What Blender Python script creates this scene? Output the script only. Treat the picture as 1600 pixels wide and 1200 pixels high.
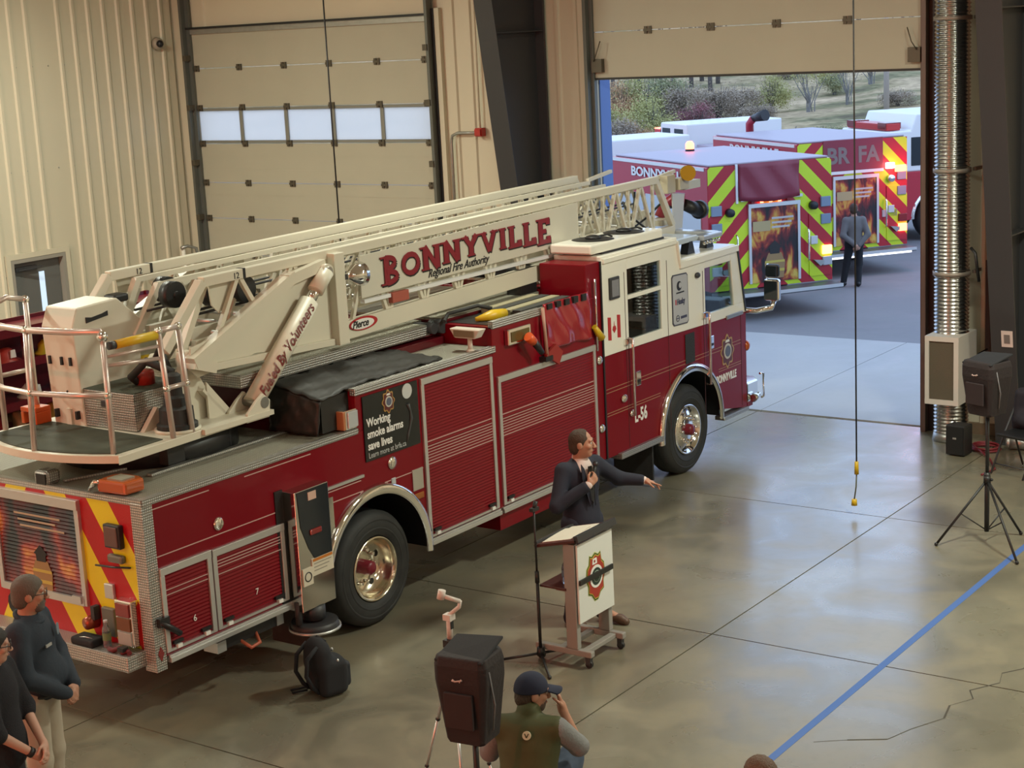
import bpy, bmesh, math, random
import numpy as np
from mathutils import Vector, Matrix

for _o in list(bpy.data.objects):
    bpy.data.objects.remove(_o, do_unlink=True)
SC = bpy.context.scene
COL = SC.collection
random.seed(7)
PI = math.pi

# ------------------------------------------------------------------ camera
def _cam():
    yaw, pitch, roll = math.radians(35.68), math.radians(11.93), math.radians(-2.92)
    f = Vector((math.cos(yaw) * math.cos(pitch), math.sin(yaw) * math.cos(pitch), -math.sin(pitch)))
    r = Vector((math.sin(yaw), -math.cos(yaw), 0)); u = r.cross(f)
    r2 = math.cos(roll) * r + math.sin(roll) * u
    u2 = -math.sin(roll) * r + math.cos(roll) * u
    cd = bpy.data.cameras.new('camera'); cd.sensor_width = 36; cd.lens = 36 * 2599 / 1600
    cd.clip_start = .1; cd.clip_end = 600
    o = bpy.data.objects.new('camera', cd); COL.objects.link(o)
    m = Matrix((r2, u2, -f)).transposed().to_4x4(); m.translation = (0, 0, 5.2)
    o.matrix_world = m
    SC.camera = o
_cam()
# ------------------------------------------------------------------ sky, exposure, lamps
w = bpy.data.worlds.new('overcast_sky'); SC.world = w; w.use_nodes = True
w.node_tree.nodes['Background'].inputs[0].default_value = (.555, .76, 1.13, 1)
w.node_tree.nodes['Background'].inputs[1].default_value = 1.8
SC.view_settings.view_transform = 'Standard'; SC.view_settings.look = 'None'
SC.view_settings.gamma = 1; SC.view_settings.use_curve_mapping = False
SC.view_settings.exposure = 0.0
def area(name, loc, size, power, col, rot=(0, 0, 0)):
    l = bpy.data.lights.new(name, 'AREA'); l.shape = 'RECTANGLE'; l.size, l.size_y = size
    l.energy = power; l.color = col
    o = bpy.data.objects.new(name, l); COL.objects.link(o); o.location = loc; o.rotation_euler = rot
    return o
LAMP_XY = [(x, y) for x in (-7, 0, 7, 13.5) for y in (-3.5, 3.2, 10.2, 17.2)]
LAMP_W = (50, 40, 60, 200, 60, 30, 40, 420, 150, 50, 40, 520, 430, 540, 200, 400)   # most light near the bay doors and along the left wall
for (_x, _y), _w in zip(LAMP_XY, LAMP_W):
    area('high_bay_light', (_x, _y, 6.93), (1.2, .35), _w, (.93, .96, .80))
# red warning lights of a truck standing at the rear of the hall, behind the camera
_p = bpy.data.lights.new('red_warning_light', 'POINT'); _p.energy = 1900; _p.color = (1, .16, .08); _p.shadow_soft_size = .12
_po = bpy.data.objects.new('red_warning_light', _p); COL.objects.link(_po); _po.location = (-9.0, 8.6, 3.2)

# ------------------------------------------------------------------ materials
MATS = {}
def _n(nt, t, **k):
    n = nt.nodes.new(t)
    for a, b in k.items(): setattr(n, a, b)
    return n
def mat(name, col, rough=.5, metal=0., spec=.5, coat=0., noise=None, bump=None, emit=None, trans=0., alpha=1.):
    """noise=(scale, amount, colour2)  bump=(kind, scale, strength)"""
    if name in MATS: return MATS[name]
    m = bpy.data.materials.new(name); m.use_nodes = True; nt = m.node_tree; L = nt.links
    b = nt.nodes['Principled BSDF']
    c = tuple(col) + (1,)
    b.inputs['Base Color'].default_value = c; b.inputs['Roughness'].default_value = rough
    b.inputs['Metallic'].default_value = metal; b.inputs['Specular IOR Level'].default_value = spec
    b.inputs['Coat Weight'].default_value = coat; b.inputs['Coat Roughness'].default_value = .08
    b.inputs['Transmission Weight'].default_value = trans; b.inputs['Alpha'].default_value = alpha
    if emit:
        b.inputs['Emission Color'].default_value = tuple(emit[0]) + (1,); b.inputs['Emission Strength'].default_value = emit[1]
    tc = None
    if noise or bump:
        tc = _n(nt, 'ShaderNodeTexCoord')
    if noise:
        t = _n(nt, 'ShaderNodeTexNoise'); t.inputs['Scale'].default_value = noise[0]; t.inputs['Detail'].default_value = 5
        L.new(tc.outputs['Object'], t.inputs['Vector'])
        r = _n(nt, 'ShaderNodeMapRange'); r.inputs[1].default_value = .35; r.inputs[2].default_value = .65
        r.inputs[3].default_value = 0; r.inputs[4].default_value = noise[1]
        L.new(t.outputs['Fac'], r.inputs[0])
        x = _n(nt, 'ShaderNodeMix', data_type='RGBA'); x.inputs[6].default_value = c; x.inputs[7].default_value = tuple(noise[2]) + (1,)
        L.new(r.outputs[0], x.inputs[0]); L.new(x.outputs[2], b.inputs['Base Color'])
    if bump:
        kind, sc, st = bump
        if kind == 'noise':
            t = _n(nt, 'ShaderNodeTexNoise'); t.inputs['Scale'].default_value = sc; L.new(tc.outputs['Object'], t.inputs['Vector']); h = t.outputs['Fac']
        else:                   # 'wave'
            t = _n(nt, 'ShaderNodeTexWave', bands_direction=kind); t.inputs['Scale'].default_value = sc; L.new(tc.outputs['Object'], t.inputs['Vector']); h = t.outputs['Fac']
        bp = _n(nt, 'ShaderNodeBump'); bp.inputs['Strength'].default_value = st; bp.inputs['Distance'].default_value = .01
        L.new(h, bp.inputs['Height']); L.new(bp.outputs[0], b.inputs['Normal'])
    MATS[name] = m
    return m

def mat_chevron(name, red, yel, period, yc, slope=1.0):
    """flat retroreflective print: stripes falling outwards from the centre line y = yc (object space, y across, z up)"""
    m = bpy.data.materials.new(name); m.use_nodes = True; nt = m.node_tree; L = nt.links; b = nt.nodes['Principled BSDF']
    tc = _n(nt, 'ShaderNodeTexCoord'); sp = _n(nt, 'ShaderNodeSeparateXYZ'); L.new(tc.outputs['Object'], sp.inputs[0])
    def M(op, a, b_=None):
        n = _n(nt, 'ShaderNodeMath', operation=op)
        for i, q in enumerate((a, b_)):
            if q is None: continue
            if isinstance(q, (int, float)): n.inputs[i].default_value = q
            else: L.new(q, n.inputs[i])
        return n.outputs[0]
    d = M('ABSOLUTE', M('SUBTRACT', sp.outputs['Y'], yc))
    s = M('FRACT', M('DIVIDE', M('ADD', M('MULTIPLY', sp.outputs['Z'], 1 / slope), d), period))
    k = M('GREATER_THAN', s, .5)
    x = _n(nt, 'ShaderNodeMix', data_type='RGBA'); x.inputs[6].default_value = red + (1,); x.inputs[7].default_value = yel + (1,)
    L.new(k, x.inputs[0]); L.new(x.outputs[2], b.inputs['Base Color']); b.inputs['Roughness'].default_value = .35
    t = _n(nt, 'ShaderNodeTexVoronoi'); t.inputs['Scale'].default_value = 90; L.new(tc.outputs['Object'], t.inputs['Vector'])
    bp = _n(nt, 'ShaderNodeBump'); bp.inputs['Strength'].default_value = .25; bp.inputs['Distance'].default_value = .003
    L.new(t.outputs['Distance'], bp.inputs['Height']); L.new(bp.outputs[0], b.inputs['Normal'])
    MATS[name] = m; return m

def mat_flames(name, scale=2.2, shift=0.):
    """printed picture of flames and smoke"""
    m = bpy.data.materials.new(name); m.use_nodes = True; nt = m.node_tree; L = nt.links; b = nt.nodes['Principled BSDF']
    tc = _n(nt, 'ShaderNodeTexCoord'); mp = _n(nt, 'ShaderNodeMapping'); mp.inputs['Scale'].default_value = (1, 1, .6)
    L.new(tc.outputs['Object'], mp.inputs['Vector'])
    t = _n(nt, 'ShaderNodeTexNoise'); t.inputs['Scale'].default_value = scale; t.inputs['Detail'].default_value = 6; t.inputs['Distortion'].default_value = .6
    L.new(mp.outputs[0], t.inputs['Vector'])
    r = _n(nt, 'ShaderNodeValToRGB'); e = r.color_ramp
    e.elements[0].position = .46 - shift; e.elements[0].color = (.010, .009, .011, 1)
    e.elements[1].position = .56 - shift; e.elements[1].color = (.11, .010, .012, 1)
    for p, c in ((.61, (.30, .035, .02, 1)), (.66, (.50, .20, .03, 1)), (.73, (.62, .45, .08, 1))):
        q = e.elements.new(p - shift); q.color = c
    L.new(t.outputs['Fac'], r.inputs[0]); L.new(r.outputs[0], b.inputs['Base Color']); b.inputs['Roughness'].default_value = .4
    MATS[name] = m; return m

def mat_concrete(name, base, dark, warm, rough=(.16, .42), stain=1.0, coat=0.):
    m = bpy.data.materials.new(name); m.use_nodes = True; nt = m.node_tree; L = nt.links; b = nt.nodes['Principled BSDF']
    g = _n(nt, 'ShaderNodeNewGeometry')
    def noise(sc, det, dist=0.):
        t = _n(nt, 'ShaderNodeTexNoise'); t.inputs['Scale'].default_value = sc; t.inputs['Detail'].default_value = det; t.inputs['Distortion'].default_value = dist
        L.new(g.outputs['Position'], t.inputs['Vector']); return t.outputs['Fac']
    def rng(h, a, b_, c, d):
        r = _n(nt, 'ShaderNodeMapRange'); L.new(h, r.inputs[0])
        for i, v in enumerate((a, b_, c, d)): r.inputs[i + 1].default_value = v
        return r.outputs[0]
    def mix(f, a, c2):
        x = _n(nt, 'ShaderNodeMix', data_type='RGBA'); L.new(f, x.inputs[0])
        if isinstance(a, tuple): x.inputs[6].default_value = a + (1,)
        else: L.new(a, x.inputs[6])
        x.inputs[7].default_value = c2 + (1,); return x.outputs[2]
    big = noise(.32, 6, 1.2); mid = noise(1.4, 8, .8); fine = noise(9, 8)
    c = mix(rng(big, .38, .62, 0, .8 * stain), base, dark)
    c = mix(rng(mid, .45, .62, 0, .45 * stain), c, warm)
    c = mix(rng(fine, .5, .7, 0, .18), c, dark)
    L.new(c, b.inputs['Base Color'])
    L.new(rng(mid, .35, .65, *rough), b.inputs['Roughness'])
    b.inputs['Coat Weight'].default_value = coat; b.inputs['Coat Roughness'].default_value = .2
    bp = _n(nt, 'ShaderNodeBump'); bp.inputs['Strength'].default_value = .12; bp.inputs['Distance'].default_value = .004
    L.new(fine, bp.inputs['Height']); L.new(bp.outputs[0], b.inputs['Normal'])
    MATS[name] = m; return m

def mat_plate(name, hi, lo, metal):
    m = bpy.data.materials.new(name); m.use_nodes = True; nt = m.node_tree; L = nt.links; b = nt.nodes['Principled BSDF']
    tc = _n(nt, 'ShaderNodeTexCoord'); hs = []
    P = _n(nt, 'ShaderNodeSeparateXYZ'); N = _n(nt, 'ShaderNodeSeparateXYZ'); L.new(tc.outputs['Object'], P.inputs[0]); L.new(tc.outputs['Normal'], N.inputs[0])
    def M(op, a, b_=None):
        n = _n(nt, 'ShaderNodeMath', operation=op)
        for i, q in enumerate((a, b_)):
            if q is None: continue
            if isinstance(q, (int, float)): n.inputs[i].default_value = q
            else: L.new(q, n.inputs[i])
        return n.outputs[0]
    # pick the two axes lying in the face, so the treads read as diamonds on every side
    kx = M('GREATER_THAN', M('ABSOLUTE', N.outputs[0]), .6); kz = M('GREATER_THAN', M('ABSOLUTE', N.outputs[2]), .6)
    u = M('ADD', M('MULTIPLY', P.outputs[1], kx), M('MULTIPLY', P.outputs[0], M('SUBTRACT', 1, kx)))
    v = M('ADD', M('MULTIPLY', P.outputs[1], kz), M('MULTIPLY', P.outputs[2], M('SUBTRACT', 1, kz)))
    for q in (M('ADD', u, v), M('SUBTRACT', u, v)):
        s = _n(nt, 'ShaderNodeMath', operation='SINE'); L.new(M('MULTIPLY', q, 150), s.inputs[0]); hs.append(s)
    p = _n(nt, 'ShaderNodeMath', operation='MULTIPLY'); L.new(hs[0].outputs[0], p.inputs[0]); L.new(hs[1].outputs[0], p.inputs[1])
    r = _n(nt, 'ShaderNodeMapRange'); r.inputs[1].default_value = -.1; r.inputs[2].default_value = .6; L.new(p.outputs[0], r.inputs[0])
    x = _n(nt, 'ShaderNodeMix', data_type='RGBA'); x.inputs[6].default_value = lo + (1,); x.inputs[7].default_value = hi + (1,); L.new(r.outputs[0], x.inputs[0]); L.new(x.outputs[2], b.inputs['Base Color'])
    bp = _n(nt, 'ShaderNodeBump'); bp.inputs['Strength'].default_value = .7; bp.inputs['Distance'].default_value = .004; L.new(r.outputs[0], bp.inputs['Height']); L.new(bp.outputs[0], b.inputs['Normal'])
    b.inputs['Metallic'].default_value = metal; b.inputs['Roughness'].default_value = .36; MATS[name] = m; return m
RED = mat('fire_engine_red_paint', (.175, .0015, .008), .32, spec=.22, coat=.15)
DRED = mat('deep_red_paint', (.10, .003, .008), .35, coat=.3)
BRED = mat('bright_red_paint', (.50, .015, .03), .3, coat=.5)
CREAM = mat('cream_white_paint', (.80, .77, .68), .32, coat=.4)
WHITE = mat('white_paint', (.78, .78, .76), .35, coat=.3)
ALU = mat('brushed_aluminium', (.72, .72, .72), .32, 1.0)
SATIN = mat('satin_aluminium_trim', (.62, .62, .61), .38, .75)
CHROME = mat('polished_chrome', (.85, .84, .82), .07, 1.0)
PLATE = mat_plate('checker_plate', (.60, .59, .55), (.33, .32, .30), .85)
PLATED = mat_plate('worn_checker_plate_deck', (.40, .38, .30), (.22, .21, .165), .25)
MATGRN = mat('olive_nonslip_mat', (.055, .058, .035), .8, noise=(6, .6, (.035, .037, .024)), bump=('noise', 200, .4))
RUBBER = mat('black_rubber', (.018, .018, .018), .68, noise=(9, .7, (.03, .03, .028)))
BLACK = mat('black_plastic', (.012, .012, .013), .45)
BLACKF = mat('black_fabric', (.012, .012, .015), .85, bump=('noise', 300, .3))
TARP = mat('black_vinyl_cover', (.014, .013, .011), .55, bump=('noise', 5, .55))
GLASS = mat('tinted_glass', (.012, .018, .022), .06, 0., spec=.8)
CLEAR = mat('clear_plastic', (.75, .82, .86), .08, trans=.9)
LENSR = mat('red_lens', (.20, .01, .012), .15, coat=.6)
LENSC = mat('clear_lens', (.50, .52, .55), .12, .3)
AMBER = mat('amber_lens', (.42, .075, .008), .15, coat=.8)
STEELD = mat('dark_grey_steel', (.035, .035, .038), .5)
GALV = mat('galvanised_steel', (.42, .42, .40), .38, .85, noise=(12, .5, (.34, .34, .33)))
YEL = mat('safety_yellow', (.62, .40, .012), .4)
ORANGE = mat('orange_plastic', (.60, .085, .012), .4)
BLUEP = mat('blue_paint', (.09, .17, .42), .5)
DECAL = mat('decal_dark_red', (.22, .006, .018), .4)
INK = mat('black_ink', (.010, .010, .012), .5)
DECALW = mat('white_decal', (.78, .76, .72), .4)
STRIPE = mat('pale_pinstripe', (.52, .33, .30), .4)
GOLD = mat('gold_leaf', (.50, .30, .10), .35, .4)
CHEV = mat_chevron('rear_chevron_print', (.42, .006, .012), (.72, .62, .012), .50, 2.43 / 2 + .02, 1.6)
CHEVO = mat_chevron('engine_chevron_print', (.40, .012, .025), (.55, .72, .02), .56, 0., 1.0)
FLAME = mat_flames('printed_flames', 2.4)
# ------------------------------------------------------------------ mesh helpers
ORG = {}
def vec(a): return a if isinstance(a, Vector) else Vector(a)
class MB:
    """collects vertices and faces of ONE part"""
    def __init__(s): s.v = []; s.f = []; s.s = []
    def add(s, vs, fs, smooth=False):
        o = len(s.v); s.v += [tuple(p) for p in vs]
        for f in fs: s.f.append(tuple(i + o for i in f)); s.s.append(smooth)
        return s
    def box(s, x0, x1, y0, y1, z0, z1):
        x0, x1 = min(x0, x1), max(x0, x1); y0, y1 = min(y0, y1), max(y0, y1); z0, z1 = min(z0, z1), max(z0, z1)
        return s.add([(x0, y0, z0), (x1, y0, z0), (x1, y1, z0), (x0, y1, z0), (x0, y0, z1), (x1, y0, z1), (x1, y1, z1), (x0, y1, z1)],
                     [(0, 3, 2, 1), (4, 5, 6, 7), (0, 1, 5, 4), (1, 2, 6, 5), (2, 3, 7, 6), (3, 0, 4, 7)])
    def obox(s, c, u, v, w):
        c, u, v, w = vec(c), vec(u), vec(v), vec(w)
        if u.cross(v).dot(w) < 0: w = -w
        P = [c + a * u + b * v + d * w for d in (-1, 1) for a, b in ((-1, -1), (1, -1), (1, 1), (-1, 1))]
        return s.add(P, [(0, 3, 2, 1), (4, 5, 6, 7), (0, 1, 5, 4), (1, 2, 6, 5), (2, 3, 7, 6), (3, 0, 4, 7)])
    def bar(s, a, b, wd, h=None, up=(0, 0, 1)):
        a, b = vec(a), vec(b); h = h or wd
        d = (b - a); L = d.length; d = d / L; up = vec(up)
        if abs(d.dot(up)) > .98: up = Vector((1, 0, 0)) if abs(d.x) < .9 else Vector((0, 1, 0))
        r = d.cross(up).normalized(); u = r.cross(d)
        return s.obox((a + b) / 2, d * L / 2, r * wd / 2, u * h / 2)
    def tube(s, pts, r, n=8, closed=False, caps=True):
        P = [vec(p) for p in pts]; m = len(P)
        R = list(r) if isinstance(r, (list, tuple)) else [r] * m
        T = []
        for i in range(m):
            a = P[i - 1] if (i or closed) else P[0]; b = P[(i + 1) % m] if (i < m - 1 or closed) else P[-1]
            t = (b - a); T.append(t.normalized() if t.length > 1e-9 else Vector((0, 0, 1)))
        up = Vector((0, 0, 1)) if abs(T[0].z) < .9 else Vector((1, 0, 0))
        u = T[0].cross(up).normalized()
        vs = []
        for i in range(m):
            u = (u - T[i] * u.dot(T[i]))
            u = u.normalized() if u.length > 1e-6 else T[i].orthogonal().normalized()
            w = T[i].cross(u)
            vs += [P[i] + R[i] * (math.cos(2 * PI * k / n) * u + math.sin(2 * PI * k / n) * w) for k in range(n)]
        fs = []
        for i in range(m if closed else m - 1):
            for k in range(n):
                j = (i + 1) % m; k2 = (k + 1) % n
                fs.append((i * n + k, i * n + k2, j * n + k2, j * n + k))
        s.add(vs, fs, True)
        if caps and not closed:
            o = len(s.v) - m * n
            s.f.append(tuple(o + k for k in reversed(range(n)))); s.s.append(False)
            s.f.append(tuple(o + (m - 1) * n + k for k in range(n))); s.s.append(False)
        return s
    def cyl(s, a, b, r0, r1=None, n=16): return s.tube([a, b], [r0, r0 if r1 is None else r1], n)
    def prism(s, poly, axis, a, b):
        n = len(poly)
        ar = sum(poly[i][0] * poly[(i + 1) % n][1] - poly[(i + 1) % n][0] * poly[i][1] for i in range(n))
        if ar < 0: poly = poly[::-1]
        a, b = min(a, b), max(a, b)
        def P(p, t): return {'x': (t, p[0], p[1]), 'y': (p[0], t, p[1]), 'z': (p[0], p[1], t)}[axis]
        if axis == 'y': a, b = b, a
        vs = [P(p, a) for p in poly] + [P(p, b) for p in poly]
        fs = [tuple(reversed(range(n))), tuple(range(n, 2 * n))] + [(i, (i + 1) % n, (i + 1) % n + n, i + n) for i in range(n)]
        return s.add(vs, fs)
    def lathe(s, prof, c, axis='z', n=24, arc=(0, 2 * PI)):
        """prof = [(radius, height along axis), ...]; outward for rising height"""
        c = vec(c); full = abs(arc[1] - arc[0] - 2 * PI) < 1e-6
        A = {'x': (Vector((0, 1, 0)), Vector((0, 0, 1)), Vector((1, 0, 0))), 'y': (Vector((0, 0, 1)), Vector((1, 0, 0)), Vector((0, 1, 0))), 'z': (Vector((1, 0, 0)), Vector((0, 1, 0)), Vector((0, 0, 1)))}[axis]
        m = n if full else n + 1; vs = []
        for r, h in prof:
            for k in range(m):
                t = arc[0] + (arc[1] - arc[0]) * k / n
                vs.append(c + A[2] * h + r * (math.cos(t) * A[0] + math.sin(t) * A[1]))
        fs = []
        for i in range(len(prof) - 1):
            for k in range(n):
                k2 = (k + 1) % m
                fs.append((i * m + k, i * m + k2, (i + 1) * m + k2, (i + 1) * m + k))
        return s.add(vs, fs, True)
    def ell(s, c, r, n=14):
        c = vec(c); r = (r, r, r) if isinstance(r, (int, float)) else r
        m = max(6, n // 2); vs = [c + Vector((0, 0, -r[2]))]
        for i in range(1, m):
            p = -PI / 2 + PI * i / m
            for k in range(n):
                t = 2 * PI * k / n; vs.append(c + Vector((r[0] * math.cos(p) * math.cos(t), r[1] * math.cos(p) * math.sin(t), r[2] * math.sin(p))))
        vs.append(c + Vector((0, 0, r[2]))); fs = []
        for k in range(n): fs.append((0, 1 + (k + 1) % n, 1 + k))
        for i in range(m - 2):
            for k in range(n):
                a = 1 + i * n; b = a + n; k2 = (k + 1) % n; fs.append((a + k, a + k2, b + k2, b + k))
        t = len(vs) - 1; a = 1 + (m - 2) * n
        for k in range(n): fs.append((a + k, a + (k + 1) % n, t))
        return s.add(vs, fs, True)
    def poly(s, pts): return s.add(pts, [tuple(range(len(pts)))])
    def build(s, name, m, parent=None, bevel=0., smooth=None):
        me = bpy.data.meshes.new(name)
        o_ = ORG.get(parent.name, (0, 0, 0)) if parent else (0, 0, 0)
        me.from_pydata([(a - o_[0], b - o_[1], c - o_[2]) for a, b, c in s.v], [], s.f)
        me.polygons.foreach_set('use_smooth', s.s if smooth is None else [smooth] * len(s.f))
        me.materials.append(m); me.update()
        return link(name, me, parent, bevel)
def link(name, me, parent=None, bevel=0.):
    o = bpy.data.objects.new(name, me); COL.objects.link(o)
    if parent:
        o.parent = parent; ORG[o.name] = ORG.get(parent.name, (0, 0, 0))
    if bevel:
        b = o.modifiers.new('bevel', 'BEVEL'); b.width = bevel; b.segments = 2; b.limit_method = 'ANGLE'; b.angle_limit = .7
    return o
def tag(o, label=None, cat=None, group=None, kind=None):
    if label: o['label'] = label
    if cat: o['category'] = cat
    if group: o['group'] = group
    if kind: o['kind'] = kind
    return o
def thing(name, label, cat, loc=(0, 0, 0), rz=0., group=None, local=False):
    """Empty at the thing's base; parts are given in world coordinates unless local=True"""
    o = bpy.data.objects.new(name, None); COL.objects.link(o); o.empty_display_size = .1
    o.location = loc; o.rotation_euler = (0, 0, rz)
    ORG[o.name] = (0, 0, 0) if local else tuple(loc)
    return tag(o, label, cat, group)
def struct(name, mb, m, parent=None, bevel=0.):
    o = mb.build(name, m, parent, bevel)
    if not parent: o['kind'] = 'structure'
    return o
def copytree(o, parent=None):
    c = o.copy(); COL.objects.link(c); c.parent = parent
    ORG[c.name] = ORG.get(o.name, (0, 0, 0))
    for ch in o.children: copytree(ch, c)
    return c
def share(src, name, parent, dx=(0, 0, 0)):
    """another piece that shares the mesh of src"""
    o = bpy.data.objects.new(name, src.data); COL.objects.link(o); o.parent = parent; o.location = dx
    for md in src.modifiers:
        q = o.modifiers.new(md.name, md.type)
        if md.type == 'BEVEL': q.width = md.width; q.segments = md.segments; q.limit_method = md.limit_method; q.angle_limit = md.angle_limit
    return o
def text(name, s, size, m, parent, org, xdir, ydir, ext=.002, shear=0., offset=0., align='LEFT', wscale=1.0, spacing=1.0):
    cu = bpy.data.curves.new(name, 'FONT'); cu.body = s; cu.size = size; cu.extrude = ext; cu.shear = shear; cu.offset = offset
    cu.align_x = align; cu.resolution_u = 3; cu.space_character = spacing
    t = bpy.data.objects.new(name, cu); me = bpy.data.meshes.new_from_object(t)
    bpy.data.objects.remove(t); bpy.data.curves.remove(cu)
    x, y = vec(xdir).normalized(), vec(ydir).normalized(); n = x.cross(y)
    M = Matrix((x * wscale, y, n)).transposed().to_4x4()
    o_ = Vector(ORG.get(parent.name, (0, 0, 0))) if parent else Vector((0, 0, 0))
    M.translation = vec(org) - o_; me.transform(M); me.materials.clear(); me.materials.append(m); me.name = name
    return link(name, me, parent)
def glyphs(letters, m, name, parent, org, xdir, ydir, height_of, gap, ext=.004, th=.2):
    """slab-serif capitals from strokes, each letter on its own height (tops aligned)"""
    G = {'B': ['l', (.18, 0, .18, 1), 'a', (.18, .745, .36, .255, -90, 90), 'a', (.18, .255, .42, .255, -90, 90), 's', (.1, 0), 's', (.1, 1), 'w', .72],
         'O': ['a', (.42, .5, .33, .42, 0, 360), 'w', .84],
         'N': ['l', (.16, 0, .16, 1), 'l', (.68, 0, .68, 1), 'l', (.16, 1, .68, 0), 's', (.14, 0), 's', (.1, 1), 's', (.68, 1), 'w', .86],
         'Y': ['l', (.12, 1, .4, .48), 'l', (.68, 1, .4, .48), 'l', (.4, .5, .4, 0), 's', (.4, 0), 's', (.12, 1), 's', (.68, 1), 'w', .8],
         'V': ['l', (.12, 1, .4, 0), 'l', (.68, 1, .4, 0), 's', (.12, 1), 's', (.68, 1), 'w', .8],
         'I': ['l', (.2, 0, .2, 1), 's', (.2, 0), 's', (.2, 1), 'w', .4],
         'L': ['l', (.18, 0, .18, 1), 'l', (.1, .09, .62, .09), 'l', (.58, 0, .58, .3), 's', (.18, 1), 's', (.16, 0), 'w', .68],
         'E': ['l', (.18, 0, .18, 1), 'l', (.1, .09, .62, .09), 'l', (.1, .91, .62, .91), 'l', (.18, .5, .48, .5), 'l', (.6, 0, .6, .28), 'l', (.58, .74, .58, 1), 's', (.14, 0), 's', (.14, 1), 'w', .7]}
    X, Y = vec(xdir).normalized(), vec(ydir).normalized(); N = X.cross(Y); org = vec(org)
    cur = 0.
    top = max(height_of(i) for i in range(len(letters)))
    for i, ch in enumerate(letters):
        H = height_of(i); W = top * 1.28; y0 = top - H; g = G[ch]; t = th
        mb = MB(); dz = [0]
        def E():                       # every stroke a hair deeper than the last, so no faces coincide
            dz[0] += 1; return ext * 2 + .00012 * dz[0]
        def P(x, y): return org + X * (cur + x * W) + Y * (y0 + y * H)
        j = 0; wd = 0
        while j < len(g):
            k, a = g[j], g[j + 1]; j += 2
            if k == 'w': wd = a
            elif k == 'l': mb.bar(P(a[0], a[1]), P(a[2], a[3]), t * top * (.85 if abs(a[1] - a[3]) < .05 else 1.0 if abs(a[0] - a[2]) > .1 else 1.35), E(), up=N)
            elif k == 's': 
                yy = .035 if a[1] == 0 else .965
                mb.bar(P(a[0] - .17, yy), P(a[0] + .17, yy), .07 * top, E(), up=N)
            elif k == 'a':
                cx, cy, rx, ry, a0, a1 = a; n = 14; ry -= .06
                pts = [P(cx + rx * math.cos(math.radians(a0 + (a1 - a0) * q / n)), cy + ry * math.sin(math.radians(a0 + (a1 - a0) * q / n))) for q in range(n + 1)]
                for q in range(n):
                    d = (pts[q + 1] - pts[q]) * .08
                    mb.bar(pts[q] - d, pts[q + 1] + d, t * top * .9, E(), up=N)
        cur += wd * W + gap
        mb.build(name, m, parent)
    return cur
def smin(a, b, k):
    h = np.clip(.5 + .5 * (b - a) / k, 0, 1); return b + (a - b) * h - k * h * (1 - h)
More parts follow.
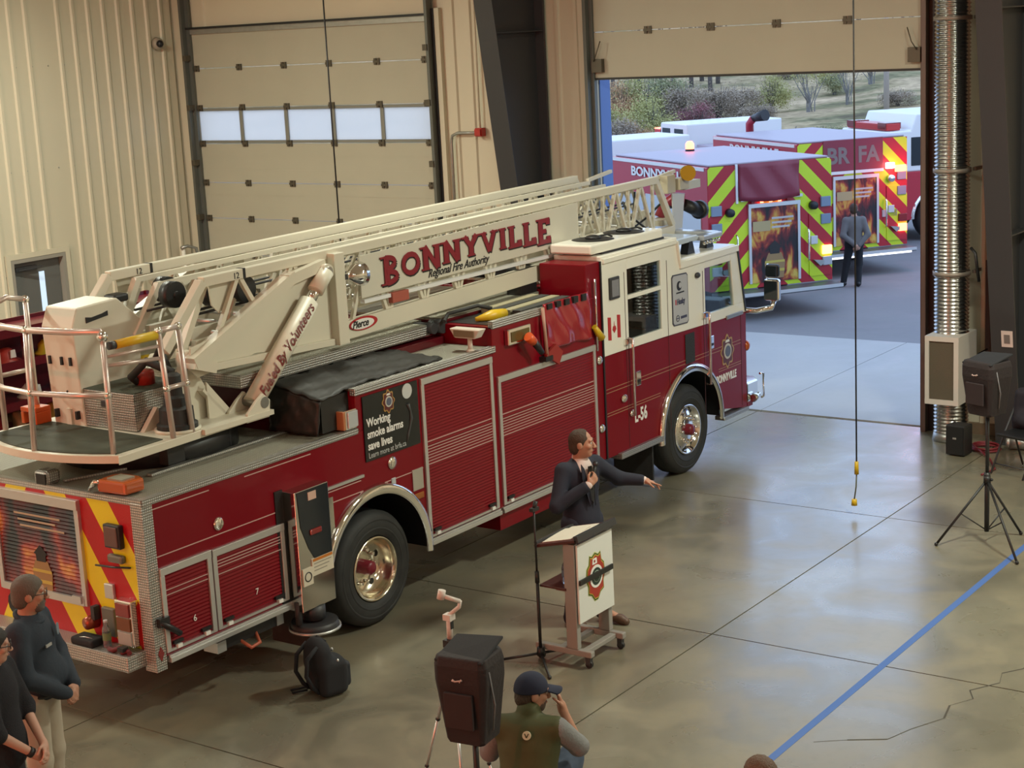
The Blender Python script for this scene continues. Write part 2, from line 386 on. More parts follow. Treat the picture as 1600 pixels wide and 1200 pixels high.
def sdf(prims, res, k=.03):
    """smooth union of round cones, ellipsoids and rounded boxes, turned into one closed mesh (surface nets).
    ('c',a,b,ra,rb[,k])  ('e',c,r[,R][,k])  ('b',c,half,round[,R])  ('-',prim)"""
    lo = np.array([1e9] * 3); hi = -lo; items = []
    for p in prims:
        neg = p[0] == '-'
        if neg: p = p[1]
        if p[0] == 'c':
            a, b = np.array(p[1], float), np.array(p[2], float); r = max(p[3], p[4]); l = np.minimum(a, b) - r; h = np.maximum(a, b) + r; kk = p[5] if len(p) > 5 else k
        elif p[0] == 'e':
            c = np.array(p[1], float); r = max(p[2]); l = c - r; h = c + r; kk = p[4] if len(p) > 4 else k
        else:
            c = np.array(p[1], float); r = float(np.linalg.norm(p[2])) + p[3]; l = c - r; h = c + r; kk = k
        items.append((neg, p, l, h, kk))
        if not neg: lo = np.minimum(lo, l); hi = np.maximum(hi, h)
    lo -= 3 * res; hi += 3 * res
    n = np.ceil((hi - lo) / res).astype(int) + 1
    ax = [lo[i] + res * np.arange(n[i]) for i in range(3)]
    D = np.full(n, .5)
    for neg, p, l, h, kk in items:
        mg = kk * 1.2 + 3 * res
        i0 = [max(0, int((l[i] - mg - lo[i]) / res)) for i in range(3)]; i1 = [min(n[i], int((h[i] + mg - lo[i]) / res) + 2) for i in range(3)]
        if any(i0[i] >= i1[i] for i in range(3)): continue
        X, Y, Z = np.meshgrid(*[ax[i][i0[i]:i1[i]] for i in range(3)], indexing='ij')
        Q = np.stack([X, Y, Z], -1)
        if p[0] == 'c':
            a, b = np.array(p[1], float), np.array(p[2], float); ba = b - a; pa = Q - a
            t = np.clip((pa @ ba) / max(ba @ ba, 1e-12), 0, 1)
            d = np.linalg.norm(pa - t[..., None] * ba, axis=-1) - (p[3] + (p[4] - p[3]) * t)
        elif p[0] == 'e':
            q = Q - np.array(p[1], float)
            if len(p) > 3 and p[3] is not None: q = q @ np.array(p[3], float)
            r = np.array(p[2], float); k0 = np.linalg.norm(q / r, axis=-1); k1 = np.linalg.norm(q / r ** 2, axis=-1)
            d = k0 * (k0 - 1) / np.maximum(k1, 1e-9)
        else:
            q = Q - np.array(p[1], float)
            if len(p) > 4 and p[4] is not None: q = q @ np.array(p[4], float)
            q = np.abs(q) - (np.array(p[2], float) - p[3])
            d = np.linalg.norm(np.maximum(q, 0), axis=-1) + np.minimum(q.max(-1), 0) - p[3]
        sl = tuple(slice(i0[i], i1[i]) for i in range(3))
        D[sl] = -smin(-D[sl], d, kk * .5) if neg else smin(D[sl], d, kk)
    nx, ny, nz = D.shape; ins = D < 0
    acc = np.zeros((nx - 1, ny - 1, nz - 1, 3)); cnt = np.zeros((nx - 1, ny - 1, nz - 1))
    for axn in range(3):
        o1, o2 = [i for i in range(3) if i != axn]
        for j in (0, 1):
            for q in (0, 1):
                sa = [None] * 3; sb = [None] * 3
                sa[axn] = slice(0, D.shape[axn] - 1); sb[axn] = slice(1, D.shape[axn])
                for o, v in ((o1, j), (o2, q)): sa[o] = sb[o] = slice(v, D.shape[o] - 1 + v)
                a, b = D[tuple(sa)], D[tuple(sb)]; m = (a < 0) != (b < 0)
                t = np.zeros_like(a); t[m] = a[m] / (a[m] - b[m])
                acc[..., axn] += t; acc[..., o1] += m * j; acc[..., o2] += m * q; cnt += m
    act = cnt > 0; idx = np.full(cnt.shape, -1); idx[act] = np.arange(act.sum())
    V = (acc[act] / cnt[act][:, None] + np.argwhere(act)) * res + lo
    quads = []
    for axn in range(3):
        o1, o2 = (axn + 1) % 3, (axn + 2) % 3
        sa = [slice(1, -1)] * 3; sb = [slice(1, -1)] * 3
        sa[axn] = slice(0, -1); sb[axn] = slice(1, None)
        a, b = ins[tuple(sa)], ins[tuple(sb)]
        for sgn, M in ((1, a & ~b), (-1, ~a & b)):
            e = np.argwhere(M)
            if not len(e): continue
            off = np.ones(3, int); off[axn] = 0; e = e + off
            def cell(d1, d2):
                c = e.copy(); c[:, o1] += d1; c[:, o2] += d2; return idx[c[:, 0], c[:, 1], c[:, 2]]
            qd = np.stack([cell(-1, -1), cell(0, -1), cell(0, 0), cell(-1, 0)], 1)
            quads.append(qd if sgn > 0 else qd[:, ::-1])
    return V, np.concatenate(quads)
def blob(name, prims, m, parent=None, res=.012, k=.03):
    V, Q = sdf(prims, res, k)
    o_ = np.array(ORG.get(parent.name, (0, 0, 0))) if parent else np.zeros(3)
    me = bpy.data.meshes.new(name); me.from_pydata((V - o_).tolist(), [], Q.tolist())
    me.polygons.foreach_set('use_smooth', [True] * len(Q)); me.materials.append(m); me.update()
    return link(name, me, parent)
def arc_pts(cx, cz, r, a0, a1, n=16):
    return [(cx + r * math.cos(math.radians(a0 + (a1 - a0) * i / n)), cz + r * math.sin(math.radians(a0 + (a1 - a0) * i / n))) for i in range(n + 1)]
# ------------------------------------------------------------------ the hall
WALLM = mat('cream_ribbed_wall_metal', (.62, .565, .43), .42, noise=(.8, .35, (.57, .52, .40)))
DOORM = mat('cream_door_panel', (.43, .405, .315), .48, noise=(1.5, .4, (.39, .37, .285)))
CONC = mat_concrete('sealed_concrete', (.205, .187, .136), (.115, .104, .074), (.255, .213, .132), (.24, .50), 1.0, .75)
APRON = mat_concrete('outdoor_concrete', (.40, .40, .39), (.33, .33, .33), (.42, .41, .38), (.6, .8), .6)
ASPH = mat_concrete('asphalt', (.215, .213, .222), (.165, .165, .175), (.25, .245, .24), (.7, .9), .7)
WX, WY = 19.76, 20.7          # inner faces of the door wall and of the left wall
SY = [20.58 - 3.48 * k for k in range(9)]; SX = [19.80 - 3.87 * k for k in range(9)]
b = MB().box(-12.4, 19.95, -8.4, 20.95, -.35, -.07); floor = struct('floor', b, mat('joint_filler', (.035, .032, .028), .9))
def slab(w_, h_, z1, z0, mname, m, parent):
    return MB().box(.007, w_ - .007, .007, h_ - .007, z0, z1).build(mname, m, parent)
first = None
for i in range(8):
    for j in range(8):
        x0, y0 = SX[i + 1], SY[j + 1]
        if first is None:
            first = slab(3.87, 3.48, 0, -.075, 'concrete_slab', CONC, floor); first.location = (x0, y0, 0)
        else: share(first, 'concrete_slab', floor, (x0, y0, 0))
b = MB().box(-12.4, 19.95, -8.4, 20.95, 7.05, 7.25)
struct('ceiling', b, mat('white_ceiling_liner', (.62, .58, .50), .6))
struct('wall_back', MB().box(-12.4, -12.2, -8.4, 20.95, -.05, 7.1), WALLM)
struct('wall_right', MB().box(-12.4, 19.95, -8.4, -8.2, -.05, 7.1), WALLM)

def ribbed(name, axis, a, b_, z0, z1, face, parent, sign=-1, pitch=.305):
    """sheet of ribbed cladding from a to b along axis, ribs proud of the face towards the room (sign)"""
    prof = [(a, 0.)]
    k = math.ceil((a - .05) / pitch)
    while k * pitch < b_ - .06:
        c = k * pitch
        if c - .05 > a: prof += [(c - .042, 0), (c - .022, .03), (c + .022, .03), (c + .042, 0)]
        k += 1
    prof.append((b_, 0.)); vs = []; n = len(prof)
    for z in (z0, z1):
        for u, d in prof: vs.append((u, face + sign * d, z) if axis == 'x' else (face + sign * d, u, z))
    fs = [(i, i + 1, i + 1 + n, i + n) for i in range(n - 1)]
    if axis == 'y': fs = [f[::-1] for f in fs]
    # back side for thickness
    o = len(vs)
    for z in (z0, z1):
        for u in (a, b_): vs.append((u, face - sign * .03, z) if axis == 'x' else (face - sign * .03, u, z))
    fs += [(o + 1, o, o + 2, o + 3), (0, o, o + 1, n - 1), (n, 2 * n - 1, o + 3, o + 2)]
    m = MB(); m.add(vs, fs); return m.build(name, WALLM, parent)

wl = struct('wall_left', MB().box(-12.4, 15.98, WY + .05, WY + .25, -.05, 7.1).box(17.04, 19.95, WY + .05, WY + .25, -.05, 7.1).box(15.98, 17.04, WY + .05, WY + .25, 2.2, 7.1), WALLM)
xe = [19.74, 18.84, 17.94, 17.04]
for i in range(3): ribbed('wall_sheet', 'x', xe[i + 1], xe[i], .0, 7.05, WY + .02, wl)
ribbed('wall_sheet', 'x', 15.98, 17.04, 2.2, 7.05, WY + .02, wl)
x = 15.98
while x > -11.5:
    ribbed('wall_sheet', 'x', x - .915, x, 0, 7.05, WY + .02, wl); x -= .915
# screw heads on the left wall
sm = MB()
for z in (1.95, 3.5, 5.05):
    for k in range(13): 
        xx = 19.5 - .305 * k
        if z < 2.1 and 15.9 < xx < 17.2: continue
        sm.cyl((xx + .06, WY + .025, z), (xx + .06, WY + .012, z), .012, n=6)
sm.build('screw_heads', GALV, wl)

# door wall
OD0, OD1, ODZ = 7.73, 12.52, 6.3     # open bay
LD0, LD1, LDZ = 15.33, 20.32, 5.5    # shut bay
wf = struct('wall_front', MB().box(WX + .06, WX + .26, LD1, WY + .25, -.05, 7.1).box(WX + .06, WX + .26, OD1, LD0, -.05, 7.1)
            .box(WX + .06, WX + .26, -8.4, OD0, -.05, 7.1).box(WX + .06, WX + .26, LD0, LD1, LDZ + .02, 7.1).box(WX + .06, WX + .26, OD0, OD1, 5.9, 7.1), WALLM)
for a, c in ((OD1 + .02, 13.43), (13.43, 14.34), (14.34, LD0 - .02), (LD1 + .02, WY)): ribbed('wall_sheet', 'y', a, c, 0, 7.05, WX + .03, wf)
y = OD0 - .02
while y > -8: ribbed('wall_sheet', 'y', max(-8.2, y - .915), y, 0, 7.05, WX + .03, wf); y -= .915
ribbed('wall_sheet', 'y', LD0, LD1, LDZ + .02, 7.05, WX + .03, wf, pitch=5.)
MB().box(WX - .03, WX + .03, OD0 - 1.1, OD0 - .05, 0, .14).build('kick_board', mat('scuffed_kick_board', (.20, .13, .08), .7), wf)

# overhead doors
def sections(parent, zs, y0, y1, x, window=None):
    for i in range(len(zs) - 1):
        z1, z0 = zs[i], zs[i + 1]
        if window == i:
            n = 5; w_ = (y1 - y0) / n
            fr = MB()
            fr.box(x, x + .05, y0, y1, z1 - .05, z1 - .004).box(x, x + .05, y0, y1, z0 + .004, z0 + .05)
            for k in range(n + 1): 
                yy = y0 + w_ * k; fr.box(x, x + .05, max(y0, yy - .035), min(y1, yy + .035), z0 + .004, z1 - .004)
            fr.build('window_section_frame', SATIN2, parent, .004)
            for k in range(n):
                MB().box(x + .02, x + .03, y0 + w_ * k + .034, y0 + w_ * (k + 1) - .034, z0 + .048, z1 - .048).build('window_pane', PANE, parent)
        else:
            m = MB(); h = z1 - z0
            # section with two shallow pressed lines
            for a, c in ((0, .333), (.333, .667), (.667, 1)):
                m.box(x + (.004 if a == .333 else 0), x + .05, y0, y1, z0 + h * a + (.004 if a == 0 else 0), z0 + h * c - (.004 if c == 1 else 0))
            m.build('door_section', DOORM, parent)
SATIN2 = mat('grey_window_frame', (.21, .21, .18), .5)
PANE = bpy.data.materials.new('fluted_polycarbonate'); PANE.use_nodes = True
def _pane():
    nt = PANE.node_tree; L = nt.links; nt.nodes.remove(nt.nodes['Principled BSDF'])
    t = _n(nt, 'ShaderNodeBsdfTranslucent'); t.inputs[0].default_value = (1, .93, .84, 1)
    g = _n(nt, 'ShaderNodeBsdfGlossy'); g.inputs['Roughness'].default_value = .2
    tr = _n(nt, 'ShaderNodeBsdfTransparent'); tr.inputs[0].default_value = (1, .96, .9, 1)
    a = _n(nt, 'ShaderNodeMixShader'); a.inputs[0].default_value = .28; L.new(t.outputs[0], a.inputs[1]); L.new(tr.outputs[0], a.inputs[2])
    c = _n(nt, 'ShaderNodeMixShader'); c.inputs[0].default_value = .06; L.new(a.outputs[0], c.inputs[1]); L.new(g.outputs[0], c.inputs[2])
    L.new(c.outputs[0], nt.nodes['Material Output'].inputs[0])
_pane()
HINGE = mat('dark_hinge_steel', (.10, .085, .06), .5, .4)
def hinges(parent, zs, ys, x):
    src = None
    for z in zs:
        for yy in ys:
            if src is None:
                src = MB().box(-.02, 0, -.055, -.01, -.05, .05).box(-.02, 0, .01, .055, -.05, .05).box(-.03, -.006, -.06, .06, -.018, .018).build('hinge', HINGE, parent)
                src.location = (x, yy, z)
            else: share(src, 'hinge', parent, (x, yy, z))
d1 = struct('door_1', MB().box(WX - .005, WX + .01, LD0 + .02, LD1 - .02, 5.44, 5.5).box(WX - .06, WX - .02, LD0 + .02, LD1 - .02, 5.42, 5.5), GALV)
ZS = [5.5, 4.87, 4.23, 3.65, 3.01, 2.42, 1.82, 1.22, .62, .02]
sections(d1, ZS, LD0 + .03, LD1 - .03, WX - .02, window=2)
hinges(d1, ZS[1:-1], (LD0 + .12, 16.37, 17.33, 18.27, 19.24, LD1 - .12), WX - .02)
MB().box(WX - .10, WX - .04, LD0 + .0, LD1 - .0, 5.50, 5.535).build('top_seal', BLACK, d1)
for k, yy in enumerate((LD0, LD1)):
    s = 1 if k else -1
    tr = MB().box(WX - .07, WX - .02, yy - .06, yy + .06, 0, 6.6).box(WX - .16, WX - .07, yy + s * .01, yy + s * .06, 0, 6.6).build('door_track', mat('grey_track_steel', (.13, .135, .12), .5, .4), d1)
    MB().box(WX - .06, WX + .03, yy + s * .06, yy + s * .105, 0, 5.6).build('weather_seal', BLACK, tr)
    for z in (.6, 1.5, 2.4, 3.3, 4.2, 5.0): MB().box(WX - .18, WX - .06, yy - .04, yy + .04, z, z + .09).build('track_bracket', HINGE, tr)
    MB().box(WX - .045, WX + .03, yy + s * .105, yy + s * .19, 0, 5.6).build('jamb_trim', WALLM, d1)
d2 = struct('door_2', MB().box(WX - .06, WX + .03, OD0 + .03, OD1 - .03, 4.495, 4.525), BLACK)
ZO = [5.77, 5.14, 4.52]
sections(d2, [7.03, 6.4] + ZO, OD0 + .03, OD1 - .03, WX - .05)
hinges(d2, ZO[:2] + [6.4], (8.74, 9.71, 10.66, 11.61), WX - .05)
for k, yy in enumerate((OD0, OD1)):
    s = 1 if k else -1
    tr = MB().box(WX - .09, WX - .03, yy - .05, yy + .05, 0, 6.9).box(WX - .18, WX - .09, yy + s * .0, yy + s * .05, 0, 6.9).build('door_track', MATS['grey_track_steel'] if k else mat('brown_grey_track', (.14, .10, .085), .5, .3), d2)
    MB().box(WX - .07, WX + .05, yy + s * .05, yy + s * .12, 0, 6.0).build('weather_seal', BLACK, tr)
    MB().box(WX - .05, WX + .05, yy + s * .12, yy + s * .21, 0, 6.0).build('jamb_trim', WALLM, d2)
    MB().box(WX - .13, WX - .05, yy - s * .2, yy - s * .04, 4.6, 4.78).tube([(WX - .14, yy - s * .08, 4.75), (WX - .16, yy - s * .14, 4.85), (WX - .14, yy - s * .2, 5.02)], .008, 6).build('lift_cable_bracket', HINGE, tr)
    MB().box(WX + .10, WX + .36, yy - s * .02, yy + s * .14, 0, 4.55).build('outer_jamb', BLUEP, d2)
MB().box(WX + .06, WX + .3, OD0, OD1, 5.85, 5.9).build('lintel', BLUEP, d2)

# portal columns (tapered plate columns)
def column(name, yc, label):
    m = MB(); z1 = 7.0
    fx = lambda z: 19.39 - .157 * z
    m.prism([(fx(0), 0), (fx(z1), z1), (WX - .05, z1), (WX - .05, 0)], 'y', yc - .008, yc + .008)
    m.prism([(fx(0), 0), (fx(0) - .02, 0), (fx(z1) - .02, z1), (fx(z1), z1)], 'y', yc - .15, yc + .15)
    m.box(WX - .07, WX - .03, yc - .15, yc + .15, 0, z1)
    m.box(fx(0) - .06, WX - .02, yc - .18, yc + .18, 0, .02)
    for z in (2.6, 5.2): m.box(fx(z), WX - .06, yc - .14, yc + .14, z - .008, z + .008)
    o = m.build(name, STEELD); o['kind'] = 'structure'
    return o, fx
c1, FX = column('column_1', 13.44, ''); c2, FX = column('column_2', 6.55, '')
# small plate with a printed notice on the right column
p = thing('wall_notice', 'small white framed notice fixed to the dark steel column', 'notice', (FX(1.35) - .02, 6.50, 1.26))
z = 1.35; sx = -.157
def onfl(y, zz, d): return (FX(zz) - .021 - d, y, zz)
for nm, w_, h_, d, mm in (('frame', .068, .10, .012, mat('white_plastic_frame', (.62, .50, .46), .5)), ('printed_sheet', .035, .055, .016, mat('grey_print', (.16, .13, .12), .6))):
    MB().obox(onfl(6.50, z, d / 2 - .002), Vector((0, w_, 0)), Vector((sx, 0, 1)).normalized() * h_, Vector((-1, 0, sx)).normalized() * (d / 2)).build(nm, mm, p)

# staff door in the left wall
dd = struct('door_3', MB().box(15.98, 17.04, WY + .10, WY + .16, 0, 2.2).box(15.985, 16.04, WY - .03, WY + .2, 0, 2.14).box(16.98, 17.035, WY - .03, WY + .2, 0, 2.14).box(15.985, 17.035, WY - .031, WY + .199, 2.14, 2.195), mat('grey_door_frame', (.30, .28, .24), .5))
lf = MB().box(16.06, 16.96, WY + .07, WY + .11, .01, 2.13).build('door_leaf', mat('grey_steel_door', (.125, .125, .12), .5), dd)
MB().box(16.56, 16.66, WY + .062, WY + .07, 1.15, 1.95).build('vision_panel', mat('lit_vision_glass', (.5, .62, .75), .1, emit=((.55, .72, .9), .75)), lf)
MB().box(16.1, 16.5, WY + .02, WY + .07, 2.0, 2.07).bar((16.15, WY + .02, 2.02), (16.5, WY - .1, 2.06), .03, .02).build('door_closer', STEELD, lf)
tr = MB().box(15.9, 15.98, WY - .035, WY + .0, 0, 2.28).box(17.04, 17.12, WY - .035, WY + .0, 0, 2.28).box(15.98, 17.04, WY - .034, WY - .001, 2.2, 2.28); struct('trim_1', tr, WALLM)
# bollard-like hose bib pipe beside the shut bay
t = thing('wall_pipe', 'bent grey pipe rising from the left wall beside the shut bay door', 'pipe', (19.4, WY - .2, 0))
MB().tube([(19.36, WY - .2, 0), (19.36, WY - .2, 1.7), (19.36, WY - .19, 1.95)], .035, 10).build('riser', CREAM, t)
MB().tube([(19.3, WY - .21, 1.96), (19.42, WY - .24, 1.98), (19.55, WY - .3, 1.93), (19.6, WY - .32, 1.6), (19.6, WY - .32, .9)], .028, 10).build('bent_pipe', GALV, t)
# camera on the left wall
t = thing('security_camera', 'small round dark security camera high on the left wall', 'camera', (19.36, WY, 5.22))
MB().lathe([(.0, 0), (.11, 0), (.10, -.05), (.07, -.08), (0, -.08)][::-1], (19.36, WY - .01, 5.3), 'y', 16).build('base', mat('beige_plastic', (.36, .31, .24), .5), t)
MB().ell((19.33, WY - .12, 5.3), .06).build('lens_ball', BLACK, t)
# conduit and red alarm on the wall between the doors
t = thing('fire_alarm', 'red fire alarm sounder on conduit between the bay doors', 'alarm', (WX - .06, 14.5, 3.7))
MB().box(WX - .10, WX - .0, 14.43, 14.55, 3.74, 3.86).prism([(14.44, 3.755), (14.54, 3.755), (14.54, 3.845), (14.44, 3.845)], 'x', WX - .13, WX - .1).build('sounder', mat('alarm_red', (.42, .02, .015), .4), t)
MB().tube([(WX - .05, 14.49, 3.86), (WX - .05, 14.49, 5.5), (WX - .05, 14.49, 7.0)], .014, 8).build('drop_conduit', WALLM, t)
MB().tube([(WX - .06, 14.56, 3.79), (WX - .06, 14.72, 3.79), (WX - .06, 14.9, 3.79), (WX - .06, 15.0, 3.75), (WX - .06, 15.02, 3.65), (WX - .06, 15.02, 0.05)], .022, 8).build('conduit', GALV, t)

# exhaust / air duct beside the open bay
t = thing('air_duct', 'tall corrugated metal duct with filter box beside the open bay', 'duct', (19.36, 7.26, 0))
prof = []; z = .1
while z < 7.0:
    prof += [(.196, z), (.212, z + .012), (.212, z + .022), (.196, z + .034)]; z += .046
DUCT = mat('spiral_duct_metal', (.46, .45, .43), .22, 1.0)
MB().lathe(prof, (19.36, 7.26, 0), 'z', 36).build('spiral_duct', DUCT, t)
MB().cyl((19.36, 7.26, 0), (19.36, 7.26, .11), .23, .21, 24).build('foot', GALV, t)
bx = MB()
bx.box(18.98, 19.6, 7.03, 7.09, .58, 1.30).box(18.98, 19.6, 7.40, 7.45, .58, 1.30).box(18.979, 19.6, 7.029, 7.451, .52, .58).box(18.979, 19.6, 7.029, 7.451, 1.30, 1.36)
bx.build('filter_box', mat('box_white', (.60, .55, .50), .5), t)
MB().box(19.0, 19.02, 7.09, 7.40, .58, 1.30).build('filter_screen', mat('brown_filter', (.11, .088, .06), .9, bump=('noise', 120, .6)), t)
MB().box(19.2, 19.28, 7.015, 7.03, .9, 1.05).build('rating_label', DECALW, t)
for z in (2.06, 3.3, 5.08): 
    MB().lathe([(.214, z), (.225, z), (.225, z + .05), (.214, z + .05)], (19.36, 7.26, 0), 'z', 28).box(19.5, 19.72, 7.02, 7.06, z + .005, z + .045).box(19.5, 19.72, 7.45, 7.49, z + .005, z + .045).build('strap', mat('strap_metal', (.30, .26, .22), .5, .5), t)
MB().tube([(19.3, 7.0, 2.4), (19.25, 6.93, 2.35), (19.3, 6.9, 2.0)], .02, 6).build('hanger_hook', BLACK, t)
# power lead dangling in the corner behind the duct
t = thing('power_strip', 'dark power strip with hanging leads on the wall behind the duct', 'power strip', (WX - .04, 6.95, 1.0))
MB().box(WX - .06, WX - .015, 6.90, 6.96, 1.0, 2.2).build('strip', BLACK, t)
MB().tube([(WX - .05, 6.93, 2.2), (WX - .06, 6.94, 3.0), (WX - .05, 6.93, 5.2)], .012, 6).tube([(WX - .06, 6.93, 1.1), (WX - .12, 7.02, 1.05), (WX - .12, 7.0, .8), (WX - .06, 6.95, .5)], .01, 6).build('lead', BLACK, t)

# a wandering crack in the slab by the tape
def crack(pts, nm='slab_crack'):
    m = MB(); P_ = [Vector((x, y, .0012)) for x, y in pts]
    for i in range(len(P_) - 1):
        d = (P_[i + 1] - P_[i]).normalized(); n_ = Vector((-d.y, d.x, 0)) * (.005 + .003 * math.sin(i * 2.3)); m.add([P_[i] - n_, P_[i + 1] - n_, P_[i + 1] + n_, P_[i] + n_], [(0, 1, 2, 3)])
    m.build(nm, mat('crack_dark', (.05, .043, .032), .9), floor)
crack([(12.95, 4.0), (12.6, 4.03), (12.35, 4.2), (12.15, 4.15), (11.9, 4.3), (11.75, 4.22), (11.55, 4.33), (11.3, 4.28), (11.0, 4.42), (10.75, 4.5), (10.6, 4.75), (10.45, 4.95)])
# blue tape line on the floor
tag(MB().box(7.2, 18.9, 5.06, 5.125, -.001, .0015).build('floor_tape', mat('blue_masking_tape', (.055, .125, .36), .6)), 'long strip of blue masking tape on the concrete floor', 'tape')
# ------------------------------------------------------------------ outdoors
ap = struct('apron', MB().box(19.95, 25.05, -12, 34, -.4, -.07), MATS['joint_filler'])
first = None
for j in range(-7, 4):
    y0 = 20.58 + 3.48 * j
    if first is None:
        first = MB().box(19.9, 25.06, .006, 3.474, -.08, -.002).build('concrete_slab', APRON, ap); first.location = (0, y0, 0)
    else: share(first, 'concrete_slab', ap, (0, y0, 0))
struct('asphalt_yard', MB().box(25.06, 62, -30, 70, -.4, -.004), ASPH)
struct('wall_outside', MB().box(WX + .261, WX + .29, OD1 + .14, LD0, -.05, 7.1), BLUEP)
# hillside: real terrain rising beyond the yard
def ground_h(x, y):
    s = x * .89 + y * .45; t = -x * .45 + y * .89
    d = max(0., s - 76)
    return -.05 + .055 * d + .0006 * d * d * (1 if d < 80 else 80 / d) + .35 * math.sin(x * .21) * math.sin(y * .17) * min(1, d / 8) + .5 * math.sin(t * .13 + s * .05) * min(1, d / 20)
def terrain():
    n = 70; vs = []; fs = []
    for i in range(n + 1):
        for j in range(n + 1):
            s = 52 + 170 * (i / n) ** 1.3; t = -70 + 160 * j / n
            x = s * .89 - t * .45; y = s * .45 + t * .89
            z = ground_h(x, y) if x > 61.5 else -.06
            vs.append((x, y, z))
    for i in range(n):
        for j in range(n):
            a = i * (n + 1) + j; fs.append((a, a + n + 1, a + n + 2, a + 1))
    m = MB(); m.add(vs, fs, True); return m
def mat_hill():
    m = bpy.data.materials.new('dry_grass_hillside'); m.use_nodes = True; nt = m.node_tree; L = nt.links; b = nt.nodes['Principled BSDF']
    g = _n(nt, 'ShaderNodeNewGeometry')
    def noise(sc, det, st=(1, 1, 1)):
        mp = _n(nt, 'ShaderNodeMapping'); mp.inputs['Scale'].default_value = st; L.new(g.outputs['Position'], mp.inputs['Vector'])
        t = _n(nt, 'ShaderNodeTexNoise'); t.inputs['Scale'].default_value = sc; t.inputs['Detail'].default_value = det; L.new(mp.outputs[0], t.inputs['Vector']); return t.outputs['Fac']
    r = _n(nt, 'ShaderNodeValToRGB'); e = r.color_ramp
    e.elements[0].position = .34; e.elements[0].color = (.16, .135, .09, 1); e.elements[1].position = .66; e.elements[1].color = (.56, .42, .27, 1)
    for p, c in ((.42, (.23, .21, .12, 1)), (.50, (.38, .30, .18, 1)), (.58, (.47, .36, .23, 1))): q = e.elements.new(p); q.color = c
    L.new(noise(.22, 8, (1, 1, 3)), r.inputs[0])
    x = _n(nt, 'ShaderNodeMix', data_type='RGBA', blend_type='MULTIPLY'); x.inputs[0].default_value = .5; L.new(r.outputs[0], x.inputs[6])
    r2 = _n(nt, 'ShaderNodeValToRGB'); r2.color_ramp.elements[0].position = .3; r2.color_ramp.elements[0].color = (.35, .35, .35, 1); r2.color_ramp.elements[1].position = .7; r2.color_ramp.elements[1].color = (1.4, 1.4, 1.4, 1)
    L.new(noise(2.2, 6), r2.inputs[0]); L.new(r2.outputs[0], x.inputs[7])
    L.new(x.outputs[2], b.inputs['Base Color']); b.inputs['Roughness'].default_value = 1; b.inputs['Specular IOR Level'].default_value = 0
    return m
struct('hillside', terrain(), mat_hill())

def foliage_mesh(name, n, m, size, rad=(1, 1, .8), seed=0, clumps=9, hollow=.3):
    """loose crown of small leaf cards around random clump centres; base of the crown at z = 0"""
    rg = np.random.default_rng(seed)
    cs = rg.normal(size=(clumps, 3)); cs /= np.linalg.norm(cs, axis=1)[:, None]; cs *= rg.uniform(.35, .75, (clumps, 1))
    c = cs[rg.integers(0, clumps, n)] + rg.normal(size=(n, 3)) * .23
    c *= np.array(rad); c[:, 2] += rad[2] * 1.0; c[:, 2] = np.abs(c[:, 2])
    a = rg.normal(size=(n, 3)); a /= np.linalg.norm(a, axis=1)[:, None]; b = rg.normal(size=(n, 3)); b = np.cross(a, b); b /= np.linalg.norm(b, axis=1)[:, None]
    s = size * rg.uniform(.6, 1.4, (n, 1))
    V = np.stack([c - a * s, c + b * s * .5, c + a * s, c - b * s * .5], 1).reshape(-1, 3)
    F = np.arange(4 * n).reshape(n, 4)
    me = bpy.data.meshes.new(name); me.from_pydata(V.tolist(), [], F.tolist()); me.materials.append(m); me.update(); return me
def twig_mesh(name, n, m, h, spread, seed, lean=.4):
    rg = random.Random(seed); mb = MB()
    for i in range(n):
        a = rg.uniform(0, 2 * PI); r0 = rg.uniform(0, .15); L = h * rg.uniform(.6, 1.05); sp = spread * rg.uniform(.2, 1)
        p = [Vector((r0 * math.cos(a), r0 * math.sin(a), -.1))]
        for k in range(1, 5):
            f = k / 4; p.append(Vector((math.cos(a) * sp * f ** 1.4 + rg.uniform(-.05, .05) * h * .4, math.sin(a) * sp * f ** 1.4 + rg.uniform(-.05, .05) * h * .4, L * f)))
        mb.tube(p, [.05 * h / 4 * (1 - .18 * k) for k in range(5)], 4)
        for q in range(3):
            j = rg.randint(1, 3); e = p[j] + Vector((rg.uniform(-.5, .5) * sp, rg.uniform(-.5, .5) * sp, L * .3))
            mb.tube([p[j], (p[j] + e) / 2 + Vector((0, 0, .05 * h)), e], [.022 * h / 4, .016 * h / 4, .006 * h / 4], 4)
    me = bpy.data.meshes.new(name); me.from_pydata(mb.v, [], mb.f); me.materials.append(m); me.update(); return me
LEAF = {k: mat('foliage_' + k, c, .9, spec=.1, noise=(.9, .8, c2)) for k, c, c2 in (
    ('yellow_green', (.50, .47, .20), (.37, .36, .17)), ('olive', (.36, .36, .20), (.26, .27, .16)), ('grey_brown', (.42, .34, .26), (.28, .23, .18)),
    ('rust', (.58, .37, .20), (.44, .29, .19)), ('dusky_red', (.36, .16, .17), (.27, .15, .17)), ('straw', (.68, .58, .40), (.52, .45, .30)))}
BARK = mat('grey_bark', (.13, .115, .11), .95); BARKL = mat('pale_bark', (.24, .225, .21), .95)
FM = {k: foliage_mesh('crown_' + k, 6500, m, .036, seed=i) for i, (k, m) in enumerate(LEAF.items())}
TM = [twig_mesh('stems_a', 16, BARK, 1.6, .8, 3), twig_mesh('stems_b', 9, BARKL, 1.7, .9, 4)]
def hillpt(px, d):
    """point on the hillside in the view direction px at horizontal distance d (metres)"""
    a = math.radians(35.68) - math.atan((px - 800) / 2650)
    x, y = d * math.cos(a), d * math.sin(a); return x, y, ground_h(x, y)
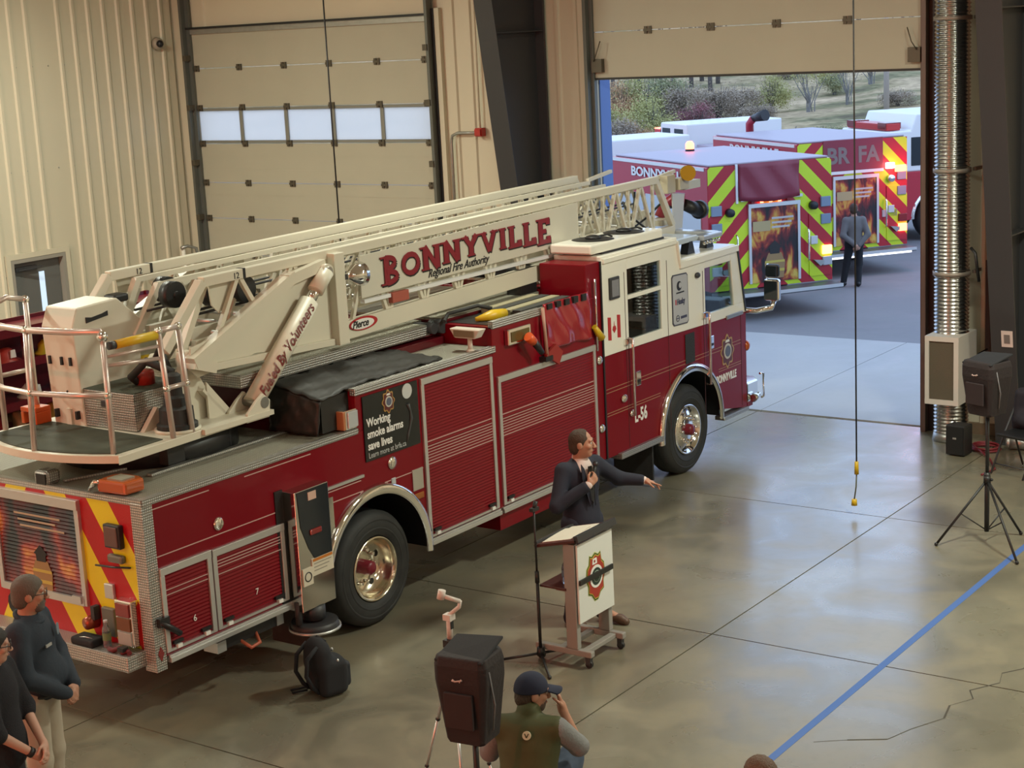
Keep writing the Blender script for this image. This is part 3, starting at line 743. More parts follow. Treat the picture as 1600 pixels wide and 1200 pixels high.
KIND = {'yellow_green': 'yellow-green shrub', 'olive': 'olive green shrub', 'grey_brown': 'grey-brown twiggy shrub', 'rust': 'rust-orange shrub', 'dusky_red': 'dusky red shrub', 'straw': 'straw-coloured brush'}
def shrub(px, d, kind, w_, h_, lab, st=0):
    x, y, z = hillpt(px, d)
    t = thing('shrub', lab, 'shrub', (x, y, z - .1), random.uniform(0, 6), 'shrubs on the hillside', True)
    o = link('foliage', FM[kind], t); o.scale = (w_ / 2.2, w_ / 2.2, h_ / 2 / .9)
    q = link('stems', TM[st], t); q.scale = (w_ / 2.4, w_ / 2.4, h_ / 1.75)
for a in ((956, 79, 'yellow_green', 2.8, 2.3, 'bushy yellow-green shrub beside the blue door jamb'), (975, 72.5, 'grey_brown', 2.8, 1.7, 'broad grey-brown shrub just above the red beacon engine roof'), (1022, 84, 'yellow_green', 3.2, 2.7, 'tallest yellow-green shrub below the bare trunks'),
          (995, 83, 'rust', 2.4, 2.7, 'rust-orange shrub between the yellow-green ones'), (1042, 77, 'yellow_green', 3.2, 2.2, 'wide low yellow-green shrub above the lit red beacon'), (1060, 90, 'olive', 3.2, 2.9, 'olive green shrub behind the tallest yellow-green one'),
          (1012, 73, 'rust', 2.0, 1.5, 'small rust-orange shrub beside the broad grey-brown one'), (948, 72, 'grey_brown', 2.0, 1.6, 'small grey-brown shrub at the foot of the blue jamb'), (1090, 84, 'grey_brown', 3.0, 2.3, 'grey-brown shrub beside the dusky red one'),
          (1116, 80, 'dusky_red', 2.2, 1.6, 'dusky red shrub above the deck gun'), (1146, 85, 'grey_brown', 3.0, 2.1, 'grey-brown shrub right behind the dusky red one'), (1180, 88, 'grey_brown', 2.8, 1.9, 'grey-brown shrub between the red and the round yellow one'),
          (1072, 72, 'straw', 2.6, .9, 'low straw-coloured brush behind the deck gun'), (1190, 77, 'olive', 2.4, .9, 'low olive green shrub in the grass strip behind the engines'), (1150, 73, 'straw', 2.2, .8, 'straw-coloured brush beside the low olive shrub'),
          (1232, 90, 'yellow_green', 2.4, 2.3, 'round yellow-green shrub standing alone on the open grass'), (1212, 83, 'grey_brown', 2.2, 1.2, 'low grey-brown shrub at the foot of the round yellow one'), (1262, 73.5, 'straw', 2.8, .8, 'straw-coloured brush below the wide multi-stemmed tree'),
          (1318, 75, 'olive', 2.8, .7, 'flat olive green shrub below the upright grey tree'), (1372, 76, 'straw', 3.0, .7, 'straw-coloured brush at the foot of the utility pole'), (1430, 86, 'grey_brown', 2.4, 1.0, 'grey-brown shrub beside the utility pole'),
          (1330, 97, 'olive', 2.2, 1.7, 'olive green shrub between the two multi-stemmed trees'), (940, 94, 'rust', 2.4, 2.6, 'rust-orange shrub high behind the blue door jamb'), (1255, 104, 'grey_brown', 2.8, 1.5, 'grey-brown shrub high up the slope behind the round yellow one')):
    shrub(*a)
def tree(px, d, h, crown=None, seed=0, cw=2.2, label='bare grey tree trunk standing on the upper hillside'):
    x, y, z = hillpt(px, d); rg = random.Random(seed)
    t = thing('tree', label, 'tree', (x, y, z - .2), 0, 'bare trees on the hillside' if not crown else 'leafing trees on the hillside', True)
    mb = MB(); p = [Vector((0, 0, 0))]
    for k in range(1, 6): p.append(Vector((rg.uniform(-.12, .12) * k * .5, rg.uniform(-.12, .12) * k * .5, h * k / 5)))
    mb.tube(p, [.16, .14, .12, .10, .07, .03], 6).build('trunk', BARK, t)
    br = MB()
    for k in range(9):
        j = rg.randint(2, 4); a = rg.uniform(0, 2 * PI); L = h * rg.uniform(.12, .25)
        e = p[j] + Vector((math.cos(a) * L, math.sin(a) * L, L * .9)); br.tube([p[j], (p[j] + e) / 2 + Vector((0, 0, -.05)), e], [.045, .03, .01], 4)
    br.build('branches', BARK, t)
    if crown:
        o = link('foliage', FM[crown], t); o.scale = (cw, cw, cw); o.location = (0, 0, h * .35)
for i, (px, d, h) in enumerate(((982, 96, 6.5), (1025, 100, 7), (1058, 98, 7.5), (1078, 94, 5.5), (1105, 102, 8), (1122, 104, 8), (1135, 101, 7.5), (1147, 103, 8), (948, 100, 6), (1440, 110, 6), (1366, 112, 6.5))): tree(px, d, h, None, i)
# spreading willow-like trees
def willow(px, d, h, w_, kind, label):
    x, y, z = hillpt(px, d)
    t = thing('spreading_tree', label, 'tree', (x, y, z - .15), random.uniform(0, 6), None, True)
    q = link('stems', TM[1], t); q.scale = (w_ / 1.9, w_ / 1.9, h / 1.75)
    o = link('foliage', FMW[kind], t); o.scale = (w_ / 2, w_ / 2, h / 2.2); o.location = (0, 0, h * .45)
FMW = {k: foliage_mesh('thin_crown_' + k, 2200, LEAF[k], .03, seed=40 + i) for i, k in enumerate(('yellow_green', 'grey_brown', 'rust'))}
willow(1292, 88, 3.0, 3.6, 'yellow_green', 'wide multi-stemmed tree with thin yellow leaves on the hillside')
willow(1352, 90, 3.0, 2.6, 'grey_brown', 'upright multi-stemmed grey tree beside the wide yellow one')
willow(1388, 100, 2.8, 3.0, 'yellow_green', 'small leaning tree with yellow tufts below the utility pole')
# utility pole
x, y, z = hillpt(1412, 80)
t = thing('utility_pole', 'pale wooden utility pole with small lamp on the hillside', 'pole', (x, y, z - .1), 0, None, True)
MB().cyl((0, 0, 0), (0, 0, 7.5), .14, .10, 10).build('pole', mat('weathered_pole_wood', (.42, .36, .31), .9), t)
MB().bar((0, 0, 4.2), (.5, -.6, 4.3), .06).box(.4, .7, -.85, -.55, 4.22, 4.36).build('lamp_arm', GALV, t)
# ------------------------------------------------------------------ the ladder truck
Y0, Y1, YC = 9.39, 11.87, 10.63
TR = thing('ladder_truck', 'long red and cream aerial ladder truck parked in the open bay', 'fire truck', (8.2, 9.39, 0))
GLASST = bpy.data.materials.new('cab_glass'); GLASST.use_nodes = True
def _gl():
    nt = GLASST.node_tree; L = nt.links; nt.nodes.remove(nt.nodes['Principled BSDF'])
    tr = _n(nt, 'ShaderNodeBsdfTransparent'); tr.inputs[0].default_value = (.82, .88, .88, 1)
    g = _n(nt, 'ShaderNodeBsdfGlossy'); g.inputs['Roughness'].default_value = .03
    lw = _n(nt, 'ShaderNodeLayerWeight'); lw.inputs[0].default_value = .5; pw = _n(nt, 'ShaderNodeMath', operation='POWER'); L.new(lw.outputs['Facing'], pw.inputs[0]); pw.inputs[1].default_value = 4
    f = _n(nt, 'ShaderNodeMath', operation='MULTIPLY_ADD'); L.new(pw.outputs[0], f.inputs[0]); f.inputs[1].default_value = .6; f.inputs[2].default_value = .05
    a = _n(nt, 'ShaderNodeMixShader'); L.new(f.outputs[0], a.inputs[0]); L.new(tr.outputs[0], a.inputs[1]); L.new(g.outputs[0], a.inputs[2])
    L.new(a.outputs[0], nt.nodes['Material Output'].inputs[0])
_gl()
RW, FW = (10.89, .53), (16.64, .53)
# chassis and axles
c = MB().box(8.6, 17.9, 10.2, 11.06, .5, .62).box(8.6, 17.9, 10.2, 10.3, .45, .8).box(8.6, 17.9, 10.96, 11.06, .45, .8)
for wx, wz in (RW, FW): c.cyl((wx, Y0 + .3, wz), (wx, Y1 - .3, wz), .09, n=12)
c.cyl((13.2, 9.9, .55), (14.4, 9.9, .55), .2, n=16).box(12.4, 13.0, 10.9, 11.6, .35, .62)
c.build('chassis', mat('chassis_black', (.012, .012, .012), .6), TR)
# rear body with wheel cut-out
body = [(8.28, .60), (10.17, .60)] + arc_pts(RW[0], .56, .72, 177, 3, 18) + [(11.61, .60), (12.78, .60), (12.78, 1.845), (8.28, 1.845)]
bo = MB().prism(body, 'y', Y0, Y1).build('rear_body', RED, TR, .006)
MB().box(10.72, 12.78, Y0, 9.97, 1.845, 2.205).build('upper_body', RED, TR, .006); MB().box(10.72, 12.78, 11.29, Y1, 1.845, 2.205).build('upper_body', RED, TR, .006)
MB().box(10.35, 12.78, 9.97, 11.29, 1.845, 2.30).box(12.78, 14.5, 10.0, 11.3, 2.42, 2.452).build('hose_bed', DRED, TR, .006)
# black arch liners, wheel-well shadow put into their colour, and chrome fender rings
for (wx, wz), r, nm in ((RW, .70, 'rear'), (FW, .70, 'front')):
    for s, yy in ((1, Y0), (-1, Y1)):
        li = MB(); li.lathe([(r, 0), (r, .62 * s)] if s > 0 else [(r, 0), (r, -.62)], (wx, yy, .56), 'y', 24, (-PI / 2 - .02, PI / 2 + .02)); li.build('wheel_well_shade_liner', BLACK, TR)
        ring = MB(); pts = [(wx + (r + .0) * math.cos(t), yy - s * .012, .56 + (r + .0) * math.sin(t)) for t in [math.radians(-3 + 186 * k / 28) for k in range(29)]]
        # half round fender strip
        prof = [(r - .035, -.03 * s), (r + .01, -.052 * s), (r + .05, -.04 * s), (r + .065, 0), (r + .02, .01 * s)]
        if s < 0: prof = prof[::-1]
        ring.lathe(prof, (wx, yy, .56), 'y', 40, (-PI / 2 + math.radians(-4), PI / 2 + math.radians(4)))
        ring.build('chrome_fender', CHROME, TR)
# deck
dk = MB().box(8.2, 10.74, Y0, Y1, 1.845, 1.872).build('rear_deck', PLATED, TR)
MB().box(8.2, 10.72, Y0 - .012, Y0 + .05, 1.83, 1.882).box(8.2, 10.72, Y1 - .05, Y1 + .012, 1.83, 1.882).box(8.195, 8.24, Y0, Y1, 1.83, 1.88).build('deck_edge_trim', PLATE, dk)
MB().box(8.75, 10.35, 9.86, 9.92, 1.872, 1.90).build('deck_strip', PLATE, dk, .003)
MB().box(10.72, 12.80, Y0 - .012, 9.97, 2.205, 2.225).build('compartment_top', PLATED, TR); MB().box(10.72, 12.80, 11.29, Y1, 2.205, 2.225).build('compartment_top', PLATED, TR)
MB().box(10.70, 12.81, Y0 - .02, Y0 + .045, 2.17, 2.235).build('top_edge_trim', PLATE, TR, .004)
# hose bed lid of checker plate under the ladder
ld = MB().box(9.98, 12.62, 10.02, 11.24, 2.33, 2.435).build('hose_bed_lid', PLATE, TR, .004)
MB().box(10.0, 12.6, 10.04, 11.22, 2.435, 2.44).build('lid_top', PLATED, ld)
MB().box(12.62, 13.7, 10.25, 10.75, 2.40, 2.44).build('walkway_plate', PLATED, TR)
# black vinyl cover over the side hose bin
def sheet(name, f, nu, nv, m, parent, th=.012):
    P = [[Vector(f(i / nu, j / nv)) for j in range(nv + 1)] for i in range(nu + 1)]
    vs = [p for r in P for p in r]; n = len(vs); fs = []
    nrm = (P[1][0] - P[0][0]).cross(P[0][1] - P[0][0]).normalized()
    vs2 = [p - nrm * th for p in vs]
    for i in range(nu):
        for j in range(nv):
            a = i * (nv + 1) + j; q = (a, a + nv + 1, a + nv + 2, a + 1); fs.append(q); fs.append(tuple(x + n for x in reversed(q)))
    def edge(a, b): fs.append((a, b, b + n, a + n))
    for i in range(nu): edge((i + 1) * (nv + 1), i * (nv + 1)); edge(i * (nv + 1) + nv, (i + 1) * (nv + 1) + nv)
    for j in range(nv): edge(j, j + 1); edge(nu * (nv + 1) + j + 1, nu * (nv + 1) + j)
    mb = MB(); mb.add(vs + vs2, fs, True); return mb.build(name, m, parent)
def wob(a, b): return .012 * math.sin(a * 9 + b * 4) * math.sin(b * 7 - a * 3) + .008 * math.sin(a * 23 + b * 11)
def tarp_top(u, v):
    x = 10.33 + 1.75 * u; y = 9.46 + .58 * v; z = 2.245 + .085 * v - .05 * math.exp(-(u * 6) ** 2) * (1 - v) + wob(x * 1.5, y * 3) - .04 * max(0, u - .8) * 5 * v
    return (x, y, z)
def tarp_back(u, v):
    y = 9.46 + .58 * u; z = 1.90 + (2.235 + .085 * u - .05 * (1 - u) - 1.90) * v
    return (10.29 + .05 * v + wob(y * 4, z * 3), y, z)
tp = sheet('vinyl_cover', tarp_top, 26, 12, TARP, TR)
sheet('cover_flap', lambda u, v: tarp_back(1 - u, v), 12, 10, TARP, tp)
MB().box(10.36, 12.1, 9.47, 10.0, 1.9, 2.2).build('side_hose_bin', TARP, TR)
# aluminium skirt rails
for a, c in ((8.32, 9.72), (11.62, 12.76), (12.80, 14.62)):
    r = MB().box(a, c, Y0 - .035, Y0 + .02, .545, .585).box(a, c, Y0 - .022, Y0 + .02, .585, .605).build('skirt_rail', SATIN, TR, .004)
MB().box(12.8, 14.6, Y0 + .03, Y1 - .03, .36, .56).build('step_box', RED, TR)
# mid body
MB().box(12.78, 14.64, Y0, Y1, .60, 2.42).build('mid_body', RED, TR, .006)
MB().box(12.79, 14.6, Y0 + .02, 9.44, 2.42, 2.465).box(12.79, 14.6, 10.0, Y1 - .1, 2.452, 2.475).build('mid_top_plate', PLATED, TR)
MB().box(12.78, 13.62, Y0 - .015, Y0 + .04, 2.40, 2.475).build('mid_edge_trim', PLATE, TR, .004)
MB().box(12.85, 14.5, 9.45, 9.98, 2.42, 2.425).build('crosslay_tray', BLACK, TR)
for k in range(4): MB().bar((13.4, 9.52 + .13 * k, 2.45), (14.3, 9.52 + .13 * k, 2.46), .10, .05).build('folded_hose', mat('tan_hose', (.34, .30, .19), .9) if k % 2 else mat('dark_hose', (.05, .05, .045), .9), TR)
MB().tube([(12.95, 9.7, 2.45), (13.1, 9.6, 2.47), (13.3, 9.6, 2.46)], [.02, .06, .05], 10).build('yellow_nozzle', YEL, TR)
MB().tube([(12.7, 9.9, 2.46), (12.9, 10.0, 2.5), (13.2, 9.85, 2.54), (13.3, 9.75, 2.5)], .02, 8).build('black_hose_loop', RUBBER, TR)
MB().cyl((12.62, 9.96, 2.4), (12.62, 10.2, 2.4), .055).cyl((12.75, 9.95, 2.4), (12.75, 10.1, 2.4), .07).build('hydraulic_couplers', STEELD, TR)
# bulkhead behind the cab
MB().box(14.5, 14.80, Y0 + .01, 9.98, .62, 2.78).box(14.5, 14.80, 11.28, Y1 - .01, .62, 2.78).box(14.5, 14.80, 9.98, 11.28, .62, 2.50).build('bulkhead', RED, TR, .01)
MB().box(14.2, 14.5, 10.02, 10.2, 2.475, 2.75).build('ladder_cradle', BLACK, TR)
# ------------- compartments with roller shutters
def shutter(x0, x1, z0, z1, lines=(), num=None, pitch=.03):
    f = MB().box(x0, x0 + .045, Y0 - .022, Y0 + .01, z0, z1 - .06).box(x1 - .045, x1, Y0 - .022, Y0 + .01, z0, z1 - .06).box(x0, x1, Y0 - .026, Y0 + .011, z1 - .06, z1).build('shutter_frame', SATIN, TR, .003)
    m = MB(); z = z0 + .03; m.box(x0 + .045, x1 - .045, Y0 - .004, Y0 + .01, z0, z1 - .06)
    while z < z1 - .07:
        m.add([(x0 + .045, Y0 - .004, z), (x1 - .045, Y0 - .004, z), (x1 - .045, Y0 - .009, z + pitch * .4), (x0 + .045, Y0 - .009, z + pitch * .4), (x1 - .045, Y0 - .004, z + pitch * .9), (x0 + .045, Y0 - .004, z + pitch * .9)], [(0, 1, 2, 3), (3, 2, 4, 5)]); z += pitch
    s = m.build('roller_shutter', RED, f)
    MB().box(x0 + .045, x1 - .045, Y0 - .02, Y0, z0, z0 + .02).build('bottom_bar', SATIN, f)
    for xx in (x0 + .1, x1 - .14): MB().box(xx, xx + .05, Y0 - .035, Y0, z0 + .01, z0 + .04).build('latch', DECALW, f); MB().box(xx - .03, xx + .07, Y0 - .03, Y0, z0 + .05, z0 + .075).build('shutter_stop', BLACK, f)
    for zz, th in lines: MB().box(x0 + .046, x1 - .046, Y0 - .0145, Y0 - .006, zz, zz + th).build('stripe', STRIPE, f)
    if num: text('number', num, .075, DECALW, f, ((x0 + x1) / 2 + .03, Y0 - .014, z0 + .16), (1, 0, 0), (0, 0, 1))
    return f
L6 = [(1.345 + .028 * k, .006) for k in range(6)] + [(1.53, .008), (1.315, .008)]
shutter(11.62, 12.74, .62, 2.14, L6); shutter(12.82, 14.60, .62, 1.92, L6)
shutter(8.30, 8.845, .63, 1.31, [(1.08, .006), (1.12, .006)], '6'); shutter(8.86, 9.69, .63, 1.30, [(1.08, .006), (1.14, .006), (1.165, .006), (1.19, .006)], '7')
for x0, x1, z in ((9.72, 10.72, 1.40), (8.3, 9.7, 1.40), (10.0, 11.6, 1.30), (8.3, 8.9, 1.78), (9.3, 10.1, 1.79)):
    MB().box(x0, x1, Y0 - .004, Y0 + .002, z, z + .008).build('pinstripe', STRIPE, TR)
MB().box(9.72, 10.75, Y0 - .02, Y0 + .01, 1.43, 1.455).build('rub_rail', SATIN, TR)
MB().lathe([(.0, 0), (.055, 0), (.055, -.012), (.04, -.02), (0, -.022)][::-1], (8.97, Y0, 1.49), 'y', 20).build('round_reflector', CHROME, TR)
MB().lathe([(.0, 0), (.06, 0), (.06, -.012), (.03, -.02), (0, -.022)][::-1], (11.16, Y0, 1.46), 'y', 20).build('filler_cap', CHROME, TR)
MB().box(11.43, 11.585, Y0 - .012, Y0 + .0, 1.12, 1.32).build('fuel_door', ALU, TR, .003)
MB().box(11.44, 11.58, Y0 - .015, Y0, 1.03, 1.09).build('side_marker', mat('amber_side_marker', (.30, .09, .02), .3), TR, .01)
MB().box(10.72, 10.86, Y0 - .02, Y0, 1.245, 1.295).build('body_marker_light', LENSC, TR, .008); MB().box(11.13, 11.19, Y0 - .012, Y0, 1.22, 1.32).build('body_marker_light', LENSC, TR, .006)
# black smoke alarm notice
sg = MB().box(10.80, 11.575, Y0 - .012, Y0 + .0, 1.55, 2.14).build('smoke_alarm_notice', mat('black_gloss_notice', (.012, .014, .014), .25), TR)
for s, zz, sz in (('Working', 1.86, .105), ('smoke alarms', 1.755, .105), ('save lives', 1.65, .105)): text('notice_text', s, sz, DECALW, sg, (10.835, Y0 - .0135, zz), (1, 0, 0), (0, 0, 1), shear=.0, offset=.0025, wscale=.86)
text('notice_text', 'Learn more at brfa.ca', .072, mat('grey_decal', (.45, .46, .45), .4), sg, (10.835, Y0 - .0135, 1.575), (1, 0, 0), (0, 0, 1), wscale=.84)
def badge(cx, cz, r, parent, yy, mm, seg=8, wob_=.12):
    pts = [(cx + r * .82 * (1 + wob_ * math.cos(seg * t)) * math.cos(t), cz + r * (1 + wob_ * math.cos(seg * t)) * math.sin(t)) for t in [2 * PI * k / 48 for k in range(48)]]
    return MB().prism(pts, 'y', yy - .004, yy)
def crest(cx, cz, r, parent, yy):
    o = badge(cx, cz, r, parent, yy, GOLD).build('crest', GOLD, parent)
    badge(cx, cz, r * .86, parent, yy - .002, GOLD).build('crest_field', mat('crest_dark_red', (.10, .02, .02), .4), o)
    MB().prism(arc_pts(cx, cz, r * .5, 0, 345, 23), 'y', yy - .010, yy - .004).build('crest_ring', mat('crest_white', (.5, .47, .42), .4), o)
    MB().prism(arc_pts(cx, cz, r * .36, 0, 345, 23), 'y', yy - .012, yy - .004).build('crest_centre', mat('crest_slate', (.10, .11, .16), .4), o)
    MB().prism([(cx - r * .28, cz + r * .58), (cx + r * .28, cz + r * .58), (cx + r * .2, cz + r * .74), (cx - r * .2, cz + r * .74)], 'y', yy - .009, yy - .004).build('crest_flag', DECALW, o)
    return o
crest(11.15, 2.03, .10, sg, Y0 - .012)
MB().prism(arc_pts(11.42, 2.07, .07, 0, 350, 24), 'y', Y0 - .016, Y0 - .012).build('printed_smoke_alarm', mat('pale_grey_print', (.52, .52, .50), .4), sg)
sm = MB().tube([(11.42 + .04 * math.sin(k * .9), Y0 - .0125, 1.95 - .07 * k) for k in range(6)], [.02, .012, .018, .01, .014, .006], 6); sm.build('printed_smoke', mat('smoke_grey_print', (.05, .055, .055), .5), sg)
# outrigger box
og = MB().box(9.715, 10.135, Y0 - .14, Y0 + .02, .52, 1.56).build('outrigger', mat('mirror_steel', (.60, .60, .58), .12, 1.0), TR, .004)
MB().prism([(9.74, 1.555), (10.12, 1.555), (10.12, .95), (9.98, .82), (9.84, 1.05), (9.76, 1.25)], 'y', Y0 - .146, Y0 - .14).build('dark_plate', mat('dark_mirror_plate', (.03, .035, .04), .15, .3), og)
MB().box(9.86, 10.125, Y0 - .150, Y0 - .14, .80, .95).box(9.74, 9.86, Y0 - .150, Y0 - .14, .74, .89).build('warning_label', mat('white_label', (.62, .56, .44), .5), og)
MB().box(9.87, 10.115, Y0 - .153, Y0 - .15, .925, .948).build('label_band', mat('label_orange', (.50, .16, .02), .5), og)
MB().lathe([(.035, 0), (.043, 0), (.043, -.004), (.035, -.004)][::-1], (9.80, Y0 - .150, .815), 'y', 20).build('label_ring', INK, og)
for k in range(3): MB().box(9.88, 10.10 - .03 * k, Y0 - .152, Y0 - .15, .90 - .03 * k, .908 - .03 * k).build('label_line', mat('label_grey', (.28, .25, .2), .6), og)
MB().box(9.87, 9.97, Y0 - .150, Y0 - .14, 1.46, 1.53).build('small_label', mat('pink_label', (.6, .38, .3), .5), og)
MB().box(9.86, 10.0, Y0 - .165, Y0 - .14, 1.16, 1.21).build('red_reflector', LENSR, og, .01)
MB().cyl((9.93, Y0 - .06, .52), (9.93, Y0 - .06, .40), .1, .1, 16).cyl((9.93, Y0 - .06, .38), (9.93, Y0 - .06, .31), .2, .21, 24).build('foot_pad', STEELD, og)
MB().lathe([(.21, .31), (.225, .31), (.225, .33), (.21, .33)], (9.93, Y0 - .06, 0), 'z', 28).build('pad_rim', SATIN, og)
MB().cyl((9.73, Y0 - .07, .40), (9.73, Y0 - .07, .60), .03).build('jack_pin', STEELD, og)
MB().box(9.62, 9.715, Y0 - .01, Y0 + .0, .55, 1.58).build('seal_strip', BLACK, TR)
MB().box(10.14, 10.33, Y0 - .01, Y0, .95, 1.36).build('polished_plate', MATS['mirror_steel'], TR)
# stowed black wheel chock tray below the skirt
ck = MB().bar((8.95, Y0 + .12, .46), (9.66, Y0 + .12, .46), .1, .1).build('stowed_tube', BLACK, TR)
MB().box(9.60, 9.68, Y0 + .06, Y0 + .18, .41, .51).build('tube_end', SATIN, ck); MB().box(8.88, 8.98, Y0 + .04, Y0 + .2, .41, .5).build('tube_end', SATIN, ck)
MB().tube([(9.18, Y0 + .08, .42), (9.22, Y0 + .0, .36), (9.32, Y0 + .0, .37), (9.36, Y0 + .08, .43)], .016, 8).build('pull_handle', mat('orange_red_grip', (.42, .10, .05), .5), ck)
MB().box(9.98, 10.02, Y0 + .06, Y0 + .5, .08, .6).build('mud_flap', RUBBER, TR); MB().box(15.86, 15.89, Y0 + .08, Y0 + .6, .1, .6).build('mud_flap', RUBBER, TR)
# ------------- wheels
def wheel(name, wx, wz, yy, s, front):
    """tyre + rim; yy is the outer face, s = +1 when inward is +y"""
    o = lambda d: d * s
    R = .53
    prof = [(.30, .03), (.31, .012), (.40, 0), (.47, .006), (.505, .03), (.53, .07), (.53, .25), (.505, .29), (.47, .31), (.31, .31)]
    mb = MB(); pr = [(r, o(d)) for r, d in prof]
    mb.lathe(pr if s < 0 else pr[::-1], (wx, yy, wz), 'y', 44)
    t = mb.build('tyre', RUBBER, TR)
    for rr in (.36, .44): MB().lathe([(rr, o(.004)), (rr + .012, o(-.004)), (rr + .024, o(.004))] if s < 0 else [(rr + .024, o(.004)), (rr + .012, o(-.004)), (rr, o(.004))], (wx, yy, wz), 'y', 40).build('sidewall_rib', RUBBER, t)
    # tread grooves
    tg = MB()
    for d in (.11, .16, .21): tg.lathe([(.531, o(d)), (.533, o(d + .004)), (.531, o(d + .008))] if s < 0 else [(.531, o(d + .008)), (.533, o(d + .004)), (.531, o(d))], (wx, yy, wz), 'y', 40)
    tg.build('tread_groove', BLACK, t)
    dish = .02 if front else .15
    rim = [(.30, .012), (.292, .0), (.28, .004), (.265, .05), (.26, dish + .03), (.10, dish + .035), (.0, dish + .035)]
    pr = [(r, o(d)) for r, d in rim]
    if front: pr = [(r, o(d)) for r, d in [(.30, .012), (.292, .0), (.278, .004), (.265, .06), (.25, .07), (.20, .035), (.12, .02), (.0, .02)]]
    w_ = MB().lathe(pr[::-1] if s > 0 else pr, (wx, yy, wz), 'y', 40); w_ = w_.build('rim', CHROME if front else mat('polished_aluminium_wheel', (.74, .69, .56), .16, 1.0), TR)
    hb = dish - (.05 if front else .08)
    MB().lathe([(.0, o(hb - .03)), (.045, o(hb - .03)), (.065, o(hb - .01)), (.07, o(dish + .04)), ][::-1 if s > 0 else 1], (wx, yy, wz), 'y', 20).build('hub', mat('hub_red', (.16, .008, .02), .35), w_)
    lug = None
    for k in range(10):
        a = 2 * PI * k / 10; x, z = wx + .155 * math.cos(a), wz + .155 * math.sin(a); base = .03 if front else dish + .03
        MB().cyl((x, yy + o(base), z), (x, yy + o(base - .05), z), .018, .016, 8).build('lug_nut', CHROME, w_)
        if not front and k % 2 == 0:
            x, z = wx + .215 * math.cos(a + .3), wz + .215 * math.sin(a + .3)
            MB().cyl((x, yy + o(dish + .031), z), (x, yy + o(dish + .024), z), .028, .028, 12).build('hand_hole', BLACK, w_)
        if front:
            x, z = wx + .235 * math.cos(a + .3), wz + .235 * math.sin(a + .3)
            MB().cyl((x, yy + o(.062), z), (x, yy + o(.05), z), .02, .02, 10).build('hand_hole', BLACK, w_)
for (wx, wz), fr in ((RW, False), (FW, True)):
    wheel('wheel', wx, wz, Y0 + .035, 1, fr); wheel('wheel', wx, wz, Y1 - .035, -1, fr)
    if not fr:
        for yy in (Y0 + .40, Y1 - .40 - .28): MB().lathe([(.3, 0), (.47, 0), (.53, .05), (.53, .23), (.47, .28), (.3, .28)][::-1], (wx, yy, wz), 'y', 32).build('inner_tyre', RUBBER, TR)
# ------------- rear end
MB().box(8.2, 8.285, Y0 + .12, Y1 - .12, .56, 1.845).build('rear_panel', CHEV, TR)
MB().box(8.19, 8.30, Y0 - .006, Y0 + .12, .50, 1.85).build('corner_post', PLATE, TR, .004); MB().box(8.19, 8.30, Y1 - .12, Y1 + .006, .50, 1.85).build('corner_post', PLATE, TR, .004)
MB().prism([(8.245, .58), (8.275, .64), (8.245, .70), (8.215, .64)], 'y', Y0 - .012, Y0 - .006).build('post_reflector', LENSR, TR)
st = MB().box(8.0, 8.2, Y0 + .10, Y1 - .10, .545, .67).build('rear_step', PLATE, TR, .008)
py0, py1, pz0, pz1 = 10.13, 11.13, .93, 1.78
f = MB().box(8.17, 8.21, py0 - .03, py0 + .02, pz0, pz1 - .06).box(8.17, 8.21, py1 - .02, py1 + .03, pz0, pz1 - .06).box(8.16, 8.211, py0 - .031, py1 + .031, pz1 - .06, pz1 + .02).build('rear_shutter_frame', SATIN, TR, .003)
m = MB().box(8.195, 8.205, py0, py1, pz0, pz1 - .04); z = pz0 + .06
while z < pz1 - .09: m.add([(8.194, py1 - .02, z), (8.194, py0 + .02, z), (8.184, py0 + .02, z + .013), (8.184, py1 - .02, z + .013), (8.194, py0 + .02, z + .03), (8.194, py1 - .02, z + .03)], [(0, 1, 2, 3), (3, 2, 4, 5)]); z += .032
m.build('rear_shutter', FLAME, f)
MB().box(8.165, 8.2, py0, py1, pz0, pz0 + .06).box(8.15, 8.17, py0 + .02, py0 + .12, pz0 + .02, pz0 + .08).build('shutter_bottom_bar', SATIN, f)
def figure(parent, cx, y0, z0, h, xf):
    """printed fire fighter on the poster (flat print)"""
    k = h
    def Q(pts, nm, mm, d): 
        mb = MB(); P_ = [(y0 + a * k, z0 + c * k) for a, c in pts]; mb.prism(P_, 'x', xf - d - .002, xf - d); mb.build(nm, mm, parent)
    tan = mat('printed_turnout_tan', (.30, .19, .08), .6); yl = mat('printed_yellow', (.50, .40, .08), .6); dk_ = mat('printed_black', (.02, .02, .02), .6)
    Q([(-.22, .05), (-.26, .40), (-.16, .62), (.16, .62), (.26, .40), (.22, .05)], 'printed_coat', tan, 0)
    Q([(-.24, .20), (-.24, .26), (.24, .26), (.24, .20)], 'printed_coat_band', yl, .002); Q([(-.25, .40), (-.25, .45), (.25, .45), (.25, .40)], 'printed_coat_band', yl, .002)
    Q([(-.12, .60), (-.13, .72), (-.18, .74), (0, .90), (.18, .74), (.13, .72), (.12, .60)], 'printed_helmet', dk_, .002)
figure(f, 0, 10.62, pz0 + .02, .46, 8.184)
for k, (a, c) in enumerate(((10.34, 10.9), (10.4, 10.86), (10.3, 10.84))): MB().box(8.181, 8.184, a, c, 1.60 - .05 * k, 1.615 - .05 * k).build('printed_text_line', mat('printed_pale', (.45, .36, .25), .6), f)
text('rear_lettering', 'd', .36, INK, TR, (8.197, 11.13, .72), (0, -1, 0), (0, 0, 1), ext=.002, offset=.01, wscale=.9)
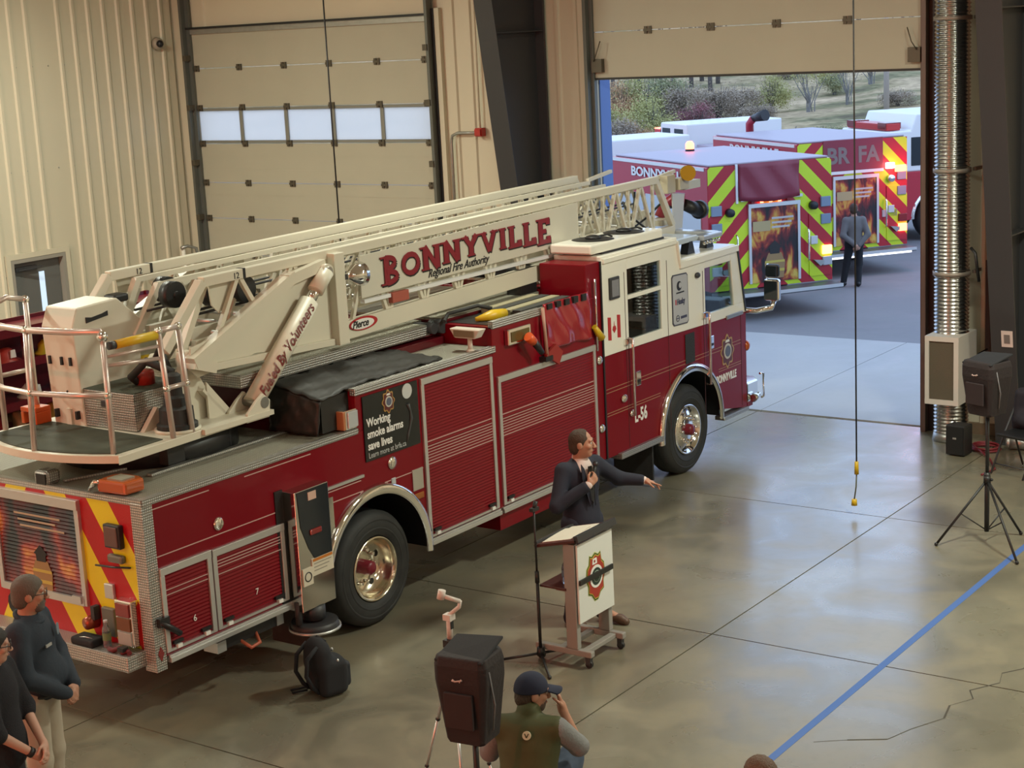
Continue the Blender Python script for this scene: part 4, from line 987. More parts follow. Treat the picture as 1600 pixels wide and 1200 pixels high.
# rear lamps on the right
MB().box(8.15, 8.2, 9.62, 9.80, 1.47, 1.66).build('rear_lamp_housing', BLACK, TR, .01); MB().box(8.14, 8.155, 9.64, 9.785, 1.485, 1.645).build('rear_flood_lens', mat('smoky_lens', (.13, .07, .06), .2), TR, .008)
MB().box(8.15, 8.2, 9.62, 9.79, 1.35, 1.42).build('rear_marker_lamp', mat('grey_lens', (.18, .17, .14), .2, .3), TR, .02)
MB().box(8.17, 8.2, 9.78, 9.88, 1.04, 1.16).build('receptacle_plate', SATIN, TR, .006)
q = MB().box(8.12, 8.2, 9.535, 9.72, .70, 1.07).build('tail_lamp_bezel', CHROME, TR, .008)
for z0, z1, mm in ((.945, 1.05, LENSR), (.83, .935, mat('dark_amber_lens', (.16, .05, .015), .2)), (.715, .82, mat('backup_lens', (.36, .34, .31), .2))): MB().box(8.105, 8.125, 9.55, 9.70, z0, z1).build('tail_lens', mm, q, .004)
MB().box(8.16, 8.2, 9.79, 9.93, .73, .96).build('control_plate', mat('grey_control_plate', (.16, .16, .14), .4, .4), TR, .006)
MB().tube([(8.18, 9.56, 1.33), (8.17, 9.75, 1.31), (8.17, 9.95, 1.30)], .008, 6).build('grab_wire', BLACK, TR)
MB().lathe([(0, 0), (.06, 0), (.05, -.09), (0, -.1)], (8.19, 10.05, .82), 'x', 14).build('intake_cap', mat('brass_red', (.28, .06, .03), .3, .5), TR)
MB().box(8.13, 8.19, 9.98, 10.02, .85, .96).build('cap_lever', STEELD, TR)
MB().box(8.23, 8.33, Y0 - .05, Y0 + .0, .86, .93).tube([(8.24, Y0 - .03, .9), (8.32, Y0 - .06, .84), (8.42, Y0 - .05, .76)], .025, 8).build('side_latch_tool', BLACK, TR)
# amber beacon and bracket on the rear deck corner
am = MB(); am.prism([(-.10, -.15), (.09, -.16), (.13, -.08), (.13, .12), (.06, .17), (-.12, .15)], 'z', 0, .10); V2 = [(8.33 + a, 9.74 + b_ * 1.0, 1.885 + c_) for a, b_, c_ in am.v]; am.v = V2; am.build('amber_beacon', AMBER, TR, .02)
MB().box(8.26, 8.40, 9.66, 9.82, 1.985, 1.995).build('beacon_cap', mat('grey_cap', (.25, .23, .17), .5), TR)
MB().tube([(8.2, 9.96, 1.9), (8.2, 9.9, 1.97), (8.25, 9.83, 1.96), (8.28, 9.9, 1.95)], .018, 8).build('chrome_speaker_tube', CHROME, TR)
MB().box(8.18, 8.33, 10.44, 10.60, 1.872, 1.99).build('deck_bracket', PLATE, TR, .03); MB().box(8.172, 8.18, 10.45, 10.56, 1.885, 1.97).build('bracket_opening', BLACK, TR)
MB().bar((8.33, 10.42, 1.885), (8.95, 10.2, 1.885), .035, .02).build('deck_rail', PLATE, TR)
# scene light at the body corner and flood light on its stalk
sl = MB().box(10.58, 10.74, Y0 - .0, 9.56, 1.885, 2.06).build('corner_scene_light', CHROME, TR, .01); MB().box(10.60, 10.73, Y0 - .014, Y0, 1.90, 2.045).build('scene_lens', LENSC, sl, .006)
MB().box(10.55, 10.58, Y0 + .0, 9.55, 1.89, 2.055).build('amber_side_lens', mat('orange_lens', (.42, .16, .07), .3), sl, .006)
PINK = mat('pale_enamel', (.66, .58, .50), .4)
fl = MB().cyl((12.52, 9.46, 2.23), (12.52, 9.46, 2.36), .025, .022, 12).cyl((12.52, 9.46, 2.22), (12.52, 9.46, 2.25), .05, .03, 14).build('flood_stalk', PINK, TR)
MB().prism([(9.30, 2.45), (9.66, 2.45), (9.60, 2.36), (9.36, 2.36)], 'x', 12.46, 12.58).build('flood_head', PINK, fl, .01); MB().box(12.448, 12.462, 9.36, 9.60, 2.375, 2.44).build('flood_lens', mat('dull_lens', (.24, .19, .12), .25), fl)
# side light, hand lamp, axe, red vinyl cover, yellow tool
q = MB().box(12.98, 13.37, Y0 - .06, Y0, 2.20, 2.36).build('side_lamp_frame', CHROME, TR, .012); MB().box(13.02, 13.33, Y0 - .066, Y0 - .055, 2.23, 2.33).build('side_lamp_lens', mat('brassy_lens', (.12, .09, .03), .2, .3), q)
q = MB().tube([(13.22, Y0 - .12, 2.26), (13.30, Y0 - .13, 2.19)], [.05, .045], 14).build('hand_lamp', ORANGE, TR); MB().tube([(13.30, Y0 - .13, 2.2), (13.42, Y0 - .14, 2.06)], [.04, .03], 12).build('lamp_grip', BLACK, q)
def vinyl(u, v):
    x = 13.66 + .86 * u; z = 2.50 - .46 * v - .04 * u * v
    return (x - .10 * v * (1 - u) * 0, Y0 - .02 - .03 * math.sin(v * 2.5) * (1 - .5 * u) - .016 * math.sin(u * 9 + v * 5) * v - .01 * math.sin(u * 17 - v * 7), z)
vc = sheet('red_vinyl_cover', lambda u, v: vinyl(u, 1 - v), 28, 18, mat('red_vinyl', (.30, .012, .02), .22, coat=.5), TR)
for k in range(5): MB().box(13.70 + .16 * k, 13.78 + .16 * k, Y0 - .05, Y0 - .0, 2.445 - .004 * k, 2.50).build('cover_buckle', BLACK, vc)
ax_ = MB().tube([(13.60, Y0 - .05, 2.48), (13.61, Y0 - .06, 2.2), (13.63, Y0 - .06, 1.96)], .018, 10).build('axe_handle', mat('pale_axe_handle', (.40, .22, .16), .4), TR)
MB().prism([(13.60, 2.0), (13.78, 2.08), (13.90, 1.98), (13.82, 1.86), (13.70, 1.93), (13.60, 1.93)], 'y', Y0 - .075, Y0 - .045).build('axe_head', mat('axe_red', (.28, .02, .015), .4), ax_)
MB().box(13.57, 13.70, Y0 - .085, Y0, 1.93, 1.98).build('axe_bracket', BLACK, ax_)
MB().tube([(14.56, Y0 - .04, 2.12), (14.68, Y0 - .05, 1.98)], [.03, .045], 10).build('yellow_wedge_tool', YEL, TR)
for z in (1.73, .98): MB().lathe([(0, 0), (.05, 0), (.05, -.015), (.03, -.03), (0, -.03)][::-1], (14.70, Y0 + .01, z), 'y', 18).build('discharge_cap', CHROME, TR)
MB().cyl((14.62, Y0 - .03, 1.85), (14.62, Y0 - .03, 2.62), .012).build('chrome_rail', CHROME, TR)
MB().box(14.775, 14.80, Y0 - .005, Y0 + .04, .62, 2.78).build('cab_gap_seal', BLACK, TR)
# ------------- cab
low = [(14.80, .62), (15.92, .62)] + arc_pts(FW[0], .56, .72, 176, 4, 18) + [(17.36, .62), (18.06, .50), (18.07, 1.70), (14.80, 1.745)]
MB().prism(low, 'y', Y0, Y1).build('cab_lower', RED, TR, .01)
def side(yy, s):
    a, b_ = (yy, yy + .05) if s > 0 else (yy - .05, yy)
    m = MB()
    m.box(14.80, 15.32, a, b_, 1.745, 2.79)
    m.prism([(16.04, 1.735), (17.06, 1.715), (17.06, 2.52), (16.45, 2.52), (16.38, 2.79), (16.04, 2.79)], 'y', a, b_)
    m.prism([(15.32, 1.742), (16.04, 1.735), (16.04, 1.84), (15.32, 1.84)], 'y', a, b_)
    m.box(15.32, 16.04, a, b_, 2.62, 2.79)
    m.prism([(17.06, 1.715), (18.07, 1.70), (18.035, 1.83), (17.06, 1.83)], 'y', a, b_)
    m.prism([(17.78, 1.83), (18.035, 1.83), (17.88, 2.52), (17.70, 2.52)], 'y', a, b_)
    m.box(17.06, 17.708, a, b_, 2.38, 2.52)
    return m.build('cab_side', CREAM, TR, .006)
cs = side(Y0, 1); side(Y1, -1)
for yy in (Y0 + .02, Y1 - .02):
    MB().prism([(15.31, 1.83), (16.05, 1.83), (16.05, 2.63), (15.31, 2.63)], 'y', yy - .004, yy + .004).build('rear_side_window', GLASST, TR)
    MB().prism([(17.05, 1.82), (17.80, 1.82), (17.71, 2.39), (17.05, 2.39)], 'y', yy - .004, yy + .004).build('front_side_window', GLASST, TR)
MB().box(15.32, 16.04, Y0 - .002, Y0 + .035, 2.29, 2.335).build('window_bar', CREAM, TR)
# dark blind half-way down inside the rear window, cab interior
MB().box(14.82, 16.2, 9.47, 11.8, 1.72, 1.78).box(15.0, 15.15, 9.6, 11.6, 1.75, 2.5).box(16.6, 16.75, 9.55, 11.7, 1.72, 2.46).box(14.86, 14.9, 9.5, 11.8, 1.75, 2.7).build('cab_interior', mat('cab_trim_black', (.010, .010, .011), .8), TR)
for yy in (9.62, 10.9):
    MB().box(16.95, 17.12, yy, yy + .5, 1.75, 2.28).box(17.0, 17.4, yy, yy + .5, 1.72, 1.86).build('driver_seat', mat('seat_grey', (.06, .06, .065), .8), TR, .03)
MB().box(17.62, 17.9, 9.5, 11.75, 1.72, 1.90).build('dashboard', BLACK, TR, .02)
MB().prism([(18.05, 1.72), (18.07, 1.74), (17.90, 2.52), (17.87, 2.52)], 'y', Y0 + .05, Y1 - .05).build('windscreen', GLASST, TR)
MB().box(14.80, 16.45, 9.99, 11.27, 2.50, 2.53).box(14.80, 16.43, Y0, 9.99, 2.775, 2.83).box(14.80, 16.43, 11.27, Y1, 2.775, 2.83).box(14.80, 16.43, 9.97, 9.99, 2.5, 2.80).box(14.80, 16.43, 11.27, 11.29, 2.5, 2.80).build('raised_roof', CREAM, TR, .02)
MB().prism([(16.36, 2.50), (17.90, 2.50), (17.86, 2.565), (16.42, 2.565)], 'y', Y0 + .005, Y1 - .005).build('front_roof', CREAM, TR, .02)
MB().prism([(16.36, 2.52), (16.46, 2.52), (16.40, 2.82), (16.34, 2.82)], 'y', Y0 + .002, Y1 - .002).build('roof_step', CREAM, TR, .008)
g = MB().bar((14.82, Y0 - .012, 2.775), (16.38, Y0 - .012, 2.785), .03, .045).bar((16.40, Y0 - .014, 2.785), (16.47, Y0 - .014, 2.50), .03, .03).bar((16.46, Y0 - .012, 2.50), (17.88, Y0 - .012, 2.515), .03, .07).build('roof_gutter', CREAM, TR)
MB().bar((17.88, Y0 - .004, 2.50), (18.06, Y0 - .004, 1.72), .02, .03).build('windscreen_seal', BLACK, TR)
# doors: seams, grab rails, handles
for x0 in (15.25, 16.17, 17.0): MB().box(x0, x0 + .008, Y0 - .003, Y0 + .001, .64, 2.6 if x0 < 16.5 else 2.36).build('door_seam', mat('seam_dark', (.06, .02, .02), .6), TR)
MB().box(17.93, 17.938, Y0 - .003, Y0 + .001, .55, 1.70).build('door_seam', MATS['seam_dark'], TR)
for x0, z1 in ((15.29, 1.86), (17.04, 1.86)):
    MB().tube([(x0, Y0, z1), (x0, Y0 - .06, z1), (x0, Y0 - .06, z1 - .1), (x0, Y0 - .06, 1.0), (x0, Y0, 1.0)], .016, 10).build('grab_rail', mat('warm_chrome', (.68, .55, .52), .2, .9), TR)
    MB().box(x0 - .09, x0 + .03, Y0 - .03, Y0, z1 - .06, z1 + .01).build('grab_rail_foot', CHROME, TR, .006)
for x0 in (15.42, 17.12):
    h = MB().box(x0, x0 + .10, Y0 - .018, Y0, 1.30 if x0 < 16 else 1.40, 1.46 if x0 < 16 else 1.56).build('door_handle', CHROME, TR, .008); MB().box(x0 + .02, x0 + .08, Y0 - .022, Y0 - .016, 1.34 if x0 < 16 else 1.44, 1.37 if x0 < 16 else 1.47).build('handle_recess', BLACK, h)
MB().box(16.545, 16.765, Y0 - .01, Y0 + .0, 1.33, 1.68).build('cab_vent', mat('vent_black', (.02, .02, .02), .7, bump=('noise', 90, 1)), TR, .008)
for z, th in ((1.335, .007), (1.375, .007), (1.08, .007), (1.11, .007)):
    for a, c in ((14.81, 15.95 if z < 1.2 else 16.55), (17.34 if z < 1.2 else 16.78, 17.92)):
        MB().box(a, c, Y0 - .003, Y0 + .001, z, z + th).build('cab_pinstripe', mat('gold_pinstripe', (.34, .18, .10), .4), TR)
text('unit_number', 'L-56', .205, DECALW, TR, (15.37, Y0 - .004, .90), (1, 0, 0), (0, 0, 1), offset=.006, wscale=.70, spacing=1.05)
text('town_name', 'BONNYVILLE', .13, DECALW, TR, (17.28, Y0 - .004, .945), (1, 0, 0), (0, 0, 1), offset=.005, wscale=.66)
crest(17.57, 1.30, .19, TR, Y0)
# placard with sponsor marks
p = MB().prism([(16.27, 2.38), (16.30, 2.41), (16.61, 2.40), (16.64, 2.37), (16.64, 1.84), (16.61, 1.81), (16.30, 1.82), (16.27, 1.85)], 'y', Y0 - .008, Y0).build('sponsor_placard', mat('placard_rim', (.06, .06, .08), .4), TR)
MB().prism([(16.285, 2.37), (16.31, 2.395), (16.60, 2.385), (16.625, 2.36), (16.625, 1.85), (16.60, 1.825), (16.31, 1.835), (16.285, 1.86)], 'y', Y0 - .011, Y0 - .007).build('placard_face', mat('placard_white', (.42, .42, .44), .4), p)
MB().prism(arc_pts(16.43, 2.27, .055, 0, 340, 20), 'y', Y0 - .014, Y0 - .011).build('round_emblem', INK, p)
MB().prism(arc_pts(16.45, 2.275, .032, 0, 340, 16), 'y', Y0 - .016, Y0 - .014).build('emblem_wing', MATS['placard_white'], p)
MB().box(16.36, 16.54, Y0 - .014, Y0 - .011, 2.185, 2.20).build('emblem_line', INK, p)
text('sponsor_name', 'Husky', .09, mat('navy_print', (.05, .05, .09), .4), p, (16.37, Y0 - .013, 2.06), (1, 0, 0), (0, 0, 1), offset=.003, wscale=.8); MB().box(16.335, 16.355, Y0 - .014, Y0 - .011, 2.06, 2.12).build('red_bar', mat('print_red', (.4, .03, .05), .4), p)
MB().lathe([(.03, 0), (.038, 0), (.038, -.003), (.03, -.003)][::-1], (16.38, Y0 - .011, 1.90), 'y', 18).build('ring_emblem', INK, p); MB().box(16.35, 16.41, Y0 - .014, Y0 - .011, 1.895, 1.905).box(16.45, 16.59, Y0 - .014, Y0 - .011, 1.885, 1.915).build('ring_emblem_line', MATS['navy_print'], p)
# flag decal
fr = mat('flag_red', (.42, .02, .02), .4)
MB().prism([(14.89, 2.16), (14.955, 2.15), (14.955, 1.90), (14.89, 1.91)], 'y', Y0 - .003, Y0).prism([(15.08, 2.16), (15.145, 2.15), (15.145, 1.90), (15.08, 1.91)], 'y', Y0 - .003, Y0).prism([(15.018, 1.97), (14.98, 2.01), (14.995, 2.05), (15.01, 2.04), (15.018, 2.10), (15.028, 2.04), (15.045, 2.05), (15.058, 2.01)], 'y', Y0 - .003, Y0).build('flag_decal', fr, TR)
MB().box(14.93, 15.13, Y0 - .025, Y0, 2.34, 2.58).build('alley_light', STEELD, TR, .01); MB().box(14.96, 15.10, Y0 - .03, Y0 - .02, 2.37, 2.55).build('alley_lens', mat('grey_lens2', (.22, .22, .24), .2), TR)
MB().ell((16.86, Y0 - .015, 2.33), (.05, .03, .035)).build('cab_marker_lamp', STEELD, TR)
MB().box(17.55, 17.98, Y0 - .02, Y0 + .0, 1.685, 1.735).build('mirror_bracket_foot', GALV, TR, .01)
# roof equipment: cooling unit with two fans, light bar
ac = MB().prism([(14.72, 2.85), (16.24, 2.85), (16.24, 2.955), (14.72, 2.955)], 'y', 9.46, 9.98).build('roof_cooling_unit', CREAM, TR, .02)
MB().box(14.95, 16.28, 9.47, 9.97, 2.825, 2.852).build('unit_gasket', BLACK, ac)
for x0 in (15.18, 15.82):
    MB().lathe([(0, 2.965), (.20, 2.965), (.235, 2.956)][::-1], (x0, 9.72, 0), 'z', 24).ell((x0, 9.72, 2.975), (.09, .09, .03)).tube([(x0 + .05, 9.72, 2.98), (x0 + .2, 9.66, 2.985), (x0 + .24, 9.62, 2.96)], .012, 6).build('fan_grille', BLACK, ac)
lb = MB().prism([(16.55, 2.70), (17.10, 2.70), (17.16, 2.74), (17.10, 2.77), (16.58, 2.77), (16.50, 2.73)], 'y', 9.50, 9.95).build('light_bar_pod', mat('pale_blue_lens', (.46, .52, .58), .15), TR, .015)
MB().bar((17.15, 9.52, 2.72), (17.62, 9.52, 2.72), .16, .06).bar((17.55, 9.5, 2.72), (17.62, 11.7, 2.72), .18, .07).build('light_bar', mat('light_bar_lens', (.40, .42, .45), .15, .2), TR, .015)
for x0, y0 in ((16.62, 9.55), (16.95, 9.55), (17.5, 9.6), (17.5, 11.5)): MB().prism([(x0 - .09, 2.56), (x0 + .09, 2.56), (x0 + .04, 2.71), (x0 - .04, 2.71)], 'y', y0 - .05, y0 + .05).build('light_bar_foot', BLACK, TR)
for k in range(6): MB().ell((17.2 + .07 * k, 9.46, 2.66), (.025, .02, .025), 8).build('bar_bulb', CHROME, TR)
# mirror
mr = MB().tube([(18.06, Y0, 1.72), (18.16, Y0 - .1, 1.70), (18.22, Y0 - .28, 1.74), (18.24, Y0 - .30, 1.82)], .035, 10).build('mirror_arm', CHROME, TR)
MB().box(18.16, 18.26, Y0 - .40, Y0 - .20, 1.83, 2.10).build('mirror_head', CHROME, mr, .03); MB().box(18.15, 18.165, Y0 - .385, Y0 - .215, 1.85, 2.08).build('mirror_glass', GLASS, mr)
MB().box(18.17, 18.26, Y0 - .39, Y0 - .22, 2.12, 2.28).build('upper_mirror', BLACK, mr, .03); MB().box(18.16, 18.172, Y0 - .375, Y0 - .235, 2.14, 2.26).build('upper_mirror_glass', GLASS, mr)
MB().tube([(18.26, Y0 - .22, 2.27), (18.3, Y0 - .18, 2.1), (18.3, Y0 - .2, 1.9), (18.24, Y0 - .28, 1.8)], .018, 8).build('mirror_hoop', CHROME, mr)
mr2 = MB().tube([(18.06, Y1, 1.72), (18.16, Y1 + .1, 1.70), (18.24, Y1 + .30, 1.82)], .035, 10).build('mirror_arm', CHROME, TR); MB().box(18.16, 18.26, Y1 + .20, Y1 + .40, 1.83, 2.26).build('mirror_head', CHROME, mr2, .03)
# front end
MB().box(18.06, 18.10, Y0 + .25, Y1 - .25, .75, 1.55).build('grille', CHROME, TR, .01)
for z in (.85, 1.0, 1.15, 1.3, 1.45): MB().box(18.10, 18.115, Y0 + .3, Y1 - .3, z, z + .06).build('grille_slot', BLACK, TR)
bm = MB().prism([(18.07, Y0 + .0), (18.35, Y0 + .0), (18.50, Y0 + .12), (18.50, Y1 - .12), (18.35, Y1), (18.07, Y1)], 'z', .52, .80).build('front_bumper', CHROME, TR, .02)
MB().box(18.06, 18.2, Y0 - .005, Y0 + .2, .50, .56).build('bumper_gap', RED, TR); MB().cyl((18.12, Y0 - .05, .60), (18.28, Y0 - .05, .62), .05, .035, 12).build('bumper_horn', CHROME, TR)
MB().tube([(18.40, Y0 - .03, .56), (18.46, Y0 - .03, .56), (18.46, Y0 - .03, .86), (18.36, Y0 - .03, .87)], .015, 8).build('guide_rod', CHROME, TR)
MB().ell((18.10, Y0 + .02, 1.27), (.06, .05, .07)).build('front_turn_lamp', AMBER, TR)
MB().box(15.0, 15.92, Y0 - .05, Y0 + .1, .565, .63).build('cab_step', PLATE, TR, .006); MB().box(17.4, 18.04, Y0 - .04, Y0 + .1, .47, .52).build('front_step', PLATE, TR, .006)
MB().ell((15.15, Y0 - .015, 1.22), (.06, .025, .045)).build('cab_lock', CHROME, TR); MB().ell((15.31, Y0 - .015, 1.02), (.05, .025, .04)).build('cab_lock', CHROME, TR)

# ------------------------------------------------------------------ aerial ladder
YN, YF = 10.06, 11.20
zt = lambda x: 3.30 + .0135 * (x - 9.65)
zb = lambda x: 2.585 + .024 * (x - 11.2)
LC = mat('ladder_cream_enamel', (.66, .615, .50), .4)
LD = MB()
base = MB()
for s in (YN, YF):
    base.bar((9.66, s, zt(9.66)), (17.15, s, zt(17.15)), .075, .085)
    base.bar((11.3, s, zb(11.3)), (17.50, s, zb(17.5)), .09, .17)
    base.bar((9.18, s, 2.80), (9.66, s, zt(9.66)), .08, .08)
    base.bar((17.12, s, zt(17.12)), (17.50, s, zb(17.5) + .08), .07, .07)
al = base.build('aerial_ladder', LC, TR, .006)
def truss(x0, x1, n, w_, y, ztop, zbot, vert=True):
    m = MB(); p = (x1 - x0) / n
    for k in range(n):
        a, c = x0 + p * k, x0 + p * (k + .5); d = x0 + p * (k + 1)
        m.bar((a, y, zbot(a)), (c, y, ztop(c)), w_, w_); m.bar((c, y, ztop(c)), (d, y, zbot(d)), w_, w_)
        if vert: m.bar((d, y, zbot(d)), (d, y, ztop(d)), w_ * .9, w_ * .9)
    return m
for s in (YN, YF): truss(11.5, 17.05, 10, .036, s, zt, zb).build('truss_bracing', LC, al)
for s in (YN, YF): truss(9.75, 11.1, 2, .04, s, zt, lambda x: 2.75, False).build('rear_bracing', LC, al)
# nested inner sections
for i in (1, 2):
    yn, yf = YN + .16 * i, YF - .16 * i; x0, x1 = 9.72 + .10 * i, 17.1 + .1 * i
    zti = lambda x, i=i: zt(x) - .05 * i; zbi = lambda x, i=i: 2.70 + .07 * i + .02 * (x - 11.2)
    m = MB()
    for s in (yn, yf):
        m.bar((x0, s, zti(x0)), (x1, s, zti(x1)), .04, .045); m.bar((x0 - .15, s, zbi(x0)), (x1 + .1, s, zbi(x1)), .06, .10)
        m.bar((x0 - .30, s, zbi(x0) - .02), (x0 + .02, s, zti(x0)), .06, .06)
    sec = m.build('fly_section', LC, al)
    for s in (yn, yf): truss(x0 + .2, x1 - .1, 13, .026, s, zti, zbi, False).build('fly_bracing', LC, sec)
    src = None; x = x0 + .2
    while x < x1:
        if src is None:
            src = MB().cyl((0, yn - 9.39, 0), (0, yf - 9.39, 0), .018, n=8).build('rung', SATIN, sec)
            # mesh is local to the truck root: put it on the chord
            src.data.transform(Matrix.Translation(Vector((8.2, 9.39, 0)))); src.location = (x - 8.2, 0, zbi(x) + .05)
        else: share(src, 'rung', sec, (x - 8.2, 0, zbi(x) + .05))
        x += .36
# side plates, heavy root diagonals and flanges
for s, o in ((YN, -1), (YF, 1)):
    y0, y1 = sorted((s + o * .01, s + o * .03))
    MB().prism([(9.42, 2.60), (9.50, 2.52), (10.2, 2.60), (11.30, 2.49), (11.30, 3.30), (10.70, 3.24), (10.45, 3.10), (9.75, 2.83), (9.45, 2.78)], 'y', y0, y1).build('root_side_plate', LC, al, .004)
    q = MB().bar((9.42, s + o * .05, 2.66), (10.70, s + o * .05, 3.20), .12, .10).bar((10.62, s + o * .05, 3.175), (11.10, s + o * .05, 3.25), .116, .096).bar((9.42, s + o * .05, 2.66), (9.66, s + o * .05, 2.58), .112, .09)
    q.build('root_diagonal', LC, al)
    MB().box(11.20, 11.34, min(s + o * .0, s + o * .12), max(s + o * .0, s + o * .12), 2.49, 3.33).build('root_flange', LC, al, .006)
    MB().bar((9.6, s + o * .04, 2.585), (11.25, s + o * .04, 2.52), .06, .06).build('lower_root_rail', LC, al, .004)
    MB().cyl((11.07, s - .06, 3.19), (11.07, s + o * .16, 3.19), .07, .07, 18).build('upper_pin_boss', LC, al); MB().cyl((11.07, s, 3.19), (11.07, s + o * .175, 3.19), .045, .045, 16).build('upper_pin', GALV, al)
# lift cylinders
for s, o in ((YN, -1), (YF, 1)):
    yy = s + o * .13; A = Vector((10.03, yy, 2.22)); B = Vector((11.07, yy, 3.19)); d = (B - A).normalized()
    q = MB().cyl(A - d * .02, A + d * 1.08, .088, .088, 22).build('lift_cylinder', LC, TR)
    MB().cyl(A + d * 1.08, A + d * 1.24, .05, .05, 16).build('cylinder_rod', CHROME, q); MB().cyl(A + d * 1.20, B, .075, .07, 16).build('rod_eye', LC, q)
    MB().cyl((A.x, yy - .13, A.z), (A.x, yy + .13, A.z), .05, .05, 14).build('lower_pin', GALV, q)
    if o < 0:
        # lettering wrapped round the barrel
        cu = bpy.data.curves.new('t', 'FONT'); cu.body = 'Fueled By Volunteers'; cu.size = .125; cu.shear = .35; cu.offset = .003; cu.resolution_u = 3
        tt = bpy.data.objects.new('t', cu); me = bpy.data.meshes.new_from_object(tt); bpy.data.objects.remove(tt)
        n0 = Vector((-.25, -1, .28)); n0 = (n0 - d * n0.dot(d)).normalized(); yd = n0.cross(d); r = .097
        o_ = Vector((8.2, 9.39, 0)); wmax = max(v.co.x for v in me.vertices)
        for v in me.vertices:
            u, vv = v.co.x * .98 / wmax, v.co.y - .042; a = vv / r
            v.co = A + d * (u + .05) + n0 * (r * math.cos(a)) + yd * (r * math.sin(a)) - o_
        me.materials.clear(); me.materials.append(mat('dark_red_lettering', (.16, .02, .015), .45)); link('cylinder_lettering', me, q)
# name board on the ladder
xb0, xb1 = 11.62, 15.32; sl = .0155; yb = YN - .055
sb = MB().prism([(xb0, 2.855), (xb1, 2.855 + sl * 3.7), (xb1, 3.275 + sl * 3.7), (xb0, 3.25)], 'y', yb, yb + .012).build('name_board', mat('board_cream', (.62, .585, .49), .4), TR)
XD = Vector((1, 0, sl)).normalized(); YD = Vector((-sl, 0, 1)).normalized()
arch = lambda i: .195 + .078 * abs((i - 4.5) / 4.5) ** 1.5
for off, mm, nm in (((.018, 0, -.016), INK, 'letter_shadow'), ((0, -.006, 0), DECAL, 'board_lettering')):
    glyphs('BONNYVILLE', mm, nm, sb, (11.93 + off[0], yb - .006 + off[1], 2.925 + off[2]), XD, YD, arch, .03, ext=.003)
text('board_script', 'Regional Fire Authority', .115, INK, sb, (12.62, yb - .004, 2.90), XD, YD, ext=.002, shear=.45, offset=.001, wscale=.92)
# maker's oval
ov = MB().prism([(11.62 + .20 * math.cos(t), 2.625 + .062 * math.sin(t)) for t in [2 * PI * k / 32 for k in range(32)]], 'y', YN - .058, YN - .045).build('maker_oval', mat('oval_red', (.40, .012, .02), .35), al)
MB().prism([(11.60 + .165 * math.cos(t), 2.623 + .048 * math.sin(t)) for t in [2 * PI * k / 32 for k in range(32)]], 'y', YN - .062, YN - .05).build('oval_field', DECALW, ov)
text('maker_name', 'Pierce', .095, INK, ov, (11.45, YN - .064, 2.595), XD, YD, shear=.35, offset=.002, wscale=.95)
for s in (YN - .05,): MB().box(11.66, 15.32, s, s + .05, 2.80, 2.835).build('light_strip', mat('white_light_strip', (.75, .75, .75), .3), al)
MB().box(12.05, 12.30, YN - .07, YN - .01, 2.74, 2.84).build('red_ladder_box', mat('dull_red_enamel', (.38, .09, .06), .5), al, .008)
# spot lamp
q = MB().lathe([(0, 0), (.03, 0), (.06, .05), (.10, .12), (.115, .19), (.10, .19)], (11.36, YN - .12, 3.10), 'x', 24).build('spot_lamp', CHROME, TR); MB().bar((11.25, YN - .06, 3.10), (11.42, YN - .12, 3.10), .06, .05).build('spot_bracket', STEELD, q)
# black cable sheaves at the root
for x0, y0 in ((10.02, 10.30), (10.05, 10.92), (10.28, 10.20), (9.85, 10.62)):
    MB().cyl((x0, y0 - .05, 3.14), (x0, y0 + .05, 3.14), .115, .115, 22).cyl((x0, y0 - .07, 3.14), (x0, y0 + .07, 3.14), .03, .03, 10).build('cable_sheave', BLACK, al)
for y0 in (10.25, 10.4, 10.85, 11.0): MB().tube([(9.75, y0, 3.0), (12.5, y0, 3.06), (17, y0, 3.14)], .012, 6).build('extension_cable', STEELD, al)
for s, o in ((YN, -1), (YF, 1)):
    text('section_number', '12', .075, INK, al, (10.0 if o < 0 else 9.95, s + (-.039 if o < 0 else -.039), zt(10) - .03), XD, YD)
    MB().box(10.12, 10.15, s - .04, s + .04, zt(10.1) - .04, zt(10.1) + .045).build('black_band', INK, al)
    MB().prism([(9.78, 3.27), (10.05, 3.27), (9.98, 3.05), (9.88, 3.0), (9.80, 3.08)], 'y', s + .04, s + .055).build('guide_plate', LC, al)
# ladder tip: waterway monitor, lamps and boxes
TX = 17.55
tp_ = MB().box(TX - .05, TX + .30, 10.20, 11.06, 2.80, 2.87).bar((17.2, 10.2, 3.38), (TX + .28, 10.2, 3.44), .04).bar((17.2, 11.06, 3.38), (TX + .2, 11.06, 3.44), .04).build('tip_frame', LC, al)
MB().box(TX - .10, TX + .10, 10.08, 10.22, 3.20, 3.42).box(TX + .15, TX + .38, 10.05, 10.2, 3.22, 3.36).build('tip_box', mat('beige_box', (.48, .42, .30), .5), al, .008)
MB().cyl((TX + .32, 10.06, 3.42), (TX + .24, 9.98, 3.42), .085, .095, 20).build('amber_tip_lamp', mat('gold_reflector', (.55, .33, .04), .2, .8), al)
MB().box(TX + .35, TX + .75, 10.1, 10.2, 3.20, 3.30).build('tip_panel', mat('tip_panel_cream', (.55, .52, .42), .5), al)
mo = MB().tube([(TX + .25, 10.4, 2.87), (TX + .3, 10.35, 3.02), (TX + .35, 10.25, 3.1), (TX + .42, 10.15, 3.08)], .075, 12).build('water_monitor', mat('monitor_red', (.30, .03, .05), .35), al)
MB().tube([(TX + .40, 10.15, 3.02), (TX + .62, 10.05, 2.92)], [.07, .09], 14).lathe([(.085, 0), (.115, .02), (.115, .09), (.06, .1)], (TX + .58, 10.06, 2.93), 'x', 18).build('nozzle', BLACK, mo)
